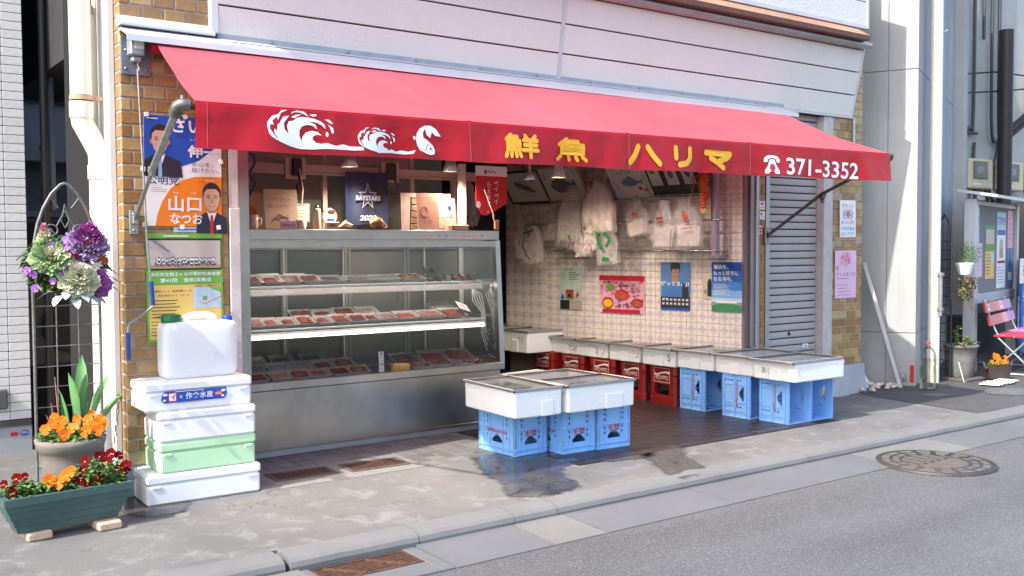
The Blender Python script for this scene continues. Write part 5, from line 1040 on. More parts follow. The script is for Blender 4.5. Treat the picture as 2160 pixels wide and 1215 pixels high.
# red lobster ornament
t = wthing('lobster_ornament', 'orange red spiny lobster ornament hanging on wall', 'ornament', -.25, -.22, 1.59); LOB = M('lobster_orange', (.50, .07, .015), .4, 0, .35, 40, .3, 90); LOBT = M('lobster_tail_orange', (.60, .19, .02), .45, 0, .2, 40)
q = MB(); q.lathe([(.012, .16), (.034, .17), (.046, .21), (.048, .27), (.04, .32), (.022, .35), (0, .36)], LOB, 12, None, True, 1, .75); q.build('shell', t)
for k in range(5): q = MB(); r_ = .024+.0035*k; q.lathe([(r_*.8, .045+k*.024), (r_*1.1, .05+k*.024), (r_, .067+k*.024), (r_*.7, .070+k*.024)], LOB, 12, None, True, 1, .75); q.build('tail_segment', t)
for a in (-.7, -.35, 0, .35, .7): q = MB(); q.add([(0, -.004, .05), (-.014, -.008, .01), (0, -.01, 0), (.014, -.008, .01), (0, .002, .02)], [(0, 1, 2, 3), (0, 3, 4), (0, 4, 1)], LOBT, False, TR(0, 0, .0, 0, a*.9)); q.build('tail_fan', t)
for s_ in (-1, 1):
    for k in range(4): q = MB(); q.tube([(s_*.03, 0, .22+.03*k), (s_*.075, -.02, .23+.03*k), (s_*.11, -.03, .19+.03*k)], [.006, .005, .002], ARM, 5); q.build('leg', t)
    q = MB(); q.tube([(s_*.015, -.02, .34), (s_*.05, -.05, .28), (s_*.09, -.05, .12), (s_*.10, -.04, -.02)], [.005, .004, .003, .0015], LOB, 5); q.build('antenna', t)
# plastic bags on hooks
def bag(label, x, y, ztop, zbot, w, d, mat, inner=None, stripe=None, seed=1, hookup=True):
    t = wthing('plastic_bag', label, 'plastic bag', x, y, zbot, (0, rnd.uniform(-.10, .10), rnd.uniform(-.25, .25)), 'plastic bags hanging on the rails'); H = ztop-zbot; r_ = random.Random(seed)
    sk = r_.uniform(-.10, .10)
    for lay in range(4):
        nx, nz = 26, 20; V = []; ph = r_.uniform(0, 6.28); fq = r_.uniform(3.5, 6.5); ww = w*r_.uniform(.82, 1.08); zb = H*r_.uniform(-.03, .10)*(lay > 0); yo = (lay-1.5)*d*.20; g0 = r_.uniform(.08, .16) if not inner else r_.uniform(.35, .5)
        for i in range(nx+1):
            u = i/nx-.5
            for j in range(nz+1):
                v = j/nz; f = g0+(1-g0)*min(1, (1-v)*2.1)**.75
                if inner and v > .72: f *= 1-.35*math.sin((v-.72)/.28*PI)
                tw = (ph+u*fq*6.28)/6.28; tri_ = abs((tw % 1)*2-1)-.5
                am = (.004+.030*(.3+v)*(1-.4*v))*min(1, d/.08)
                V.append((ww*u*f+sk*w*v*v+.012*noise.noise((u*4+seed, v*6, lay)), yo*(1-.6*v)+tri_*am+.030*noise.noise((u*5+seed, v*5, lay*3.1))*min(1, d/.08), zb+v*(H-zb)+(.03*noise.noise((u*6, seed, lay)) if j == 0 else 0)+.012*noise.noise((u*7, v*8, seed))))
        q = MB(); q.add(V, [(i*(nz+1)+j, (i+1)*(nz+1)+j, (i+1)*(nz+1)+j+1, i*(nz+1)+j+1) for i in range(nx) for j in range(nz)], mat, False); q.build('film', t)
    if inner:
        q = MB(); 
        for k in range(2): q.box(-w*.38+.02*k, w*.36, -d*.12+.02*k, d*.02+.02*k, H*.05+.01*k, H*(.46+.06*k), inner, .008, TR(0, 0, 0, 0, r_.uniform(-.22, .22)))
        q.build('folded_bags', t)
    if stripe:
        q = MB()
        for (sm_, pts, rr) in stripe:
            C_ = cr([(a*w*.8, -d*.30-.022, b_*H) for a, b_ in pts], 4); rr *= .8; VV = []
            for i2, p in enumerate(C_):
                tg = (C_[min(i2+1, len(C_)-1)]-C_[max(i2-1, 0)]); tg = tg.normalized() if tg.length else Vector((1, 0, 0)); nn = Vector((-tg.z, 0, tg.x))*rr*(1+.5*noise.noise((p.x*60, seed, p.z*60))); dy = .006*noise.noise((p.x*40, seed, p.z*40)); VV += [p+nn+Vector((0, dy, 0)), p-nn+Vector((0, -dy, 0))]
            q.add(VV, [(2*i2, 2*i2+1, 2*i2+3, 2*i2+2) for i2 in range(len(C_)-1)], sm_, True)
        q.build('printed_band', t)
    if hookup: q = MB(); q.tube([(0, .01, H-.01), (.012, .0, H+.02), (.006, .0, H+.045), (-.012, .0, H+.04)], .0028, BLACK, 5); q.build('hook', t)
IW = M('folded_white_film', (.60, .52, .52), .4, 0, .05, 20); GB = M('green_print_film', (.015, .16, .05), .35); RB = M('red_print_film', (.50, .03, .03), .4); BB = M('pale_blue_print', (.2, .3, .5), .5)
gs = [(GB, [(-.3, .75), (-.35, .5), (-.15, .25), (.1, .12)], .009), (GB, [(-.35, .8), (.0, .85), (.3, .9)], .012), (RB, [(-.2, .7), (.15, .8)], .008)]
rsx = [(RB, [(-.2, .62), (.2, .64)], .012), (RB, [(-.1, .55), (.18, .55)], .007)]
bag('narrow pale bag bundle hanging leftmost on wall', -2.32, -.20, 1.66, 1.23, .13, .07, BAGW, IW, None, 1); bag('clear bag with green and red print at far left', -2.10, -.27, 1.52, 1.165, .30, .10, BAGC, None, gs, 2); bag('white bag bundle second left under bream print', -1.98, -.18, 1.70, 1.38, .20, .06, BAGC, IW, None, 3)
bag('white bag bundle with faint blue print, left one', -1.79, -.18, 1.66, 1.32, .15, .06, BAGC, IW, [(BB, [(-.2, .45), (.2, .5)], .006), (BB, [(-.2, .38), (.15, .4)], .005)], 4); bag('broad white bag bundle with faint blue print', -1.63, -.19, 1.66, 1.29, .24, .07, BAGC, IW, [(BB, [(-.2, .45), (.1, .47)], .006)], 5)
bag('tall clear bag draped before the bream print', -1.62, -.30, 1.88, 1.37, .26, .12, BAGC, None, [(GB, [(.1, .12), (.2, .02)], .012)], 6); bag('tall white roll bag with green handle line', -1.40, -.30, 1.86, 1.36, .17, .10, BAGW, None, [(GB, [(.2, .7), (-.1, .5), (-.3, .3), (-.2, .1)], .006), (RB, [(-.1, .25), (.1, .28)], .014)], 7)
bag('large pink white carrier bag hanging at centre', -1.24, -.33, 1.90, 1.45, .34, .16, BAGW, None, None, 8); bag('flat translucent bag pack below centre carrier bag', -1.45, -.22, 1.52, 1.24, .27, .05, BAGW, IW, None, 9, False); bag('green printed bag hanging lowest at centre', -1.16, -.31, 1.55, 1.165, .25, .10, BAGC, None, [(GB, [(-.35, .9), (-.3, .6), (-.15, .35)], .022), (GB, [(.0, .75), (.35, .55), (.1, .4)], .018), (GB, [(-.15, .14), (.25, .10)], .024)], 10)
bag('pale pink narrow bag tail at centre', -1.34, -.34, 1.56, 1.30, .12, .05, BAGW, None, [(RB, [(.0, .2), (.1, .1)], .008)], 13, False)
bag('small white bag bundle right of centre carrier bag', -.92, -.20, 1.72, 1.41, .23, .07, BAGC, IW, rsx, 11); bag('tall white bag bundle with red print, second from right', -.66, -.21, 1.71, 1.30, .26, .08, BAGC, IW, rsx, 12); bag('white bag bundle with red print rightmost on rail', -.40, -.20, 1.72, 1.30, .27, .08, BAGC, IW, [(RB, [(-.1, .75), (.0, .55)], .018), (RB, [(-.2, .4), (.2, .42)], .006)], 14)
bag('white bag with red print left beside payment flag', -2.60, -.62, 1.94, 1.52, .20, .10, BAGW, None, [(RB, [(-.1, .2), (.3, .22)], .014)], 15)
for k, (x, zt, zb, w2) in enumerate(((-2.22, 1.62, 1.27, .16), (-1.88, 1.64, 1.33, .14), (-1.53, 1.70, 1.30, .18), (-1.08, 1.72, 1.36, .16), (-.80, 1.70, 1.37, .15), (-.53, 1.71, 1.34, .14), (-1.32, 1.88, 1.50, .14))):
    bag(('thin clear bag behind the leftmost bundles', 'thin clear bag under bream print', 'thin clear bag behind the tall roll bag', 'thin clear bag right behind the centre carrier bag', 'thin clear bag between the right bundles', 'thin clear bag beside rightmost bundle', 'crumpled clear bag above the centre carrier bag')[k], x, -.13-.05*(k == 6), zt, zb, w2, .06, BAGC, IW if k in (0, 2, 4) else None, None, 31+k)
t = thing('storage_unit', 'dark cupboard with yellow lower box at back of shop', 'cupboard', (3.35, 2.75, 0)); q = MB(); q.box(0, .7, 0, .4, .62, 1.9, DARK, .01); q.build('cabinet', t); q = MB(); q.box(0, .7, -.02, .4, .1, .61, M('dull_yellow', (.25, .20, .02), .6), .01); q.build('drawer', t)

# ------------------------------------------------------------------ crates and foam boxes
def make_crate(label):
    """milk crate standing upright on its floor; 0.375 long (y), 0.265 wide (x), 0.27 high"""
    t = thing('milk_crate', label, 'crate', (0, 0, 0), (0, 0, 0), 'pale blue milk crates')
    L, Wd, H = .375, .265, .27
    for s_ in (-1, 1):
        q = MB(); put_plate(q, 'crate_long', BLUE, TR(s_*(Wd/2-.008), 0, 0, 0, 0, s_*PI/2))
        X = TR(s_*(Wd/2-.008), 0, 0, 0, 0, s_*PI/2)
        for z in (.004, .012, .118, .232, .262): q.box(-L/2+.004, L/2-.004, -.013, -.003, z-.004, z+.004, BLUE, .0015, X)
        for x in (-.5, -.36, -.18, .18, .36, .5): q.box(x*L-.002, x*L+.002, -.009, -.003, .015, .26, BLUE, 0, X)
        for x in (-.43, .43):
            for z in (.03, .05): q.box(x*L-.02, x*L+.02, -.008, -.003, z-.001, z+.002, BLUE, 0, X)
        o = q.build('long_side', t)
        q = MB(); put_text(q, 'morinaga', -.095, .124, .030, -.0065, PRED, .012, .12, .19, X=X); q.build('lettering', o)
        q = MB(); X = TR(0, s_*(L/2-.008), 0, 0, 0, PI if s_ > 0 else 0); put_plate(q, 'crate_short', BLUE, X)
        for z in (.004, .012, .118, .232, .262): q.box(-Wd/2+.004, Wd/2-.004, -.013, -.003, z-.004, z+.004, BLUE, .0015, X)
        for x in (-.49, -.33, -.2, .2, .33, .49): q.box(x*Wd-.002, x*Wd+.002, -.009, -.003, .015, .26, BLUE, 0, X)
        for x in (-.41, .41):
            for z in (.03, .05): q.box(x*Wd-.018, x*Wd+.018, -.008, -.003, z-.001, z+.002, BLUE, 0, X)
        o = q.build('short_side', t)
        q = MB(); put_text(q, '森永', -.050, .122, .040, -.0065, PRED, .008, 0, .10, X=X); q.build('lettering', o)
    for sx in (-1, 1):
        for sy in (-1, 1): q = MB(); q.box(sx*Wd/2-.016*(sx > 0), sx*Wd/2+.016*(sx < 0), sy*L/2-.016*(sy > 0), sy*L/2+.016*(sy < 0), 0, H, BLUE, .004); q.build('corner_post', t)
    q = MB()
    for k in range(-4, 5): q.box(-Wd/2+.012, Wd/2-.012, k*.04-.008, k*.04+.008, .006, .012, BLUE)
    for k in range(-2, 3): q.box(k*.05-.008, k*.05+.008, -L/2+.012, L/2-.012, .002, .0055, BLUE)
    q.build('floor_grid', t)
    return t
cr = make_crate('blue milk crate upside down under left front foam box')
cr.location = (2.02, -.252, .296); cr.rotation_euler = (0, PI, rad(2)); cr.scale = (1, 1, 1.09)
def crate_copy(loc, rot, label): return dup(cr, loc, rot, label)
crate_copy((2.318, -.385, .296), (0, PI, rad(-2)), 'blue milk crate upside down, middle of front three'); crate_copy((2.595, -.415, .296), (0, PI, rad(-3)), 'blue milk crate upside down, right of front three')
# crates lying with the opening to the street; long side upright
def lying(x, y, label, dz=0):
    o = crate_copy((x+.13, y+.135, .19+dz), Euler((PI/2, -PI/2, 0), 'XYZ') if False else Matrix(((1, 0, 0), (0, 0, -1), (0, 1, 0))).to_euler(), label); o.scale = (1, 1, 1); return o
for (x, y, lb) in ((4.145, -.505, 'blue crate on its side at row end, street side'), (4.415, -.50, 'blue crate on its side behind the end crate'), (4.095, -.185, 'blue crate on its side, middle of three in row'), (4.365, -.18, 'blue crate on its side behind middle crate'), (4.10, .295-.02, 'blue crate on its side next to red crates'), (4.37, .28, 'blue crate on its side behind crate near red ones')):
    lying(x, y-.27 if False else y-.135, lb)
# red bottle crates, upside down
def make_cola():
    t = thing('bottle_crate', 'red bottle crate upside down beside the blue crates', 'crate', (0, 0, 0), (0, 0, 0), 'red bottle crates under the fish boxes'); w, l, h = .325, .45, .325
    for (X, ww) in ((TR(0, -l/2+.012, 0), 1.0), (TR(0, l/2-.012, 0, 0, 0, PI), 1.0)):
        q = MB(); put_plate(q, 'cola_face', RED, X); q.box(-.12, .12, -.012, .004, 0, .07, RED, .004, X); o = q.build('side_panel', t)
        q = MB()
        for qd in ((-.095, .095, .305, .308), (-.095, .095, .188, .191), (-.095, -.092, .19, .306), (.092, .095, .19, .306)): q.rect(qd[0], qd[2], qd[1], qd[3], -.0075, PAPER, X)
        wv = [(-.092, .258), (-.05, .258), (0, .275), (.05, .285), (.092, .280), (.092, .262), (.05, .268), (0, .262), (-.05, .245), (-.092, .246)]; q.poly(wv, -.0075, PAPER, X)
        put_text(q, 'Coca-Cola', .075, .243, .036, -.0078, PAPER, .006, .3, .15, flip=True, X=X); q.build('lettering', o)
    for (X) in (TR(-w/2+.012, 0, 0, 0, 0, -PI/2), TR(w/2-.012, 0, 0, 0, 0, PI/2)):
        q = MB(); q.box(-.18, .18, -.006, .006, .18, .325, RED, .003, X); q.box(-.18, .18, -.010, .006, 0, .07, RED, .004, X); q.build('side_panel', t)
    for sx in (-1, 1):
        for sy in (-1, 1): q = MB(); q.lathe([(.042, 0), (.042, .06), (.036, .066), (.036, .24), (.042, .26), (.042, .325)], RED, 8, TR(sx*(w/2-.04), sy*(l/2-.04), 0, 0, 0, PI/8), False); q.build('corner_column', t)
    q = MB(); q.box(-w/2+.01, w/2-.01, -l/2+.02, l/2-.02, .312, .322, RED, .002); q.build('floor', t); return t
co = make_cola(); co.location = (4.335, .50, 0); co.rotation_euler = (0, 0, -PI/2-.03)
for k, y in enumerate((.87, 1.24, 1.62, 2.0)): dup(co, (4.33-.03*k, y, 0), (0, 0, -PI/2+rnd.uniform(-.04, .04)), ('second', 'third', 'fourth', 'farthest')[k]+' red bottle crate from the blue crates')
# foam fish boxes with glass lids
def foam_mesh(w, d, h, handle=True):
    m_ = MB(); r = .018; wl_ = .022
    def ring(ins, z, rr):
        P = []
        for (cx, cy, a0) in ((w-rr-ins, d-rr-ins, 0), (rr+ins, d-rr-ins, PI/2), (rr+ins, rr+ins, PI), (w-rr-ins, rr+ins, 1.5*PI)):
            for k in range(5): a = a0+k*PI/8; P.append((cx+rr*math.cos(a), cy+rr*math.sin(a), z))
        return P
    rings = [ring(.006, 0, r), ring(.002, .007, r), ring(.001, h-.03, r), ring(0, h-.028, r), ring(0, h, r), ring(.02, h, r*.7), ring(.024, .03, r*.7)]
    V = sum(rings, []); n = 20
    F = [(i*n+k, i*n+(k+1) % n, (i+1)*n+(k+1) % n, (i+1)*n+k) for i in range(len(rings)-1) for k in range(n)]+[tuple(range(n))[::-1], tuple(range(6*n, 7*n))]
    m_.add(V, F, FOAM, False); return m_
ICE = M('crushed_ice', (.66, .70, .70), .25, 0, .2, 60, .8, 120)
def fish_box(label, x, y, z, w, d, h, rz=0, front='x', marks=None, contents='ice', group='white foam fish boxes'):
    t = thing('foam_box', label, 'foam box', (x, y, z), (0, 0, rz), group); foam_mesh(w, d, h).build('body', t)
    q = MB()
    if front == 'x': q.box(-.006, .003, d*.36, d*.60, .0, h*.62, FOAM, .006)
    else: q.box(w*.55, w*.80, -.006, .003, 0, h*.62, FOAM, .006)
    q.build('hand_grip', t)
    if contents:
        q = MB(); n = 8; V = [(.03+(w-.06)*i/n, .03+(d-.06)*j/n, h*.78+.008*noise.noise((i*.9+x*7, j*.9, 1))) for i in range(n+1) for j in range(n+1)]; q.add(V, [(i*(n+1)+j, (i+1)*(n+1)+j, (i+1)*(n+1)+j+1, i*(n+1)+j+1) for i in range(n) for j in range(n)], ICE, True); q.build('ice_bed', t)
        if contents != 'ice':
            r_ = random.Random(int(abs(x*100+y*10)))
            for k in range(4):
                L = min(w, d)*.6; a = r_.uniform(-.4, .4)+(PI/2 if w < d else 0); c_ = Vector((w*r_.uniform(.35, .65), d*r_.uniform(.3, .7), h*.78+.012)); P = [c_+Vector((math.cos(a), math.sin(a), 0))*L*(s_-.5) for s_ in (0, .12, .4, .7, .88, 1)]
                q = MB(); q.tube(P, [.004, .014, .02, .013, .005, .014], contents, 8); q.build('fish', t)
    if marks:
        q = MB(); X = TR(-.004, d, 0, 0, 0, -PI/2) if front == 'x' else TR(0, -.004, 0)
        for (tx, mx, mz, hh, mt) in marks:
            if tx == '#': q.rect(mx, mz, mx+hh, mz+.06, -.0005, PNAVY, X); q.rect(mx+.004, mz+.004, mx+hh-.004, mz+.056, -.001, FOAM, X); q.disc(mx+.025, mz+.03, .012, .012, -.0015, PBLUE, 10, 0, X); [q.rect(mx+.045, mz+.012+.013*k, mx+hh-.01, mz+.016+.013*k, -.0015, PBLUE, X) for k in range(3)]
            elif tx == '/': q.poly([(mx, mz), (mx+.006, mz), (mx+.05, mz+.05), (mx+.044, mz+.05)], -.0015, mt, X)
            else: put_text(q, tx, mx, mz, hh, -.001, mt, -.012 if tx != 'S' else -.008, 0, X=X)
        q.build('marker_writing', t)
    return t
def glass_lid(label, x, y, z, w, d, rz=0, tilt=0):
    t = thing('glass_lid', label, 'glass lid', (x, y, z), (tilt, 0, rz), 'framed glass lids on fish boxes'); fw_ = .016
    for nm_, qd in (('rail', (0, w, 0, fw_)), ('rail', (0, w, d-fw_, d)), ('rail', (0, fw_, fw_, d-fw_)), ('rail', (w-fw_, w, fw_, d-fw_))):
        q = MB(); q.box(*qd, 0, .019, ALU, .003); q.build('frame_rail', t)
    q = MB()
    for qd in ((fw_, w-fw_, fw_, fw_+.011), (fw_, w-fw_, d-fw_-.011, d-fw_), (fw_, fw_+.011, fw_+.011, d-fw_-.011), (w-fw_-.011, w-fw_, fw_+.011, d-fw_-.011)): q.box(*qd, .004, .016, BLACK)
    q.build('gasket', t)
    q = MB(); q.add([(fw_+.003, fw_+.003, .012), (w-fw_-.003, fw_+.003, .012), (w-fw_-.003, d-fw_-.003, .012), (fw_+.003, d-fw_-.003, .012)], [(0, 1, 2, 3)], LIDG); q.build('pane', t)
    q = MB()
    for cx in (0, w):
        for cy in (0, d): q.box(cx-.006, cx+.006, cy-.006, cy+.006, .004, .014, BLACK, .002)
    q.build('corner_caps', t)
# front group on the three crates
GREENT = M('dark_green_tray', (.02, .08, .03), .4)
fish_box('foam fish box nearest the display case corner, front left', 1.715, -.69, .298, .352, .60, .155, rad(-3.5), 'y'); glass_lid('glass lid on front left foam box', 1.707, -.697, .454, .366, .614, rad(-3.5))
t = thing('fish_tray', 'dark green tray seen through front left glass lid', 'tray', (1.78, -.45, .425)); q = MB(); q.box(0, .25, 0, .28, 0, .015, GREENT, .004); q.build('tray', t); q = MB(); q.tube([(.05, .08, .025), (.12, .12, .03), (.2, .16, .022)], [.01, .02, .006], DRIED, 7); q.build('fish_pieces', t)
fish_box('foam fish box in front right of crate group', 2.098, -.725, .298, .550, .335, .155, rad(-1), 'y', None, DRIED); glass_lid('glass lid on front right foam box', 2.090, -.733, .454, .566, .351, rad(-1))
fish_box('foam fish box behind the front two boxes', 2.11, -.375, .298, .550, .34, .150, 0, 'y'); glass_lid('glass lid on foam box behind front two', 2.102, -.381, .449, .566, .355, 0)
fish_box('empty looking foam box on floor behind display corner', 2.80, .62, .172, .42, .32, .15, rad(8), 'y', None, 'ice'); fish_box('lower foam box on floor behind display corner', 2.79, .61, .004, .44, .34, .165, rad(8), 'y', None, None)
# row along the tiled wall
RX = 4.075
ys = [-.915, -.505, -.100, .312, .735, 1.150, 1.54]
mk = [[('あじ', .085, .045, .045, PBLACK)], None, None, [('S', .31, .05, .055, PBLACK)], [('/', .35, .04, .03, PRED)], [('#', .16, .04, .11, PBLUE), ('/', .33, .03, .03, PRED)], [('アジ', .24, .04, .05, PBLACK), ('/', .33, .03, .03, PRED)]]
cont = ['ice', 'ice', 'ice', BROWN, SALM, PINK, SQUID]
nmz = ['at street end of wall row', 'second from street end of wall row', 'third from street end of wall row', 'marked with a black letter S in wall row', 'fifth from street end of wall row', 'with small square stamp in wall row', 'seventh from street end of wall row']
for k, y in enumerate(ys):
    z = .345+(.010 if k == 2 else 0)-(.004*k if k > 3 else 0)+(.035 if k == 6 else 0)
    if k >= 3: z = .330+(.03 if k == 6 else 0)
    else: z = .381
    zz = .340 if k < 3 else .330
    fish_box('foam fish box '+nmz[k], RX-.03*(k == 0)+.0*k, y, zz, .57, .395, .132, rnd.uniform(-.015, .015), 'x', mk[k], cont[k]); glass_lid('glass lid on foam box '+nmz[k], RX-.045-.03*(k == 0), y-.008, zz+.134, .60, .41, rnd.uniform(-.02, .02), 0)
fish_box('tall foam fish box beside display case back', 3.78, 1.93, .33, .58, .40, .19, .02, 'x', [('イカ', .25, .11, .045, PBLACK)], BROWN); glass_lid('glass lid on tall foam box', 3.77, 1.92, .522, .60, .42, .02)
fish_box('farthest foam fish box beside display case back', 3.74, 2.34, .33, .58, .38, .20, .0, 'x', None, PINK); glass_lid('glass lid on farthest foam box', 3.73, 2.33, .532, .60, .40, .0)
# ------------------------------------------------------------------ left neighbour: tiled house and the alley
th = thing('tiled_house', 'neighbouring house faced with pale horizontal wall tiles', 'building', (-.486, 1.70, 0))
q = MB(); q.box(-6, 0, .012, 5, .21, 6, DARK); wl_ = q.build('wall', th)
HT = M('pale_house_tile', (.70, .68, .655), .45, 0, .05, 6, .5, 26, rvar=.05)
t_ = MB(); t_.box(0, .124, 0, .012, 0, .0525, HT, .002); hm = t_.mesh('tile')
for j in range(52):
    for i in range(3): link('tile', hm, wl_, (-.125-i*.127, 0, .213+j*.0562))
q = MB(); q.box(-6, -.004, -.01, 5, .17, .208, M('dark_skirting', (.07, .06, .055), .7)); q.box(-6, .0, 0, 5, 0, .17, CONC2); q.build('plinth', th)
q = MB(); q.box(-.27, -.145, -.03, 0, .29, .42, M('meter_grey', (.10, .10, .10), .5), .008); q.build('meter_box', th)
q = MB(); q.prism([(-.13, .105), (-.085, .105), (-.085, .125), (-.1, .133), (-.108, .125), (-.115, .133), (-.13, .125)], -.002, 0, PRED); q.build('crest_sticker', th)
q = MB(); q.lathe([(.028, 0), (.028, .002), (0, .002)], PBLUE, 20, TR(-.045, 0, .12, PI/2), False, 1, .62); q.rect(-.068, .116, -.022, .119, -.003, PWHITE); q.rect(-.065, .124, -.03, .127, -.003, PWHITE); q.build('oval_sticker', th)
bh = thing('rear_house', 'grey rear house with white panels seen down the alley', 'building', (-1, 4.8, 0))
q = MB(); q.box(0, 3.2, 0, .2, 0, 7, M('rear_wall_grey', (.30, .30, .30), .8)); q.build('wall', bh)
for z0, z1 in ((1.25, 1.62), (2.15, 2.72), (3.12, 3.62), (4.1, 4.6)): q = MB(); q.box(.6, 1.75, -.06, 0, z0, z1, WHITE, .01); q.box(.6, 1.75, -.10, 0, z1+.01, z1+.06, WHITE); q.build('balcony_panel', bh)
q = MB(); q.tube([(1.15, -.07, 2.9), (1.4, -.1, 2.95), (1.4, -.1, 2.65)], .006, ARM, 5); q.tube([(1.22, -.1, 2.95), (1.22, -.1, 2.75)], .006, ARM, 5); q.build('clothes_hook', bh)
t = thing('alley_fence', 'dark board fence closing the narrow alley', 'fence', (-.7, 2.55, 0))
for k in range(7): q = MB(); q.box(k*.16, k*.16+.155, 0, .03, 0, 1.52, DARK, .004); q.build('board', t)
t = thing('air_unit', 'round vented dark air conditioner in the alley', 'air conditioner', (-.36, 2.15, .5)); q = MB(); q.box(-.08, .5, 0, .28, 0, .55, M('dim_unit', (.10, .095, .085), .6), .02); q.build('casing', t); q = MB(); q.lathe([(.19, 0), (.19, .012), (.17, .012), (.0, .004)], DARK, 24, TR(.22, -.001, .28, PI/2)); q.build('fan_grille', t)
t = thing('dark_downpipe', 'dark brown downpipe at corner of tiled house', 'pipe', (-.345, 1.82, 0)); q = MB(); q.tube([(0, 0, 0), (0, 0, 5)], .026, M('dark_brown_pipe', (.045, .038, .034), .5), 12); q.build('pipe', t)
for z in (.9, 1.98, 3.0): q = MB(); q.tube([(0, 0, z), (0, 0, z+.035)], .031, M('dark_brown_pipe', (.04, .03, .03)), 12); q.build('clamp', t)
t = thing('blue_grey_pipe', 'pale blue grey pipe behind the dark downpipe', 'pipe', (-.245, 2.10, 1.6)); q = MB(); q.tube([(0, 0, 0), (0, 0, 3)], .022, M('blue_grey_pvc', (.25, .30, .36), .4), 10); q.build('pipe', t); q = MB(); q.tube([(0, 0, .65), (0, 0, .72)], .026, M('blue_grey_pvc', (.25, .3, .36)), 10); q.build('joint', t)
# cream downpipes on the corner of the shop
t = thing('cream_downpipe', 'thick cream downpipe with double bend beside brick pillar', 'pipe', (-.375, .25, 0))
q = MB(); q.tube([(-.082, 0, 4.2), (-.082, 0, 2.145)], .055, CREAM, 18); q.build('upper_pipe', t)
q = MB(); q.tube([(-.082, 0, 2.11), (-.082, 0, 2.03), (-.078, 0, 2.0), (-.062, 0, 1.97), (-.02, 0, 1.89), (.0, -.0, 1.845), (.004, 0, 1.81), (.004, 0, 1.76)], .0565, CREAM, 18); q.build('offset_bend', t)
for z0, z1, x in ((2.025, 2.11, -.082), (1.70, 1.775, .004)): q = MB(); q.tube([(x, 0, z0), (x, 0, z1)], .061, CREAM, 18); q.build('socket', t)
q = MB(); q.tube([(.004, 0, 1.72), (.004, 0, .45)], .055, CREAM, 18); q.build('lower_pipe', t)
q = MB(); q.tube([(.004, 0, .45), (.004, 0, .0)], .056, CONC2, 14); q.build('foot_pipe', t)
RST = M('rusty_cream_band', (.50, .36, .22), .7, 0, .3, 30); q = MB(); q.tube([(-.082, 0, 2.118), (-.082, 0, 2.142)], .060, RST, 18); q.box(-.02, .06, -.03, -.024, 2.118, 2.140, RST, .002); q.build('clamp', t)
t = thing('thin_cream_pipe', 'thin cream pipe right of the thick downpipe', 'pipe', (-.382, .34, 0)); q = MB(); q.tube([(0, 0, 1.0), (0, 0, 2.64)], .012, CREAM, 10); q.build('pipe', t); q = MB(); q.tube([(0, 0, 2.60), (0, 0, 2.65)], .016, RST, 10); q.build('joint', t)
t = thing('medium_cream_pipe', 'medium cream pipe against white corner post', 'pipe', (-.352, .36, 0)); q = MB(); q.tube([(0, 0, .3), (0, 0, 4.2)], .017, CREAM, 10); q.build('pipe', t); q = MB(); q.tube([(0, 0, 1.2), (0, 0, 1.24)], .021, CREAM, 10); q.build('joint', t)

# ------------------------------------------------------------------ posters on the left brick pillar
def portrait(q, cx, cz, s_, tie, y, wide=1.0, side=1):
    q.poly([(cx-.11*s_, cz-.15*s_), (cx-.105*s_, cz-.04*s_), (cx-.04*s_, cz+.0*s_), (cx+.04*s_, cz+.0*s_), (cx+.105*s_*wide, cz-.04*s_), (cx+.115*s_*wide, cz-.15*s_)], y, SUIT)
    q.poly([(cx-.035*s_, cz+.005*s_), (cx, cz-.10*s_), (cx+.035*s_, cz+.005*s_)], y-.0004, PWHITE); q.poly([(cx-.009*s_, cz-.02*s_), (cx-.014*s_, cz-.15*s_), (cx+.014*s_, cz-.15*s_), (cx+.009*s_, cz-.02*s_)], y-.0008, tie)
    q.rect(cx-.028*s_, cz-.005*s_, cx+.028*s_, cz+.05*s_, y-.0006, SKIN2); q.disc(cx, cz+.135*s_, .066*s_, .075*s_, y-.0007, PBLACK, 20)
    q.poly([(cx-.054*s_, cz+.14*s_), (cx-.056*s_, cz+.09*s_), (cx-.042*s_, cz+.04*s_), (cx-.018*s_, cz+.012*s_), (cx+.018*s_, cz+.012*s_), (cx+.042*s_, cz+.04*s_), (cx+.056*s_, cz+.09*s_), (cx+.054*s_, cz+.14*s_), (cx+.03*s_, cz+.165*s_), (cx-.03*s_, cz+.165*s_)], y-.0011, SKIN)
    for d_ in (-1, 1):
        q.disc(cx+d_*.060*s_, cz+.088*s_, .009*s_, .018*s_, y-.0010, SKIN2, 10); q.disc(cx+d_*.023*s_, cz+.103*s_, .0115*s_, .0035*s_, y-.0015, PBLACK, 10); q.disc(cx+d_*.024*s_, cz+.118*s_, .016*s_, .003*s_, y-.0015, PBLACK, 10, -d_*.15)
    q.poly([(cx-.011*s_, cz+.068*s_), (cx, cz+.10*s_), (cx+.011*s_, cz+.068*s_)], y-.0014, SKIN2); q.disc(cx, cz+.046*s_, .022*s_, .0055*s_, y-.0015, TUNA, 12); q.disc(cx, cz+.047*s_, .017*s_, .0025*s_, y-.0018, PWHITE, 10)
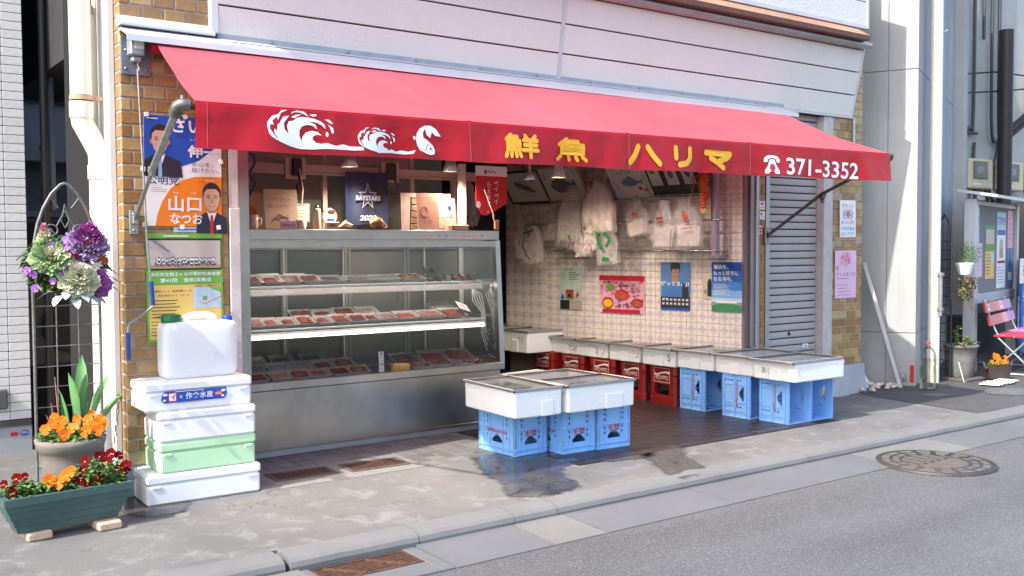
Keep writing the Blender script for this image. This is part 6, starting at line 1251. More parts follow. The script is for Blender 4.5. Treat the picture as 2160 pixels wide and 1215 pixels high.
def p_elect(q, w, h):
    arc = [(0, h), (w, h), (w, h*.77)]+[(w-(w*1.0)*(k/10), h*.77-.19*math.sin(k/10*PI/2)) for k in range(1, 11)]
    arc = [(0, h), (w, h), (w, h*.80), (w*.86, h*.70), (w*.70, h*.61), (w*.5, h*.555), (w*.25, h*.525), (0, h*.515)]; q.poly(arc, -.0006, PBLUE)
    ob = [(w*.135, 0), (w*.16, h*.10), (w*.22, h*.22), (w*.33, h*.345), (w*.47, h*.42), (w*.65, h*.46), (w*.85, h*.465), (w, h*.468), (w, 0)]; q.poly(ob, -.0006, PORA)
    portrait(q, w*.20, h*.645, .78, M('pale_blue_tie', (.25, .42, .70), .5), -.0014, 1.35); portrait(q, w*.865, h*.135, .78, PRED, -.0014)
    put_text(q, 'さいとう', w*.34, h*.855, .078, -.0044, PWHITE, .03, 0, w*.86); put_text(q, '伸一', w*.55, h*.635, .068, -.0044, PWHITE, .03, 0, w*.40); put_text(q, 'しん', w*.59, h*.79, .013, -.0044, PWHITE, 0, 0, .035); put_text(q, 'いち', w*.80, h*.79, .013, -.0044, PWHITE, 0, 0, .035)
    put_text(q, '安心を、', w*.60, h*.555, .024, -.002, PNAVY, -.006, 0, .12); put_text(q, '届けたい。', w*.60, h*.50, .024, -.002, PNAVY, -.006, 0, .155); put_text(q, '公明党', w*.03, h*.375, .052, -.002, PNAVY, .008, 0, w*.41)
    put_text(q, '山口', w*.30, h*.135, .085, -.002, PWHITE, .022, 0, w*.43); put_text(q, 'なつお', w*.32, h*.02, .058, -.0045, PWHITE, .025, 0, w*.42); put_text(q, 'やま', w*.36, h*.295, .013, -.002, PWHITE, 0, 0, .03); put_text(q, 'ぐち', w*.59, h*.295, .013, -.002, PWHITE, 0, 0, .03)
    lines(q, w*.08, w*.30, h*.345, 3, .010, GREY, .0025, -.001); lines(q, w*.03, w*.25, h*.965, 1, .01, PAPER, .005, -.002); lines(q, w*.78, w*.97, h*.425, 1, .01, PAPER, .005, -.002)
el_ = poster('campaign_poster', 'blue white and orange election poster with two portraits on pillar', 0, 0, .418, .590, PWHITE, p_elect, False, loc=(-.213, -.008, 1.446), tilt=.01)
for (x, z) in ((.015, .59), (.22, .592), (-.005, .30), (.415, .36), (.20, -.004), (.40, -.003), (.0, .005)): q = MB(); q.box(-.012, .012, -.004, 0, -.012, .012, PWHITE, .002); q.build('tape', el_, (x, -.0005, z), (0, rnd.uniform(-.4, .4), 0))
def p_band(q, w, h):
    PGL = M('poster_green', (.17, .42, .05), .5, 0, .05, 5); STG = M('stage_beige', (.52, .47, .42), .5, 0, .08, 8); YEL2 = M('poster_yellow', (.72, .50, .14), .5, 0, .05, 5)
    q.rect(0, h-.026, w, h, -.0006, PGL); q.rect(.008, h*.66, w-.008, h-.028, -.0006, PBLACK); q.rect(.012, h*.675, w-.012, h-.038, -.0012, STG); q.rect(.012, h*.675, w-.012, h*.705, -.0018, BRCARD); q.poly([(.03, h-.04), (.05, h-.04), (.13, h-.10), (.11, h-.10)], -.0018, GREY)
    r_ = random.Random(3)
    for k in range(64):
        x = .05+.32*((k % 32)/31)+r_.uniform(-.004, .004); z = h*.712+.014*(k//32)+r_.uniform(0, .008); q.rect(x-.0035, z-.010, x+.0035, z, -.0024-.00001*k, PBLACK); q.rect(x-.004, z, x+.004, z+.012, -.0024-.00001*k, PWHITE); q.disc(x, z+.016, .003, .004, -.003, PBLACK, 6)
    q.rect(0, h*.53, w, h*.655, -.0006, PGL); q.rect(0, 0, w, h*.528, -.0006, PGL); q.rect(.012, .012, w-.012, h*.52, -.0012, YEL2); q.rect(w*.60, h*.30, w-.014, h*.49, -.0018, M('map_blue', (.45, .58, .72), .5)); q.poly([(w*.62, h*.38), (w*.75, h*.33), (w*.97, h*.40), (w*.97, h*.41), (w*.75, h*.34)], -.0022, PORA); q.rect(w*.72, h*.37, w*.78, h*.41, -.0023, PGL); q.poly([(w*.8, h*.49), (w*.97, h*.44), (w*.97, h*.49)], -.0022, PGL); q.rect(w*.63, h*.44, w*.90, h*.445, -.0022, PAPER); q.rect(w*.8, h*.33, w*.81, h*.48, -.0022, PAPER)
    put_text(q, '横浜市立保土ヶ谷中学校吹奏楽部', .016, h*.603, .021, -.002, PWHITE, .016, 0, w-.03); put_text(q, '第41回　定期演奏会', .07, h*.545, .023, -.002, PWHITE, .02, 0, w*.68)
    put_text(q, '開場時間 12：15　開演時間 13：00', .018, h*.455, .012, -.002, PBLACK, 0, 0, w*.53); put_text(q, '場所　神奈川県民ホール　大ホール', .018, h*.415, .012, -.002, PBLACK, 0, 0, w*.5); put_text(q, '入場無料（入場整理券要）', w*.60, h*.497, .010, -.002, PBLACK, 0, 0, w*.36); put_text(q, '入場整理券について', .03, h*.215, .013, -.002, PBLACK, 0, 0, w*.3); lines(q, .02, w*.54, h*.375, 6, .018, PBLACK, .004, -.002, 4); lines(q, .02, w*.9, h*.18, 5, .018, PBLACK, .004, -.002, 6); lines(q, .09, .30, h-.018, 1, .01, PAPER, .007, -.002)
poster('concert_poster', 'green and yellow concert poster with group photo on pillar', 0, 0, .414, .583, PGRN, p_band, False, loc=(-.208, -.008, .823))
poster('notice_strip', 'thin pale blue notice strip between the two posters', 0, 0, .20, .028, M('pale_blue_paper', (.45, .60, .66), .5), lambda q, w, h: lines(q, .02, w-.02, .012, 1, .01, PBLUE, .006, -.001), False, loc=(-.06, -.007, 1.412))

# ------------------------------------------------------------------ stacked foam boxes and the water jug
def lidded(label, x0, x1, y0, y1, z, h, mat, rz, fn=None, lidh=.05):
    t = thing('foam_box', label, 'foam box', (x0, y0, z), (0, 0, rz), 'lidded foam boxes stacked on pavement'); w, d = x1-x0, y1-y0
    q = MB(); q.box(0, w, 0, d, 0, h-lidh, mat, .012); q.build('body', t); q = MB(); q.box(-.003, w+.003, -.003, d+.003, h-lidh+.001, h, mat, .010); q.box(w*.04, w*.12, -.005, .004, h-lidh-.02, h-lidh-.004, mat, .003); q.box(w*.88, w*.96, -.005, .004, h-lidh-.02, h-lidh-.004, mat, .003); q.build('lid', t)
    if fn: q = MB(); fn(q, w, h); q.build('printed_label', t)
    return t
lidded('lowest white foam box of pavement stack', -.302, .296, -.272, .055, .001, .158, FOAM, rad(-1.5)); lidded('mint green foam box in pavement stack', -.233, .276, -.268, .045, .160, .160, FOAMG, rad(-.5)); lidded('plain white foam box on the mint green box', -.238, .276, -.272, .05, .321, .160, FOAM, rad(-1), lidh=.045)
def lab(q, w, h):
    q.poly([(.095, .045), (.41, .045), (.425, .07), (.42, .105), (.10, .105), (.085, .09), (.08, .06)], -.005, PBLUE); q.rect(.115, .05, .16, .098, -.0056, PRED); q.rect(.12, .055, .155, .093, -.0062, PWHITE); put_text(q, 'イ', .127, .06, .028, -.0068, PRED, .03)
    put_text(q, '有', .172, .064, .018, -.0056, PWHITE); 
    for k, ch in enumerate('作倉水産'): put_text(q, ch, .205+k*.037, .058, .034, -.0056, PWHITE, .02)
    q.disc(.378, .075, .024, .014, -.0056, PRED, 16); q.rect(.362, .077, .394, .080, -.0062, PWHITE); q.rect(.362, .069, .394, .072, -.0062, PWHITE); lines(q, .15, .38, .099, 1, .01, PWHITE, .003, -.0056); lines(q, .16, .36, .04, 1, .01, GREY, .002, -.0056)
    for x in (.10, .405): q.disc(x, .088, .012, .007, -.0056, PWHITE, 10); q.disc(x-.004, .06, .008, .006, -.0056, PWHITE, 10)
lidded('top white foam box with blue label in pavement stack', -.300, .262, -.262, .07, .482, .152, FOAM, rad(0), lab)
JUG = film('milky_polyethylene', (.90, .91, .92), .97, .2, .4, .06)
jg = thing('water_jug', 'white water jug with green and blue caps on foam boxes', 'jug', (.028, -.10, .635))
def sup(w, d, z, e=.35, n=28): return [(w/2*math.copysign(abs(math.cos(2*PI*k/n))**e, math.cos(2*PI*k/n)), d/2*math.copysign(abs(math.sin(2*PI*k/n))**e, math.sin(2*PI*k/n)), z) for k in range(n)]
rings = [sup(.36, .13, 0), sup(.392, .155, .012), sup(.402, .165, .04), sup(.405, .168, .15), sup(.402, .166, .25), sup(.395, .16, .275), sup(.375, .145, .292), sup(.30, .10, .300)]
n = 28; q = MB(); q.add(sum(rings, []), [(i*n+k, i*n+(k+1) % n, (i+1)*n+(k+1) % n, (i+1)*n+k) for i in range(len(rings)-1) for k in range(n)]+[tuple(range(n))[::-1], tuple(range(7*n, 8*n))], JUG, True)
q.build('body', jg)
q = MB(); q.tube([(-.085, 0, .285), (-.06, 0, .320), (-.03, 0, .328), (.05, 0, .328), (.085, 0, .318), (.105, 0, .285)], .02, JUG, 10); q.build('handle', jg)
q = MB(); q.lathe([(.05, .295), (.052, .30), (.052, .332), (.046, .338), (0, .338)], M('green_cap', (.01, .14, .045), .35), 24, TR(-.14, 0, 0)); q.build('green_cap', jg)
q = MB(); q.lathe([(.024, .29), (.027, .295), (.027, .318), (.022, .323), (0, .323)], M('blue_cap', (.01, .06, .40), .35), 18, TR(.165, 0, 0)); q.build('blue_cap', jg)
q = MB(); put_text(q, '20', .03, .085, .055, -.0855, M('milky_emboss', (.78, .8, .83), .5), .02); q.build('embossing', jg)

# ------------------------------------------------------------------ flowers
def leaf(mb, base, az, el, L, Wd, mat, curl=.5, fold=.15):
    d_ = Vector((math.cos(az)*math.cos(el), math.sin(az)*math.cos(el), math.sin(el))); s_ = Vector((-math.sin(az), math.cos(az), 0)); u = s_.cross(d_)*-1
    b_ = Vector(base); V = []
    for t_, wv in ((0, .12), (.3, .8), (.6, 1.0), (.85, .65), (1, .02)):
        c_ = b_+d_*L*t_-Vector((0, 0, 1))*curl*L*t_*t_*.6
        V += [c_-s_*Wd/2*wv+u*fold*Wd*wv, c_+Vector((0, 0, 0)), c_+s_*Wd/2*wv+u*fold*Wd*wv]
    mb.add(V, [(3*i+k, 3*i+k+1, 3*i+k+4, 3*i+k+3) for i in range(4) for k in range(2)], mat, True)
def pansy_mesh(col, blotch, eye, s_=.022):
    """open pansy face looking along -y"""
    m_ = MB(); rr = random.Random(4)
    for k, (a, L, wd) in enumerate(((2.05, 1.0, 1.0), (1.09, 1.0, 1.0), (2.95, .92, .9), (.19, .92, .9), (-1.57, 1.0, 1.35))):
        P = [(0, 0)]+[(L*(.35+.65*math.cos(b_*.9)**.6)*math.cos(a+b_*wd*.62), L*(.35+.65*math.cos(b_*.9)**.6)*math.sin(a+b_*wd*.62)) for b_ in (-1, -.6, -.2, .2, .6, 1)]
        m_.add([(x*s_, -.001*k-.18*s_*(x*x+z*z)+.0015*rr.uniform(-1, 1), z*s_) for x, z in P], [(0, i, i+1) for i in range(1, 6)], col, True)
        if k >= 2: m_.add([(x*s_*.5, -.0008-.001*k, z*s_*.5) for x, z in P], [(0, i, i+1) for i in range(1, 6)], blotch, True)
    m_.disc(0, -.06*s_, s_*.12, s_*.10, -.0075, eye, 8); return m_.mesh('flower')
PAN_O, PAN_R, PAN_V = pansy_mesh(FORA, FORA, FYEL, .028), pansy_mesh(FRED, FDRK, FYEL, .028), pansy_mesh(FVIO, FDRK, FYEL, .024)
MAN = M('manure', (.06, .03, .02))
def pansy_plant(parent, cx, cy, cz, rx, ry, h, nleaf, flowers, mesh, rng, lm=(LEAFG, LEAFL), lsz=.03):
    mb = MB()
    for k in range(nleaf):
        a = rng.uniform(0, 2*PI); r = math.sqrt(rng.random()); x, y = cx+rx*r*math.cos(a), cy+ry*r*math.sin(a); z = cz+h*rng.uniform(.05, 1)*(1-.5*r*r)
        leaf(mb, (x, y, z), rng.uniform(0, 2*PI), rng.uniform(-.2, .7), lsz*rng.uniform(.7, 1.3), lsz*.6*rng.uniform(.7, 1.2), rng.choice(lm), .6)
        if k % 4 == 0: mb.tube([(cx+(x-cx)*.5, cy+(y-cy)*.5, cz-.01), (x, y, z)], .0015, LEAFL, 3, False)
    tag(mb.build('foliage', parent), kind='stuff')
    for (x, y, z, s_) in flowers:
        fo = link('flower', mesh, parent, (x, y, z), (rng.uniform(-.75, -.15), rng.uniform(-.4, .4), rng.uniform(-.75, .25)), s_)
        st_ = MB(); st_.tube([(x, y+.006, z), (x, y+.012, z-.03), (x, y+.01, cz)], .0014, LEAFL, 4); st_.build('stem', parent)
rg = random.Random(21)
# green trough planter
pp = thing('trough_planter', 'dark green ribbed trough planter on two wooden blocks', 'planter', (-.73, -.47, .042), (0, 0, rad(5)))
L_, D_ = .56, .20
q = MB()
steps = [(0.0, .0), (.034, .010), (.036, .016), (.068, .026), (.070, .032), (.102, .042), (.104, .048), (.136, .056)]
V, F = [], []
for (z, e) in steps:
    a, b_ = L_/2-.06+e, D_/2-.045+e*.7; V += [(-a, -b_, z), (a, -b_, z), (a, b_, z), (-a, b_, z)]
q.add(V, [(i*4+k, i*4+(k+1) % 4, (i+1)*4+(k+1) % 4, (i+1)*4+k) for i in range(len(steps)-1) for k in range(4)]+[(3, 2, 1, 0)], GRN); q.build('body', pp)
q = MB(); o_, i_ = (L_/2+.004, D_/2+.002), (L_/2-.018, D_/2-.018)
V = [(sx*x, sy*y, z) for (x, y, z) in ((o_[0], o_[1], .136), (o_[0], o_[1], .170), (i_[0], i_[1], .172), (i_[0]-.01, i_[1]-.01, .13)) for sx, sy in ((-1, -1), (1, -1), (1, 1), (-1, 1))]
q.add(V, [(i*4+k, i*4+(k+1) % 4, (i+1)*4+(k+1) % 4, (i+1)*4+k) for i in range(3) for k in range(4)], GRN); q.box(-L_/2-.006, -L_/2+.014, -.02, .07, .165, .182, GRN, .004); q.box(L_/2-.014, L_/2+.006, -.02, .07, .165, .182, GRN, .004); q.build('rim', pp)
q = MB(); q.box(-L_/2+.02, L_/2-.02, -D_/2+.02, D_/2-.02, .12, .145, SOIL, .004); q.build('soil', pp)
for (x, lb) in ((-.86, 'pale wooden block under left end of trough planter'), (-.56, 'pale wooden block under right end of trough planter')):
    q = MB(); q.box(-.055, .055, -.06, .09, 0, .040, M('pale_block', (.52, .36, .26), .85, 0, .15, 30, .5, 60), .008); o = q.build('wooden_block', None, (x, -.50 if x < -.7 else -.52, .001), (0, 0, rad(5))); tag(o, lb, 'block', 'wooden blocks under planter')
def plantthing(name, label, loc, rz=0, group=None): return thing(name, label, 'flowers', loc, (0, 0, rz), group)
PLX = Matrix.Translation((-.73, -.47, .042)) @ Matrix.Rotation(rad(5), 4, 'Z')
def inpl(x, y, z): return tuple(PLX @ Vector((x, y, z)))
t = plantthing('pansy_plant', 'dark maroon pansies at left end of trough planter', inpl(-.19, 0, .145), rad(5)); pansy_plant(t, 0, 0, .012, .085, .075, .085, 260, [(-.075, -.03, .085, .75), (-.045, -.05, .06, .7), (-.02, -.02, .10, .95), (.02, .0, .10, .7), (-.05, -.06, .045, .75)], PAN_R, rg)
t = plantthing('pansy_plant', 'orange pansies in middle of trough planter', inpl(-.03, 0, .145), rad(5)); pansy_plant(t, 0, 0, .012, .085, .075, .075, 240, [(-.05, -.045, .075, 1.15), (-.01, -.06, .062, 1.15), (.03, -.04, .085, 1.2), (.055, -.02, .10, .9)], PAN_O, rg)
t = plantthing('pansy_plant', 'dark red pansies crowding right end of trough planter', inpl(.155, 0, .145), rad(5)); pansy_plant(t, 0, 0, .012, .12, .085, .135, 480, [(-.10, -.05, .055, .95), (-.075, -.06, .035, .8), (-.02, -.055, .06, .95), (-.06, .0, .13, 1.0), (-.075, -.02, .095, .8), (.0, -.01, .145, 1.05), (.03, -.03, .12, .95), (.06, .0, .15, 1.0), (.095, .0, .135, .9), (.085, -.05, .085, 1.0), (.115, -.04, .09, 1.05), (.12, -.03, .07, .95), (.03, .01, .14, .8)], PAN_R, rg)
# tall clay pot with tulips and orange pansies
pt_ = thing('clay_pot', 'large worn clay flower pot with wreath relief', 'flower pot', (-.635, -.16, 0))
q = MB(); q.lathe([(.095, .0), (.105, .01), (.118, .12), (.138, .28), (.145, .325), (.152, .33), (.163, .365), (.166, .385), (.152, .388), (.142, .36), (0, .355)][:9], TERRA, 36); q.build('body', pt_)
q = MB(); q.lathe([(.15, .352), (.0, .362)], SOIL, 24); q.build('soil', pt_)
q = MB()
for k in range(22):
    if 4 < k < 7: continue
    a = k*2*PI/22; cx, cz = -.035+.040*math.cos(a), .20+.045*math.sin(a); ph = math.asin(max(-1, min(1, cx/.128))); yy = -.128*math.cos(ph)-.002
    for s_ in (-.45, .45): q.add([(cx-.012*math.cos(a+PI/2+s_), yy, cz-.012*math.sin(a+PI/2+s_)), (cx+.006*math.cos(a), yy-.005, cz+.006*math.sin(a)), (cx+.014*math.cos(a+PI/2+s_), yy-.001, cz+.014*math.sin(a+PI/2+s_)), (cx-.006*math.cos(a), yy-.005, cz-.006*math.sin(a))], [(0, 1, 2), (0, 2, 3)], TERRA, True)
q.build('wreath_relief', pt_)
t = plantthing('pansy_plant', 'orange pansies filling the clay pot', (-.635, -.16, .36)); pansy_plant(t, 0, 0, .01, .155, .145, .085, 480, [(-.125, -.06, .085, 1.05), (-.09, -.03, .105, .9), (-.07, .0, .13, 1.0), (-.055, -.11, .06, 1.1), (-.045, -.03, .115, 1.1), (-.01, -.10, .085, 1.15), (-.065, -.07, .085, .9), (.045, -.12, .07, 1.1), (.03, -.02, .115, .9), (.07, -.06, .11, 1.1), (.115, -.07, .09, 1.1), (.13, -.04, .105, 1.15), (.10, -.12, .065, 1.1), (.15, -.06, .085, .9), (.10, -.0, .13, .9), (.085, -.1, .095, .8)], PAN_O, rg)
tl = plantthing('tulip_plant', 'tall green tulip leaves rising from clay pot', (-.595, -.12, .36))
for (x, y, az, el, L, wd, cu) in ((.02, 0, 1.2, 1.42, .43, .07, .0), (.0, -.02, -2.6, 1.42, .36, .06, .02), (.045, 0, .3, 1.2, .37, .075, .08), (.05, -.03, -.2, .98, .30, .085, .12), (-.03, -.01, 2.9, 1.38, .28, .05, .05), (.03, .02, -1.2, 1.45, .34, .06, .0), (-.06, 0, 2.0, 1.48, .24, .028, .02)):
    q = MB(); leaf(q, (x, y, 0), az, el, L, wd, LEAFT, cu, .3); q.build('leaf', tl)
for (x, h_) in ((-.10, .33), (-.12, .20)): q = MB(); q.tube([(x*.7, 0, 0), (x*.9, 0, h_*.6), (x, -.01, h_)], [.004, .0035, .002], M('pink_stalk', (.40, .17, .13), .6), 5); q.build('stalk', tl)
for (x, az) in ((-.13, 2.8), (-.02, -1.5)): q = MB(); leaf(q, (x*.8, 0, .03), az, 1.25, .13, .028, M('pale_pink_leaf', (.55, .36, .30), .6), .1); q.build('leaf', tl)
# arched trellis
SILV = M('weathered_iron', (.20, .20, .195), .5, .5, .3, 40, dirt=.3, dcol=(.16, .09, .05))
tr = thing('garden_trellis', 'arched grey iron garden trellis behind flowers', 'trellis', (-.61, -.03, 0))
hw = .157; arch = [(-hw, 1.18)]+[(-hw*math.cos(k/10*PI/2)**.9, 1.18+.475*(k/10)**1.0*(1.0-.0*(k/10))) for k in range(1, 11)]
arch = [(-hw, 0), (-hw, 1.18), (-hw*.985, 1.27), (-hw*.93, 1.36), (-hw*.82, 1.45), (-hw*.64, 1.53), (-hw*.40, 1.60), (-hw*.12, 1.648), (0, 1.655)]
pts = [(x, 0, z) for x, z in arch]+[(-x, 0, z) for x, z in arch[::-1][1:]]; q = MB(); q.tube(pts, .0075, SILV, 8); q.build('frame', tr)
for k in range(13):
    z = .12+k*.102
    if z < 1.33: q = MB(); q.tube([(-hw, .004, z), (hw, .004, z)], .0032, SILV, 6); q.build('cross_bar', tr)
for x in (-.052, .052): q = MB(); q.tube([(x, -.002, 0), (x, -.002, 1.24)], .0032, SILV, 6); q.build('upright', tr)
def spiral(cx, cz, r, a0, turns, sg, tail): return [(cx+sg*r*(1-t_/22)*math.cos(a0+t_/18*turns*2*PI), 0, cz+r*(1-t_/22)*math.sin(a0+t_/18*turns*2*PI)) for t_ in range(19)][::-1]+tail
for sg in (-1, 1):
    q = MB(); q.tube(spiral(sg*.062, 1.415, .036, PI*.2, 1.2, sg, [(sg*.015, 0, 1.38), (sg*.008, 0, 1.33)]), .0035, SILV, 6); q.build('scroll', tr)
    q = MB(); q.tube(spiral(sg*.035, 1.345, .024, PI*.3, 1.1, sg, [(sg*.004, 0, 1.30)]), .0032, SILV, 6); q.build('scroll', tr)
    q = MB(); q.tube([(sg*.13, 0, 1.48), (sg*.085, 0, 1.43)], .003, SILV, 6); q.tube([(sg*.04, 0, 1.44), (sg*.01, 0, 1.50), (0, 0, 1.55)], .003, SILV, 6); q.tube([(0, 0, 1.43), (sg*.02, 0, 1.47), (0, 0, 1.52)], .003, SILV, 6); q.tube([(sg*.03, 0, 1.53), (sg*.07, 0, 1.585)], .003, SILV, 6); q.build('stay', tr)
# hanging flower basket on the trellis
bk = thing('hanging_basket', 'hanging basket of kale pansies and silver leaves on trellis', 'flower basket', (-.635, -.14, 1.25))
q = MB(); q.lathe([(0, -.15), (.07, -.14), (.12, -.08), (.14, .0), (.13, .0)], MAN, 18); q.build('basket', bk)
mb = MB(); r2 = random.Random(8)
for k in range(900):
    u, v = r2.uniform(0, 2*PI), r2.uniform(-.9, 1.0); rr = .165*math.sqrt(max(0, 1-v*v*.8)); x, y, z = rr*math.cos(u)*1.05, -abs(rr*math.sin(u))*.9+.03, v*.14
    leaf(mb, (x, y, z), math.atan2(y, x)+r2.uniform(-.6, .6), r2.uniform(-.6, .7), r2.uniform(.022, .042), r2.uniform(.016, .028), r2.choice((LEAFG, LEAFG, LEAFG, LEAFL)), .6)
tag(mb.build('foliage', bk), kind='stuff')
def kale(parent, loc, rot, col1, col2, col3, s_=1.0, spike=.12, wide=.065):
    m_ = MB(); rr = random.Random(int(loc[0]*1000)+5)
    for ring_ in range(9):
        f = ring_/8; n_ = int(14-7*f); R_ = wide*(1-.80*f)*s_; zz = spike*s_*f**1.25
        for k in range(n_):
            a = 2*PI*(k+ring_*.37+rr.uniform(-.2, .2))/n_; L = (.05-.025*f)*s_*rr.uniform(.75, 1.2); e = .05+1.0*f+rr.uniform(-.25, .25); W2 = L*.95
            c_ = Vector((R_*.35*math.cos(a), R_*.35*math.sin(a), zz)); d_ = Vector((math.cos(a)*math.cos(e), math.sin(a)*math.cos(e), math.sin(e))); s2 = Vector((-math.sin(a), math.cos(a), 0)); V = [c_]
            for b_ in (-1, -.66, -.33, 0, .33, .66, 1): V.append(c_+d_*(R_*.9+L*.5)*(1-.22*abs(b_))+s2*b_*W2*.62+Vector((0, 0, (.010+.004*f)*s_*math.sin(b_*11+k*2.3+ring_))))
            m_.add(V, [(0, i, i+1) for i in range(1, 7)], col1 if f < .3 else (col2 if f < .7 else col3), True)
    return m_.build('kale_head', parent, loc, rot)
KG = M('kale_green', (.30, .40, .17), .5, 0, .15, 30); KC = M('kale_cream', (.66, .64, .42), .5, 0, .1, 30); KW = M('kale_white', (.78, .76, .60), .5, 0, .06); KP = M('kale_purple', (.30, .10, .30), .5, 0, .25, 30); KM = M('kale_magenta', (.52, .10, .40), .5, 0, .15, 30); KPK = M('kale_pink', (.62, .28, .36), .5, 0, .12, 30); KL = M('kale_lilac', (.40, .28, .48), .5, 0, .2, 30)
kale(bk, (-.085, -.12, .03), (1.0, -.1, 0), KG, KG, KC, .85, .045, .085); kale(bk, (.025, -.15, -.075), (.95, .05, 0), KC, KC, KW, .90, .10, .08); kale(bk, (.075, -.10, .085), (.55, .1, 0), KL, KP, KM, .92, .12, .085); kale(bk, (.115, -.10, -.095), (1.05, .5, 0), KP, KM, KM, .75, .05, .075); kale(bk, (-.105, -.08, .10), (.25, -.15, 0), KG, KC, KPK, .55, .16, .06)
for k, (x, y, z, az, L) in enumerate(((-.05, -.15, -.15, -2.2, .09), (.0, -.16, -.16, -1.6, .10), (.05, -.15, -.15, -.9, .09), (-.08, -.13, -.13, 2.9, .08), (.15, -.06, -.02, -.1, .09), (.16, -.04, -.06, -.5, .10), (.13, -.08, .0, .3, .08), (-.13, -.08, .03, 2.8, .10), (-.15, -.05, .06, 2.6, .09), (.02, -.17, -.14, -1.2, .08), (-.03, -.17, -.13, -1.9, .07), (.09, -.13, -.16, -.7, .07), (-.17, -.05, .0, 3.0, .08), (.17, -.04, -.11, -.4, .08))):
    q = MB(); leaf(q, (x, y, z), az, .0, L, .045, LEAFS, .9, .1); q.build('leaf', bk)
for (x, y, z, s_) in ((-.02, -.10, .115, .9), (.02, -.17, .0, .8), (-.04, -.17, -.01, .7), (-.12, -.15, -.03, .8), (-.09, -.16, -.08, .8), (.05, -.17, .03, .7), (-.02, -.15, .08, .7), (.14, -.12, -.04, .8), (-.19, -.08, -.03, .9), (-.165, -.09, -.05, .9), (-.155, -.09, -.115, .9), (.075, -.16, -.01, .8), (-.05, -.17, -.05, .6), (-.09, -.14, .10, .5)): link('flower', PAN_V, bk, (x, y, z), (-.3, rg.uniform(-.4, .4), rg.uniform(-.5, .3)), s_)
FOR2 = pansy_mesh(M('rust_orange_petal', (.50, .10, .02), .55, 0, .2, 40), M('rust_dark', (.2, .03, .01)), FYEL, .018)
for k in range(12): link('flower', FOR2, bk, (.115+rg.uniform(-.03, .045), -.12+rg.uniform(-.02, .03), .055+rg.uniform(-.055, .06)), (rg.uniform(-.6, 0), 0, rg.uniform(-.5, .5)), rg.uniform(.8, 1.1))
PANW = pansy_mesh(M('cream_petal', (.72, .64, .50), .55), FYEL, FYEL, .02)
for (x, y, z) in ((.095, -.165, -.02), (.11, -.16, -.01)): link('flower', PANW, bk, (x, y, z), (-.3, 0, 0), 1)
FR3 = pansy_mesh(M('crimson_petal', (.25, .01, .06), .5), FDRK, FDRK, .014)
for k in range(7): link('flower', FR3, bk, (.015+rg.uniform(-.025, .02), -.155, .05+rg.uniform(-.02, .02)), (-.4, 0, rg.uniform(-.4, .4)), 1)
# chain on the corner
t = thing('chain', 'thin chain hanging from hook at pillar corner', 'chain', (-.36, .05, .32)); q = MB()
for k in range(9): X = TR(.012-.004*k, 0, .20-.030*k, 0, 0, (k % 2)*PI/2); q.tube([(.007*math.cos(a), 0, .017*math.sin(a)) for a in [j*PI/5 for j in range(10)]], .002, RUST, 5, closed=True, X=X)
tag(q.build('links', t), kind='stuff'); q = MB(); q.lathe([(.012, 0), (.012, .02), (.004, .03)], RUST, 8, TR(.012, 0, .22, PI/2)); q.build('hook', t)
# ------------------------------------------------------------------ right neighbour: cast concrete house
nb_ = thing('concrete_house', 'cast concrete neighbour house right of the shop', 'building', (6.705, -.197, 0), (0, 0, rad(24)))
# local x runs along the far face to the right, local y back along the lit face
jz = [0, .50, 2.95, 5.5]
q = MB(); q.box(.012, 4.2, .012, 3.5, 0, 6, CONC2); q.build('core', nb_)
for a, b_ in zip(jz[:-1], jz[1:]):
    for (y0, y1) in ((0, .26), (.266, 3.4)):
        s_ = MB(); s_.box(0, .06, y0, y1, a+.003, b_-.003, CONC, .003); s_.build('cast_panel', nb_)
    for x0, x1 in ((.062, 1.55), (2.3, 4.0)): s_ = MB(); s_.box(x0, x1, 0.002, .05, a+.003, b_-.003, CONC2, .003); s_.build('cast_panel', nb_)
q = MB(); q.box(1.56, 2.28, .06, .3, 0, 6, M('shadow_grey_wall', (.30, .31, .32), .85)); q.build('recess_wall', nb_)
q = MB(); q.box(2.9, 3.2, -.12, .01, 0, 6, CONC, .01); q.build('pilaster', nb_)
q = MB(); q.rect(.0, .0, .03, .0, 0, PRED) if False else q.box(-.003, .0005, .01, .045, .04, .20, PRED); q.build('red_paint_mark', nb_)
t = thing('cream_downpipe', 'straight cream downpipe right of concrete house corner', 'pipe', (7.10, -.14, 0)); q = MB(); q.tube([(0, 0, 0), (0, 0, 6)], .056, CREAM, 18); q.build('pipe', t); q = MB(); q.tube([(0, 0, 3.33), (0, 0, 3.345)], .059, PWHITE, 14); q.tube([(.05, -.02, 3.335), (.09, -.05, 3.36)], .004, PWHITE, 5); q.build('tie', t)
t = thing('steel_bar_clamp', 'short steel bar clamped to straight cream downpipe', 'bar', (7.085, -.215, .70)); q = MB(); q.tube([(0, 0, -.05), (0, 0, .36)], .020, GALV, 12); q.build('bar', t)
for z in (.0, .33): q = MB(); q.tube([(0, 0, z), (0, 0, z+.025)], .032, GALV, 12); q.tube([(-.03, 0, z+.012), (.0, .05, z+.012)], .006, GALV, 6); q.build('clamp', t)
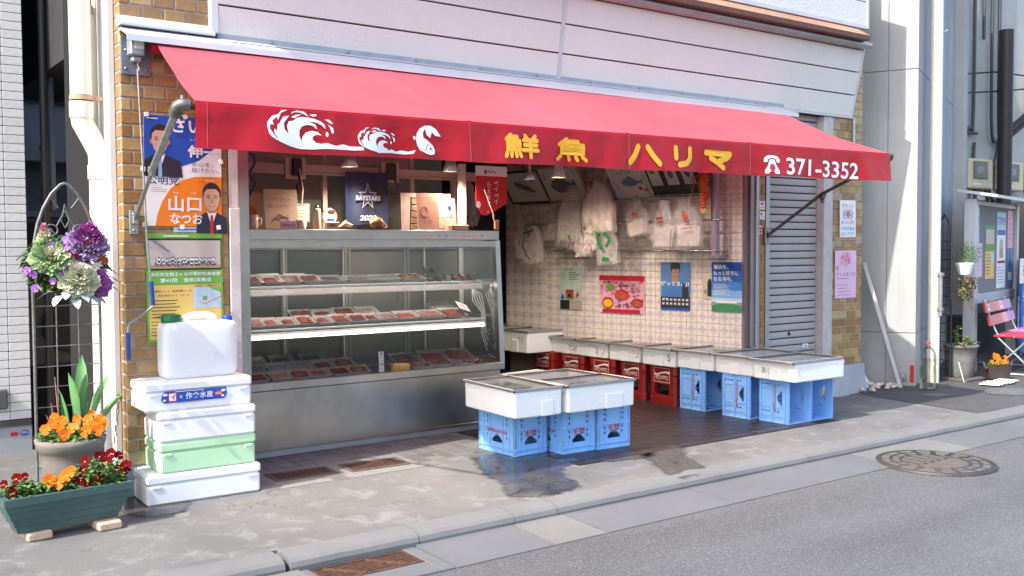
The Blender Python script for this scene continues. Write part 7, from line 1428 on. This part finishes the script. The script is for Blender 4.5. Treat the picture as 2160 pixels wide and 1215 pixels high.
# planks leaning, pebbles, bottle
def lean_bar(label, base, top, w, mat, mat2=None):
    t = thing('leaning_rail', label, 'rail', base); d_ = Vector(top)-Vector(base); q = MB(); L = d_.length; X = d_.to_track_quat('Z', 'Y').to_matrix().to_4x4()
    q.box(-w/2, w/2, -.018, .018, 0, L, mat, .003, X); q.build('rail', t)
    if mat2: q = MB(); q.box(-w/2-.012, -w/2-.001, -.02, .02, 0, L, mat2, .002, X); q.box(w*.1, w*.16, -.022, -.018, 0, L, mat2, 0, X); q.build('seal_strip', t)
    return t
SHW = M('pale_aluminium', (.48, .465, .45), .45, .2, .06)
lt_ = lean_bar('grey shutter rail leaning against concrete wall', (6.53, -.16, .005), (6.36, .12, 1.16), .075, SHW, BLACK)
t = thing('padlock', 'silver padlock on leaning shutter rail', 'padlock', (6.535, -.195, .06)); q = MB(); q.box(-.02, .02, -.012, .012, 0, .04, STEEL, .004); q.build('body', t); q = MB(); q.tube([(-.013, 0, .04), (-.013, 0, .07), (0, 0, .083), (.013, 0, .07), (.013, 0, .04)], .004, STEEL, 6); q.build('shackle', t)
lean_bar('short white strip leaning behind brick pillar', (6.27, .02, .06), (6.17, .14, .34), .03, PWHITE)
PEB = M('pale_pebble', (.52, .47, .41), .7, 0, .1, 20, rvar=.25)
t_ = MB(); t_.lathe([(0, -.5), (.35, -.42), (.5, 0), (.36, .4), (0, .48)], PEB, 9); pm = t_.mesh('pebble')
r3 = random.Random(13); k = 0
while k < 64:
    x, y = r3.uniform(5.98, 6.55), r3.uniform(-.19, .16)
    if y > -.16+(6.55-x)*.1+.30-(x-5.98)*.25 or y < -.20+(x-5.98)*.08: continue
    s_ = r3.uniform(.034, .062); hgt = .012+.05*max(0, 1-abs(x-6.2)/.35)*max(0, (y+.2)/.36)*r3.random()
    o = link('pebble', pm, None, (x, y, hgt+s_*.25), (r3.uniform(-.5, .5), r3.uniform(-.5, .5), r3.uniform(0, 6)), (s_*1.25, s_*.9, s_*.7)); tag(o, 'pale pebble in the heap beside brick pillar plinth', 'pebble', 'pebbles heaped beside the pillar'); k += 1
bt = thing('plastic_bottle', 'large clear bottle of water with red cap on ground', 'bottle', (6.63, -.37, .004)); PET = glass('clear_pet', (.96, .97, .96), .7, .05, .04, (.7, .7, .68)); WAT = glass('yellowish_water', (.95, .95, .88), .25, .0)
prof = [(.055, 0), (.068, .006), (.072, .02), (.069, .05), (.073, .06), (.073, .19), (.068, .205), (.073, .22), (.073, .30), (.068, .335), (.050, .37), (.026, .392), (.019, .40), (.019, .415)]
q = MB(); q.lathe(prof, PET, 24); q.build('body', bt); q = MB(); q.lathe([(.05, .005), (.064, .01), (.067, .03), (.067, .28), (0, .28)], WAT, 20); q.build('water', bt); q = MB(); q.lathe([(.021, .412), (.021, .44), (0, .44)], M('red_cap', (.55, .02, .03), .4), 16); q.build('cap', bt); q = MB(); q.tube([(-.03, -.056, .30), (-.01, -.062, .32), (.005, -.062, .29), (-.02, -.064, .27), (.01, -.066, .26)], .003, PBLACK, 4); q.build('marker_scribble', bt)
# papers on the right pillar, stickers on the jamb
def p_ten(q, w, h):
    put_text(q, 'テナント', .03, h-.075, .045, -.001, PBLACK, -.006, 0, w-.06); put_text(q, '募集', .06, h-.15, .05, -.001, PBLUE, -.006, 0, w-.12)
    for x in (.085, w-.085): q.tube([(x+.038*math.cos(a*PI/8), -.001, h-.125+.042*math.sin(a*PI/8)) for a in range(16)], .003, PRED, 4, closed=True)
    put_text(q, '2F 14.12坪', .02, h-.215, .035, -.001, PBLUE, -.006, 0, w-.05); put_text(q, '大栄不動産', .02, h-.27, .035, -.001, PBLUE, -.006, 0, w-.04); put_text(q, '331-7737', .02, h-.315, .028, -.001, PBLUE, -.006, 0, w-.05)
tn = poster('tenant_notice', 'handwritten white notice in clear sleeve on right pillar', 0, 0, .235, .33, PWHITE, p_ten, False, loc=(5.80, -.012, 1.395), tilt=-.01, cat='notice')
for (x, z, a) in ((-.03, .36, .1), (.26, .36, -.1), (-.03, -.04, 0), (.27, -.03, 0)): q = MB(); q.box(-.045, .045, 0, .001, -.035, .035, BAGC); q.build('tape', tn, (x, -.003, z), (0, a, 0))
def p_sak(q, w, h):
    q.disc(w*.5, h*.82, .075, .06, -.001, PK2, 20)
    for k in range(14): q.disc(w*.5+.055*math.cos(k), h*.82+.042*math.sin(k*1.7), .02, .016, -.0014-.00002*k, (PK2, PK1)[k % 2], 10)
    q.rect(w*.49, h*.62, w*.51, h*.78, -.0008, BRCARD); put_text(q, 'さくらまつり', .02, h*.46, .035, -.001, TUNA, 0, 0, w-.04); lines(q, .03, w-.03, h*.40, 1, .01, PK1, .008, -.001); lines(q, .03, w-.04, h*.27, 1, .03, PORA, .006, -.001); lines(q, .04, w-.06, h*.2, 4, .03, PK1, .006, -.001); q.disc(.035, h*.63, .018, .022, -.001, PK1, 12)
poster('blossom_poster', 'pale pink cherry blossom festival poster on right pillar', 0, 0, .310, .425, M('pale_pink_paper', (.72, .50, .68), .5, 0, .03), p_sak, False, loc=(5.735, -.012, .852))
for (x, z, h, fn, lb) in ((4.722, 1.62, .085, lambda q, w, h: (q.rect(0, h-.012, w, h, -.001, PRED), q.rect(.02, .04, .045, .06, -.001, PRED), q.rect(.015, .015, .05, .02, -.001, PBLUE)), 'white sticker with red top on narrow jamb'), (4.724, 1.53, .078, lambda q, w, h: (q.disc(.02, .055, .012, .012, -.001, PGRN, 12), q.rect(.0, .0, w, .01, -.001, PGRN), q.rect(.03, .03, .05, .034, -.001, PBLUE)), 'white sticker with green bottom on narrow jamb'), (4.715, 1.42, .068, lambda q, w, h: (q.rect(.0, .04, w, .055, -.001, PRED), q.disc(.02, .02, .012, .015, -.001, PRED, 10)), 'small red and white sticker on narrow jamb')):
    poster('shop_sticker', lb, 0, 0, .068 if h > .07 else .04, h, PWHITE, fn, False, loc=(x, -.010, z), cat='sticker')

# ------------------------------------------------------------------ far right: wall with meters, pipes, notice board, bench, plants
mw = thing('meter_house', 'off white house wall with meters at far right', 'building', (10.6, 2.05, 0)); q = MB(); q.box(-2, 8, 0, .3, 0, 7, M('off_white_render', (.42, .43, .41), .85, 0, .1, 2, dirt=.25, dcol=(.25, .25, .24))); q.build('wall', mw)
q = MB(); q.box(1.2, 4.5, -.02, .02, .55, 1.95, M('dark_window', (.02, .022, .025), .15)); w0 = q.build('window', mw); q = MB(); q.box(1.0, 4.6, -.05, -.001, 1.95, 2.03, ALU, .004); q.box(1.0, 4.6, -.05, -.001, .50, .55, ALU, .004); q.build('window_frame', w0)
MET = M('cream_meter_box', (.60, .52, .34), .5); MWIN = M('meter_window', (.015, .015, .018), .15)
for i, x in enumerate((11.38, 12.25, 13.1)):
    t = thing('electric_meter', ('leftmost', 'middle', 'rightmost')[i]+' cream electric meter box on far wall', 'meter', (x, 2.03, 2.10), (0, 0, 0), 'electric meters on far wall'); q = MB(); q.box(0, .62, -.12, 0, 0, .42, MET, .02); q.build('case', t); q = MB(); q.box(.10, .46, -.135, -.12, .14, .38, MWIN, .02); q.build('window', t); q = MB(); q.box(.16, .36, -.138, -.135, .22, .32, GREY); q.build('dial', t); q = MB(); q.box(.1, .3, -.125, -.12, .05, .08, PAPER); q.build('name_plate', t)
t = thing('junction_box', 'pale junction box high on far wall', 'box', (13.1, 2.03, 3.22)); q = MB(); q.box(0, .8, -.2, 0, 0, .62, M('pale_box', (.52, .51, .46), .5), .02); q.build('case', t); q = MB(); q.tube([(.3, -.1, 0), (.3, -.1, -.2)], .06, MATS['pale_box'], 10); q.build('conduit', t)
t = thing('black_pole', 'tall black steel utility pipe before far wall', 'pole', (11.75, 1.62, 0)); q = MB(); q.tube([(0, 0, 0), (0, 0, 4.25)], .095, M('black_pole_paint', (.028, .024, .026), .5, .2, .25, 10), 14); q.build('tube', t)
for z, a in ((3.0, .5), (2.9, .62)): q = MB(); q.tube([(.02, -.05, z-.1), (.34, -.12, z+.12)], .035, MATS['black_pole_paint'], 8); q.build('branch', t)
CAB = M('grey_cable', (.06, .062, .065), .5)
cabs = [[(11.6, 6), (11.6, 3.2), (11.5, 2.95), (11.2, 2.92)], [(11.85, 6), (11.85, 4.2)], [(12.08, 6), (12.08, 3.1), (12.25, 2.8), (12.2, 2.55), (12.05, 2.3), (12.1, 2.0), (12.4, 1.98), (12.6, 2.1)], [(12.28, 6), (12.28, 3.0), (12.48, 2.75), (12.62, 2.5), (12.5, 2.25), (12.4, 2.05), (12.1, 1.9), (11.95, 2.1)], [(11.35, 2.05), (11.42, 1.92), (11.6, 1.88), (11.68, 2.0), (11.62, 2.5), (11.64, 2.75)], [(11.2, 2.7), (11.4, 2.86), (11.7, 2.88)]]
for i, c_ in enumerate(cabs):
    q = MB(); P_ = [Vector((x, 1.99, z)) for x, z in c_]; out = []
    for k in range(len(P_)-1):
        p0, p1, p2, p3 = P_[max(k-1, 0)], P_[k], P_[k+1], P_[min(k+2, len(P_)-1)]
        for s_ in range(5): t_ = s_/5; out.append(.5*((2*p1)+(p2-p0)*t_+(2*p0-5*p1+4*p2-p3)*t_*t_+(-p0+3*p1-3*p2+p3)*t_**3))
    q.tube(out+[P_[-1]], .024, CAB, 6); o = q.build('wall_cable'); tag(o, ('grey cable bending left above the meters', 'short straight grey cable at top of far wall', 'grey cable looping below the middle meter, inner one', 'grey cable looping below the middle meter, outer one', 'grey cable looping under the leftmost meter', 'short grey cable running left from black pole')[i], 'cable', 'cables on far wall')
t = thing('overhead_wire', 'thin black wires crossing before far wall', 'wire', (10.4, 1.7, 3.4)); q = MB(); q.tube([(0, 0, .12), (1.2, 0, .28), (4, 0, .38)], .012, BLACK, 5); q.build('wire', t); q = MB(); q.tube([(0, 0, -.12), (1.5, 0, .05), (4, 0, .4)], .012, BLACK, 5); q.build('wire', t)
# notice board
ALB = M('board_aluminium', (.52, .53, .56), .4, .3, .06, 6); GB_ = M('grey_pinboard', (.21, .21, .215), .8, 0, .08, 10)
nbd = thing('notice_board', 'roofed aluminium notice board standing beside the road', 'notice board', (8.12, .08, 0), (0, 0, rad(16)))
for x in (0, 2.02): q = MB(); q.box(x, x+.11 if x == 0 else x+.09, -.06, .06, 0, 1.80, ALB, .006); q.build('post', nbd)
q = MB(); q.box(.112, 2.018, -.02, .02, .80, 1.74, GB_); q.build('pin_surface', nbd)
for z0, z1 in ((.70, .80), (1.74, 1.79)): q = MB(); q.box(.112, 2.018, -.04, .04, z0, z1, ALB, .006); q.build('rail', nbd)
q = MB(); q.add([(-.1, -.28, 1.83), (2.5, -.28, 1.83), (2.5, .1, 1.90), (-.1, .1, 1.90), (-.1, -.28, 1.80), (2.5, -.28, 1.80), (2.5, .1, 1.87), (-.1, .1, 1.87)], [(0, 1, 2, 3), (0, 4, 5, 1), (4, 7, 6, 5), (0, 3, 7, 4), (1, 5, 6, 2)], ALB); q.build('roof', nbd)
NB_M = Matrix.Translation((8.12, .08, 0)) @ Matrix.Rotation(rad(16), 4, 'Z')
def pin(label, x, z, w, h, mat, fn): return poster('pinned_sheet', label, 0, 0, w, h, mat, fn, False, loc=tuple(NB_M @ Vector((x, -.024, z))), rz=rad(16), cat='notice')
pin('narrow blue and white leaflet at left edge of notice board', .13, 1.33, .17, .38, M('pale_blue_leaf', (.40, .52, .62), .5), lambda q, w, h: (q.rect(.02, .2, w-.02, .3, -.001, PBLUE), lines(q, .02, w-.02, .15, 4, .03, PNAVY, .008)))
pin('pale pink leaflet lower left on notice board', .14, .98, .30, .36, MATS['pale_pink_paper'], lambda q, w, h: lines(q, .04, w-.04, h-.06, 6, .045, PK1, .01, -.001))
pin('green and yellow concert leaflet on notice board', .58, .95, .42, .58, MATS['poster_yellow'], lambda q, w, h: (q.rect(0, h*.52, w, h, -.001, PGRN), q.rect(.02, h*.66, w-.02, h-.04, -.0015, MATS['stage_beige']), lines(q, .03, w*.6, h*.45, 7, .035, PBLACK, .008, -.0015), q.rect(w*.62, h*.3, w-.03, h*.48, -.0015, MATS['map_blue'])))
def p_tax(q, w, h): q.rect(0, h*.78, w, h, -.001, MATS['map_blue']); put_text(q, '確定申告', .03, h*.83, .10, -.0015, PBLUE, .016, 0, w-.05); q.rect(.02, h*.70, w-.02, h*.77, -.0015, PBLUE); lines(q, .03, w-.05, h*.27, 6, .035, GREY, .008, -.0015); q.disc(w*.5, h*.55, .09, .09, -.0015, CARDB, 16); q.rect(w*.3, h*.40, w*.7, h*.52, -.002, BRCARD); q.rect(.03, h*.33, w-.03, h*.36, -.002, TUNA)
pin('large white tax leaflet with blue heading on notice board', 1.12, .83, .44, .86, PWHITE, p_tax)
pin('pink leaflet at right edge of notice board', 1.66, 1.28, .30, .44, PK2, lambda q, w, h: lines(q, .05, w-.05, h-.1, 5, .06, PK1, .012, -.001))
pin('blue photo leaflet lower right on notice board', 1.67, .86, .28, .41, MATS['poster_sky_blue'], lambda q, w, h: (q.rect(.04, .05, w-.04, .14, -.001, PAPER), q.rect(.09, .2, .17, .4, -.001, PNAVY)))
# bench
be = thing('folding_bench', 'red and purple slatted folding bench at right edge', 'bench', (8.02, -.20, 0), (0, 0, rad(16)))
def slat_mat():
    b = NB('red_to_purple_paint'); se = b.n.new('ShaderNodeSeparateXYZ'); b.set(se.inputs[0], b.co()); b.p(col=b.ramp(b.math('MULTIPLY', se.outputs[0], .6), [(.0, (.42, .03, .05)), (.30, (.45, .03, .10)), (.42, (.62, .28, .32)), (.52, (.36, .10, .42)), (.9, (.30, .12, .50))]), rough=.35); return b.m
SL = slat_mat()
for z in (.50, .63): q = MB(); q.box(0, 1.15, -.01, .014, 0, .105, SL, .004); q.build('back_slat', be, (-.02+.04*(z < .6), .0+(z-.5)*.25, z), (-.25, 0, 0))
for k in range(4): q = MB(); q.box(0, 1.2, 0, .085, 0, .022, SL, .004); q.build('seat_slat', be, (.10, -.10-k*.095, .385))
for x in (.12, 1.0):
    q = MB(); q.tube([(x, .08, .76), (x, .02, .55), (x+.01, -.05, .40), (x+.01, -.38, .375)], .013, GALV, 8); q.build('side_frame', be)
    q = MB(); q.tube([(x, -.05, .38), (x+.0, -.42, .01)], .012, GALV, 8); q.build('leg', be); q = MB(); q.tube([(x, -.34, .38), (x, .02, .01)], .012, GALV, 8); q.build('leg', be)
    q = MB(); q.tube([(x, .02, .015), (x, -.42, .015)], .012, GALV, 8); q.build('foot_bar', be)
q = MB()
for x in (.06, .62):
    q.rect(x, .02, x+.10, .085, -.0115, PWHITE); q.rect(x+.015, .035, x+.04, .085, -.0120, PRED); q.rect(x+.055, .045, x+.085, .07, -.0120, PRED)
q.build('white_emblem', be, (-.02, .0325, .63), (-.25, 0, 0))
# blue sign behind the bench
sg = thing('blue_sign', 'blue and white shop sign panel behind bench', 'sign', (9.75, .35, 0), (0, 0, rad(16))); q = MB(); q.box(0, 1.6, 0, .03, .05, .86, M('sign_blue', (.01, .10, .45), .4), .004); q.build('panel', sg); q = MB(); q.box(0, 1.6, 0, .03, .87, 1.16, PWHITE, .004); q.build('upper_panel', sg)
for tx_, x_, z_, h_, mt_, of_, w2_ in (('らっしゃい', .02, .96, .12, PBLACK, 0, .7), ('チ', .03, .66, .11, PWHITE, .01, None), ('っと', .17, .66, .11, PWHITE, .01, None), ('真', .07, .28, .22, PWHITE, .02, None)):
    q = MB(); put_text(q, tx_, x_, z_, h_, -.002, mt_, of_, 0, w2_); q.build('lettering', sg)
q = MB(); q.box(-.5, 2, .9, 1.1, 0, .1, DARK); q.box(-.6, 2.2, .5, 1.4, 0, .5, DARK); q.build('dark_stand', sg)
# right trellis, hanging plants, pots
t = thing('black_trellis', 'black iron arched trellis beside straight downpipe', 'trellis', (7.42, -.05, 0), (0, 0, rad(62))); BKI = M('black_iron', (.03, .03, .032), .5, .4, .2, 30)
hw = .13; a_ = [(-hw, 0), (-hw, 1.25), (-hw*.9, 1.42), (-hw*.55, 1.55), (0, 1.62)]; q = MB(); q.tube([(x, 0, z) for x, z in a_]+[(-x, 0, z) for x, z in a_[::-1][1:]], .009, BKI, 6); q.build('frame', t)
for k in range(15): q = MB(); q.tube([(-hw, 0, .1+.09*k), (hw, 0, .1+.09*k)], .004, BKI, 5); q.build('cross_bar', t)
for x in (-.045, .045): q = MB(); q.tube([(x, 0, 0), (x, 0, 1.5)], .004, BKI, 5); q.build('upright', t)
def shrub(parent, name, n, fn, lm, L, W2, seed):
    mb = MB(); r_ = random.Random(seed)
    for k in range(n):
        p, az, el = fn(r_); leaf(mb, p, az, el, L*r_.uniform(.6, 1.3), W2*r_.uniform(.7, 1.3), r_.choice(lm), .5)
    tag(mb.build(name, parent), kind='stuff')
OLIVE = M('olive_leaf', (.14, .16, .045), .6, 0, .2, 30); DRYL = M('dry_leaf', (.28, .22, .09), .7, 0, .25, 30); DBR = M('dead_leaf', (.28, .15, .09), .8, 0, .2, 30)
hp = thing('white_wall_pot', 'white pot with feathery green plant on black trellis', 'potted plant', (7.62, -.15, 1.03)); q = MB(); q.lathe([(.055, 0), (.085, .10), (.09, .115), (.08, .115), (0, .10)], PWHITE, 18); q.build('pot', hp)
shrub(hp, 'foliage', 700, lambda r_: (lambda a, r, h: ((r*.14*math.cos(a)+.06, r*.12*math.sin(a), .10+h*.22*(1-.3*r)), a+r_.uniform(-.5, .5), r_.uniform(.5, 1.4)))(r_.uniform(0, 6.28), r_.random()**.6, r_.random()), (OLIVE, LEAFL, LEAFG), .035, .007, 3)
tp_ = thing('trailing_plant', 'straggly yellowing trailing plant below white pot', 'plant', (7.60, -.17, .95)); shrub(tp_, 'foliage', 420, lambda r_: (lambda u, s_: ((.11*s_+.02, r_.uniform(-.05, .05), .05-u*.26*(1-.4*abs(s_))), r_.uniform(0, 6.28), r_.uniform(-.8, .4)))(r_.random()**1.3, r_.uniform(-1, 1.2)), (OLIVE, DRYL, LEAFG, DBR), .028, .018, 5)
q = MB()
for k in range(9): x = rg.uniform(-.06, .12); q.tube([(0, 0, .06), (x*.6, -.02, .03), (x, -.03, -.10-rg.random()*.15), (x*1.1, -.03, -.22-rg.random()*.15)], .002, DBR, 4)
q.build('stems', tp_)
gp = thing('grey_pot', 'big weathered grey pot beside black trellis', 'flower pot', (7.55, -.16, .03)); q = MB(); q.lathe([(.12, 0), (.128, .02), (.145, .20), (.150, .28), (.160, .285), (.165, .31), (.15, .312), (0, .29)], M('weathered_grey_pot', (.15, .145, .135), .85, 0, .3, 14, .3, 60, dirt=.5, dcol=(.05, .045, .04)), 28); q.build('body', gp)
q = MB(); q.box(-.22, .16, -.2, .12, -.028, -.002, M('old_board', (.10, .08, .065), .9, 0, .3, 20), .006); q.build('old_board', gp)
pl_ = thing('begonia_plant', 'sparse wilting plant in big grey pot', 'plant', (7.55, -.16, .32))
for (x, y, h_) in ((-.07, 0, .20), (.03, -.05, .10), (.09, 0, .08), (-.02, .04, .12), (-.11, -.03, .04), (.12, -.05, .05)):
    q = MB(); q.tube([(x*.5, y, 0), (x, y, h_)], .005, LEAFL, 5); q.build('stem', pl_)
    for k in range(6): q = MB(); leaf(q, (x, y, h_*(.5+.1*k)), k*1.3+x*9, .3, .055, .05, (LEAFL, LEAFL, DBR, OLIVE)[k % 4], .5); q.build('leaf', pl_)
shrub(pl_, 'dead_leaves', 130, lambda r_: ((r_.uniform(-.14, .14), r_.uniform(-.13, .1), r_.uniform(-.02, .04)), r_.uniform(0, 6.28), r_.uniform(-.3, .6)), (DBR, DRYL), .04, .02, 9)
sp = thing('small_planter', 'small dark brown handled planter box near bench', 'planter', (7.72, -.42, .02), (0, 0, rad(-30))); DBP = M('dark_brown_plastic', (.045, .032, .034), .5); q = MB(); q.add([(sx*(.10+e), sy*(.07+e*.7), z) for (e, z) in ((0, 0), (.022, .13), (.012, .13)) for sx, sy in ((-1, -1), (1, -1), (1, 1), (-1, 1))], [(i*4+k, i*4+(k+1) % 4, (i+1)*4+(k+1) % 4, (i+1)*4+k) for i in (0, 1) for k in range(4)]+[(3, 2, 1, 0)], DBP); q.box(-.10, .10, -.07, .07, .08, .10, SOIL); q.build('body', sp)
q = MB(); q.tube([(-.135, -.06, .10), (-.15, -.06, .135), (-.14, -.03, .16), (-.14, .03, .16), (-.15, .06, .135), (-.135, .06, .10)], .009, DBP, 6); q.build('handle', sp)
t = plantthing('pansy_plant', 'orange pansies in small dark planter near bench', (7.72, -.42, .12)); pansy_plant(t, 0, 0, 0, .12, .09, .07, 150, [(-.12, -.03, .07, .8), (-.06, -.02, .11, .9), (-.03, -.04, .09, .9), (-.06, -.05, .06, .8), (.0, -.02, .12, .8), (.03, -.05, .06, .9), (.07, -.05, .06, .9), (.05, -.02, .09, .8), (.11, -.04, .10, .8), (.13, -.05, .06, .7), (-.02, -.0, .13, .8), (.10, -.06, .05, .7)], PAN_O, rg)
for (x, y, rz, lb) in ((7.36, -.60, .2, 'broken cream roof tile on ground, nearer piece'), (7.60, -.58, .25, 'broken cream roof tile on ground, under small planter')):
    t = thing('roof_tile', lb, 'roof tile', (x, y, .006), (0, 0, rz)); q = MB(); V = []
    for i in range(9):
        for j in range(2): V += [(-.14+i*.035, -.09+j*.18+.01*math.sin(i*2), .004+.012*math.sin(i*1.1)**2+.008*k) for k in (0, 1)]
    q.add(V, [(i*4+1, (i+1)*4+1, (i+1)*4+3, i*4+3) for i in range(8)]+[(i*4, (i+1)*4, (i+1)*4+1, i*4+1) for i in range(8)], M('cream_roof_tile', (.66, .58, .44), .7, 0, .1, 20), True); q.build('tile', t)
t = thing('flower_stand', 'small white wire stand leg beside big grey pot', 'stand', (7.27, -.30, 0)); q = MB(); q.tube([(0, 0, .20), (.05, -.03, 0)], .005, PWHITE, 5);  q.build('wire', t)
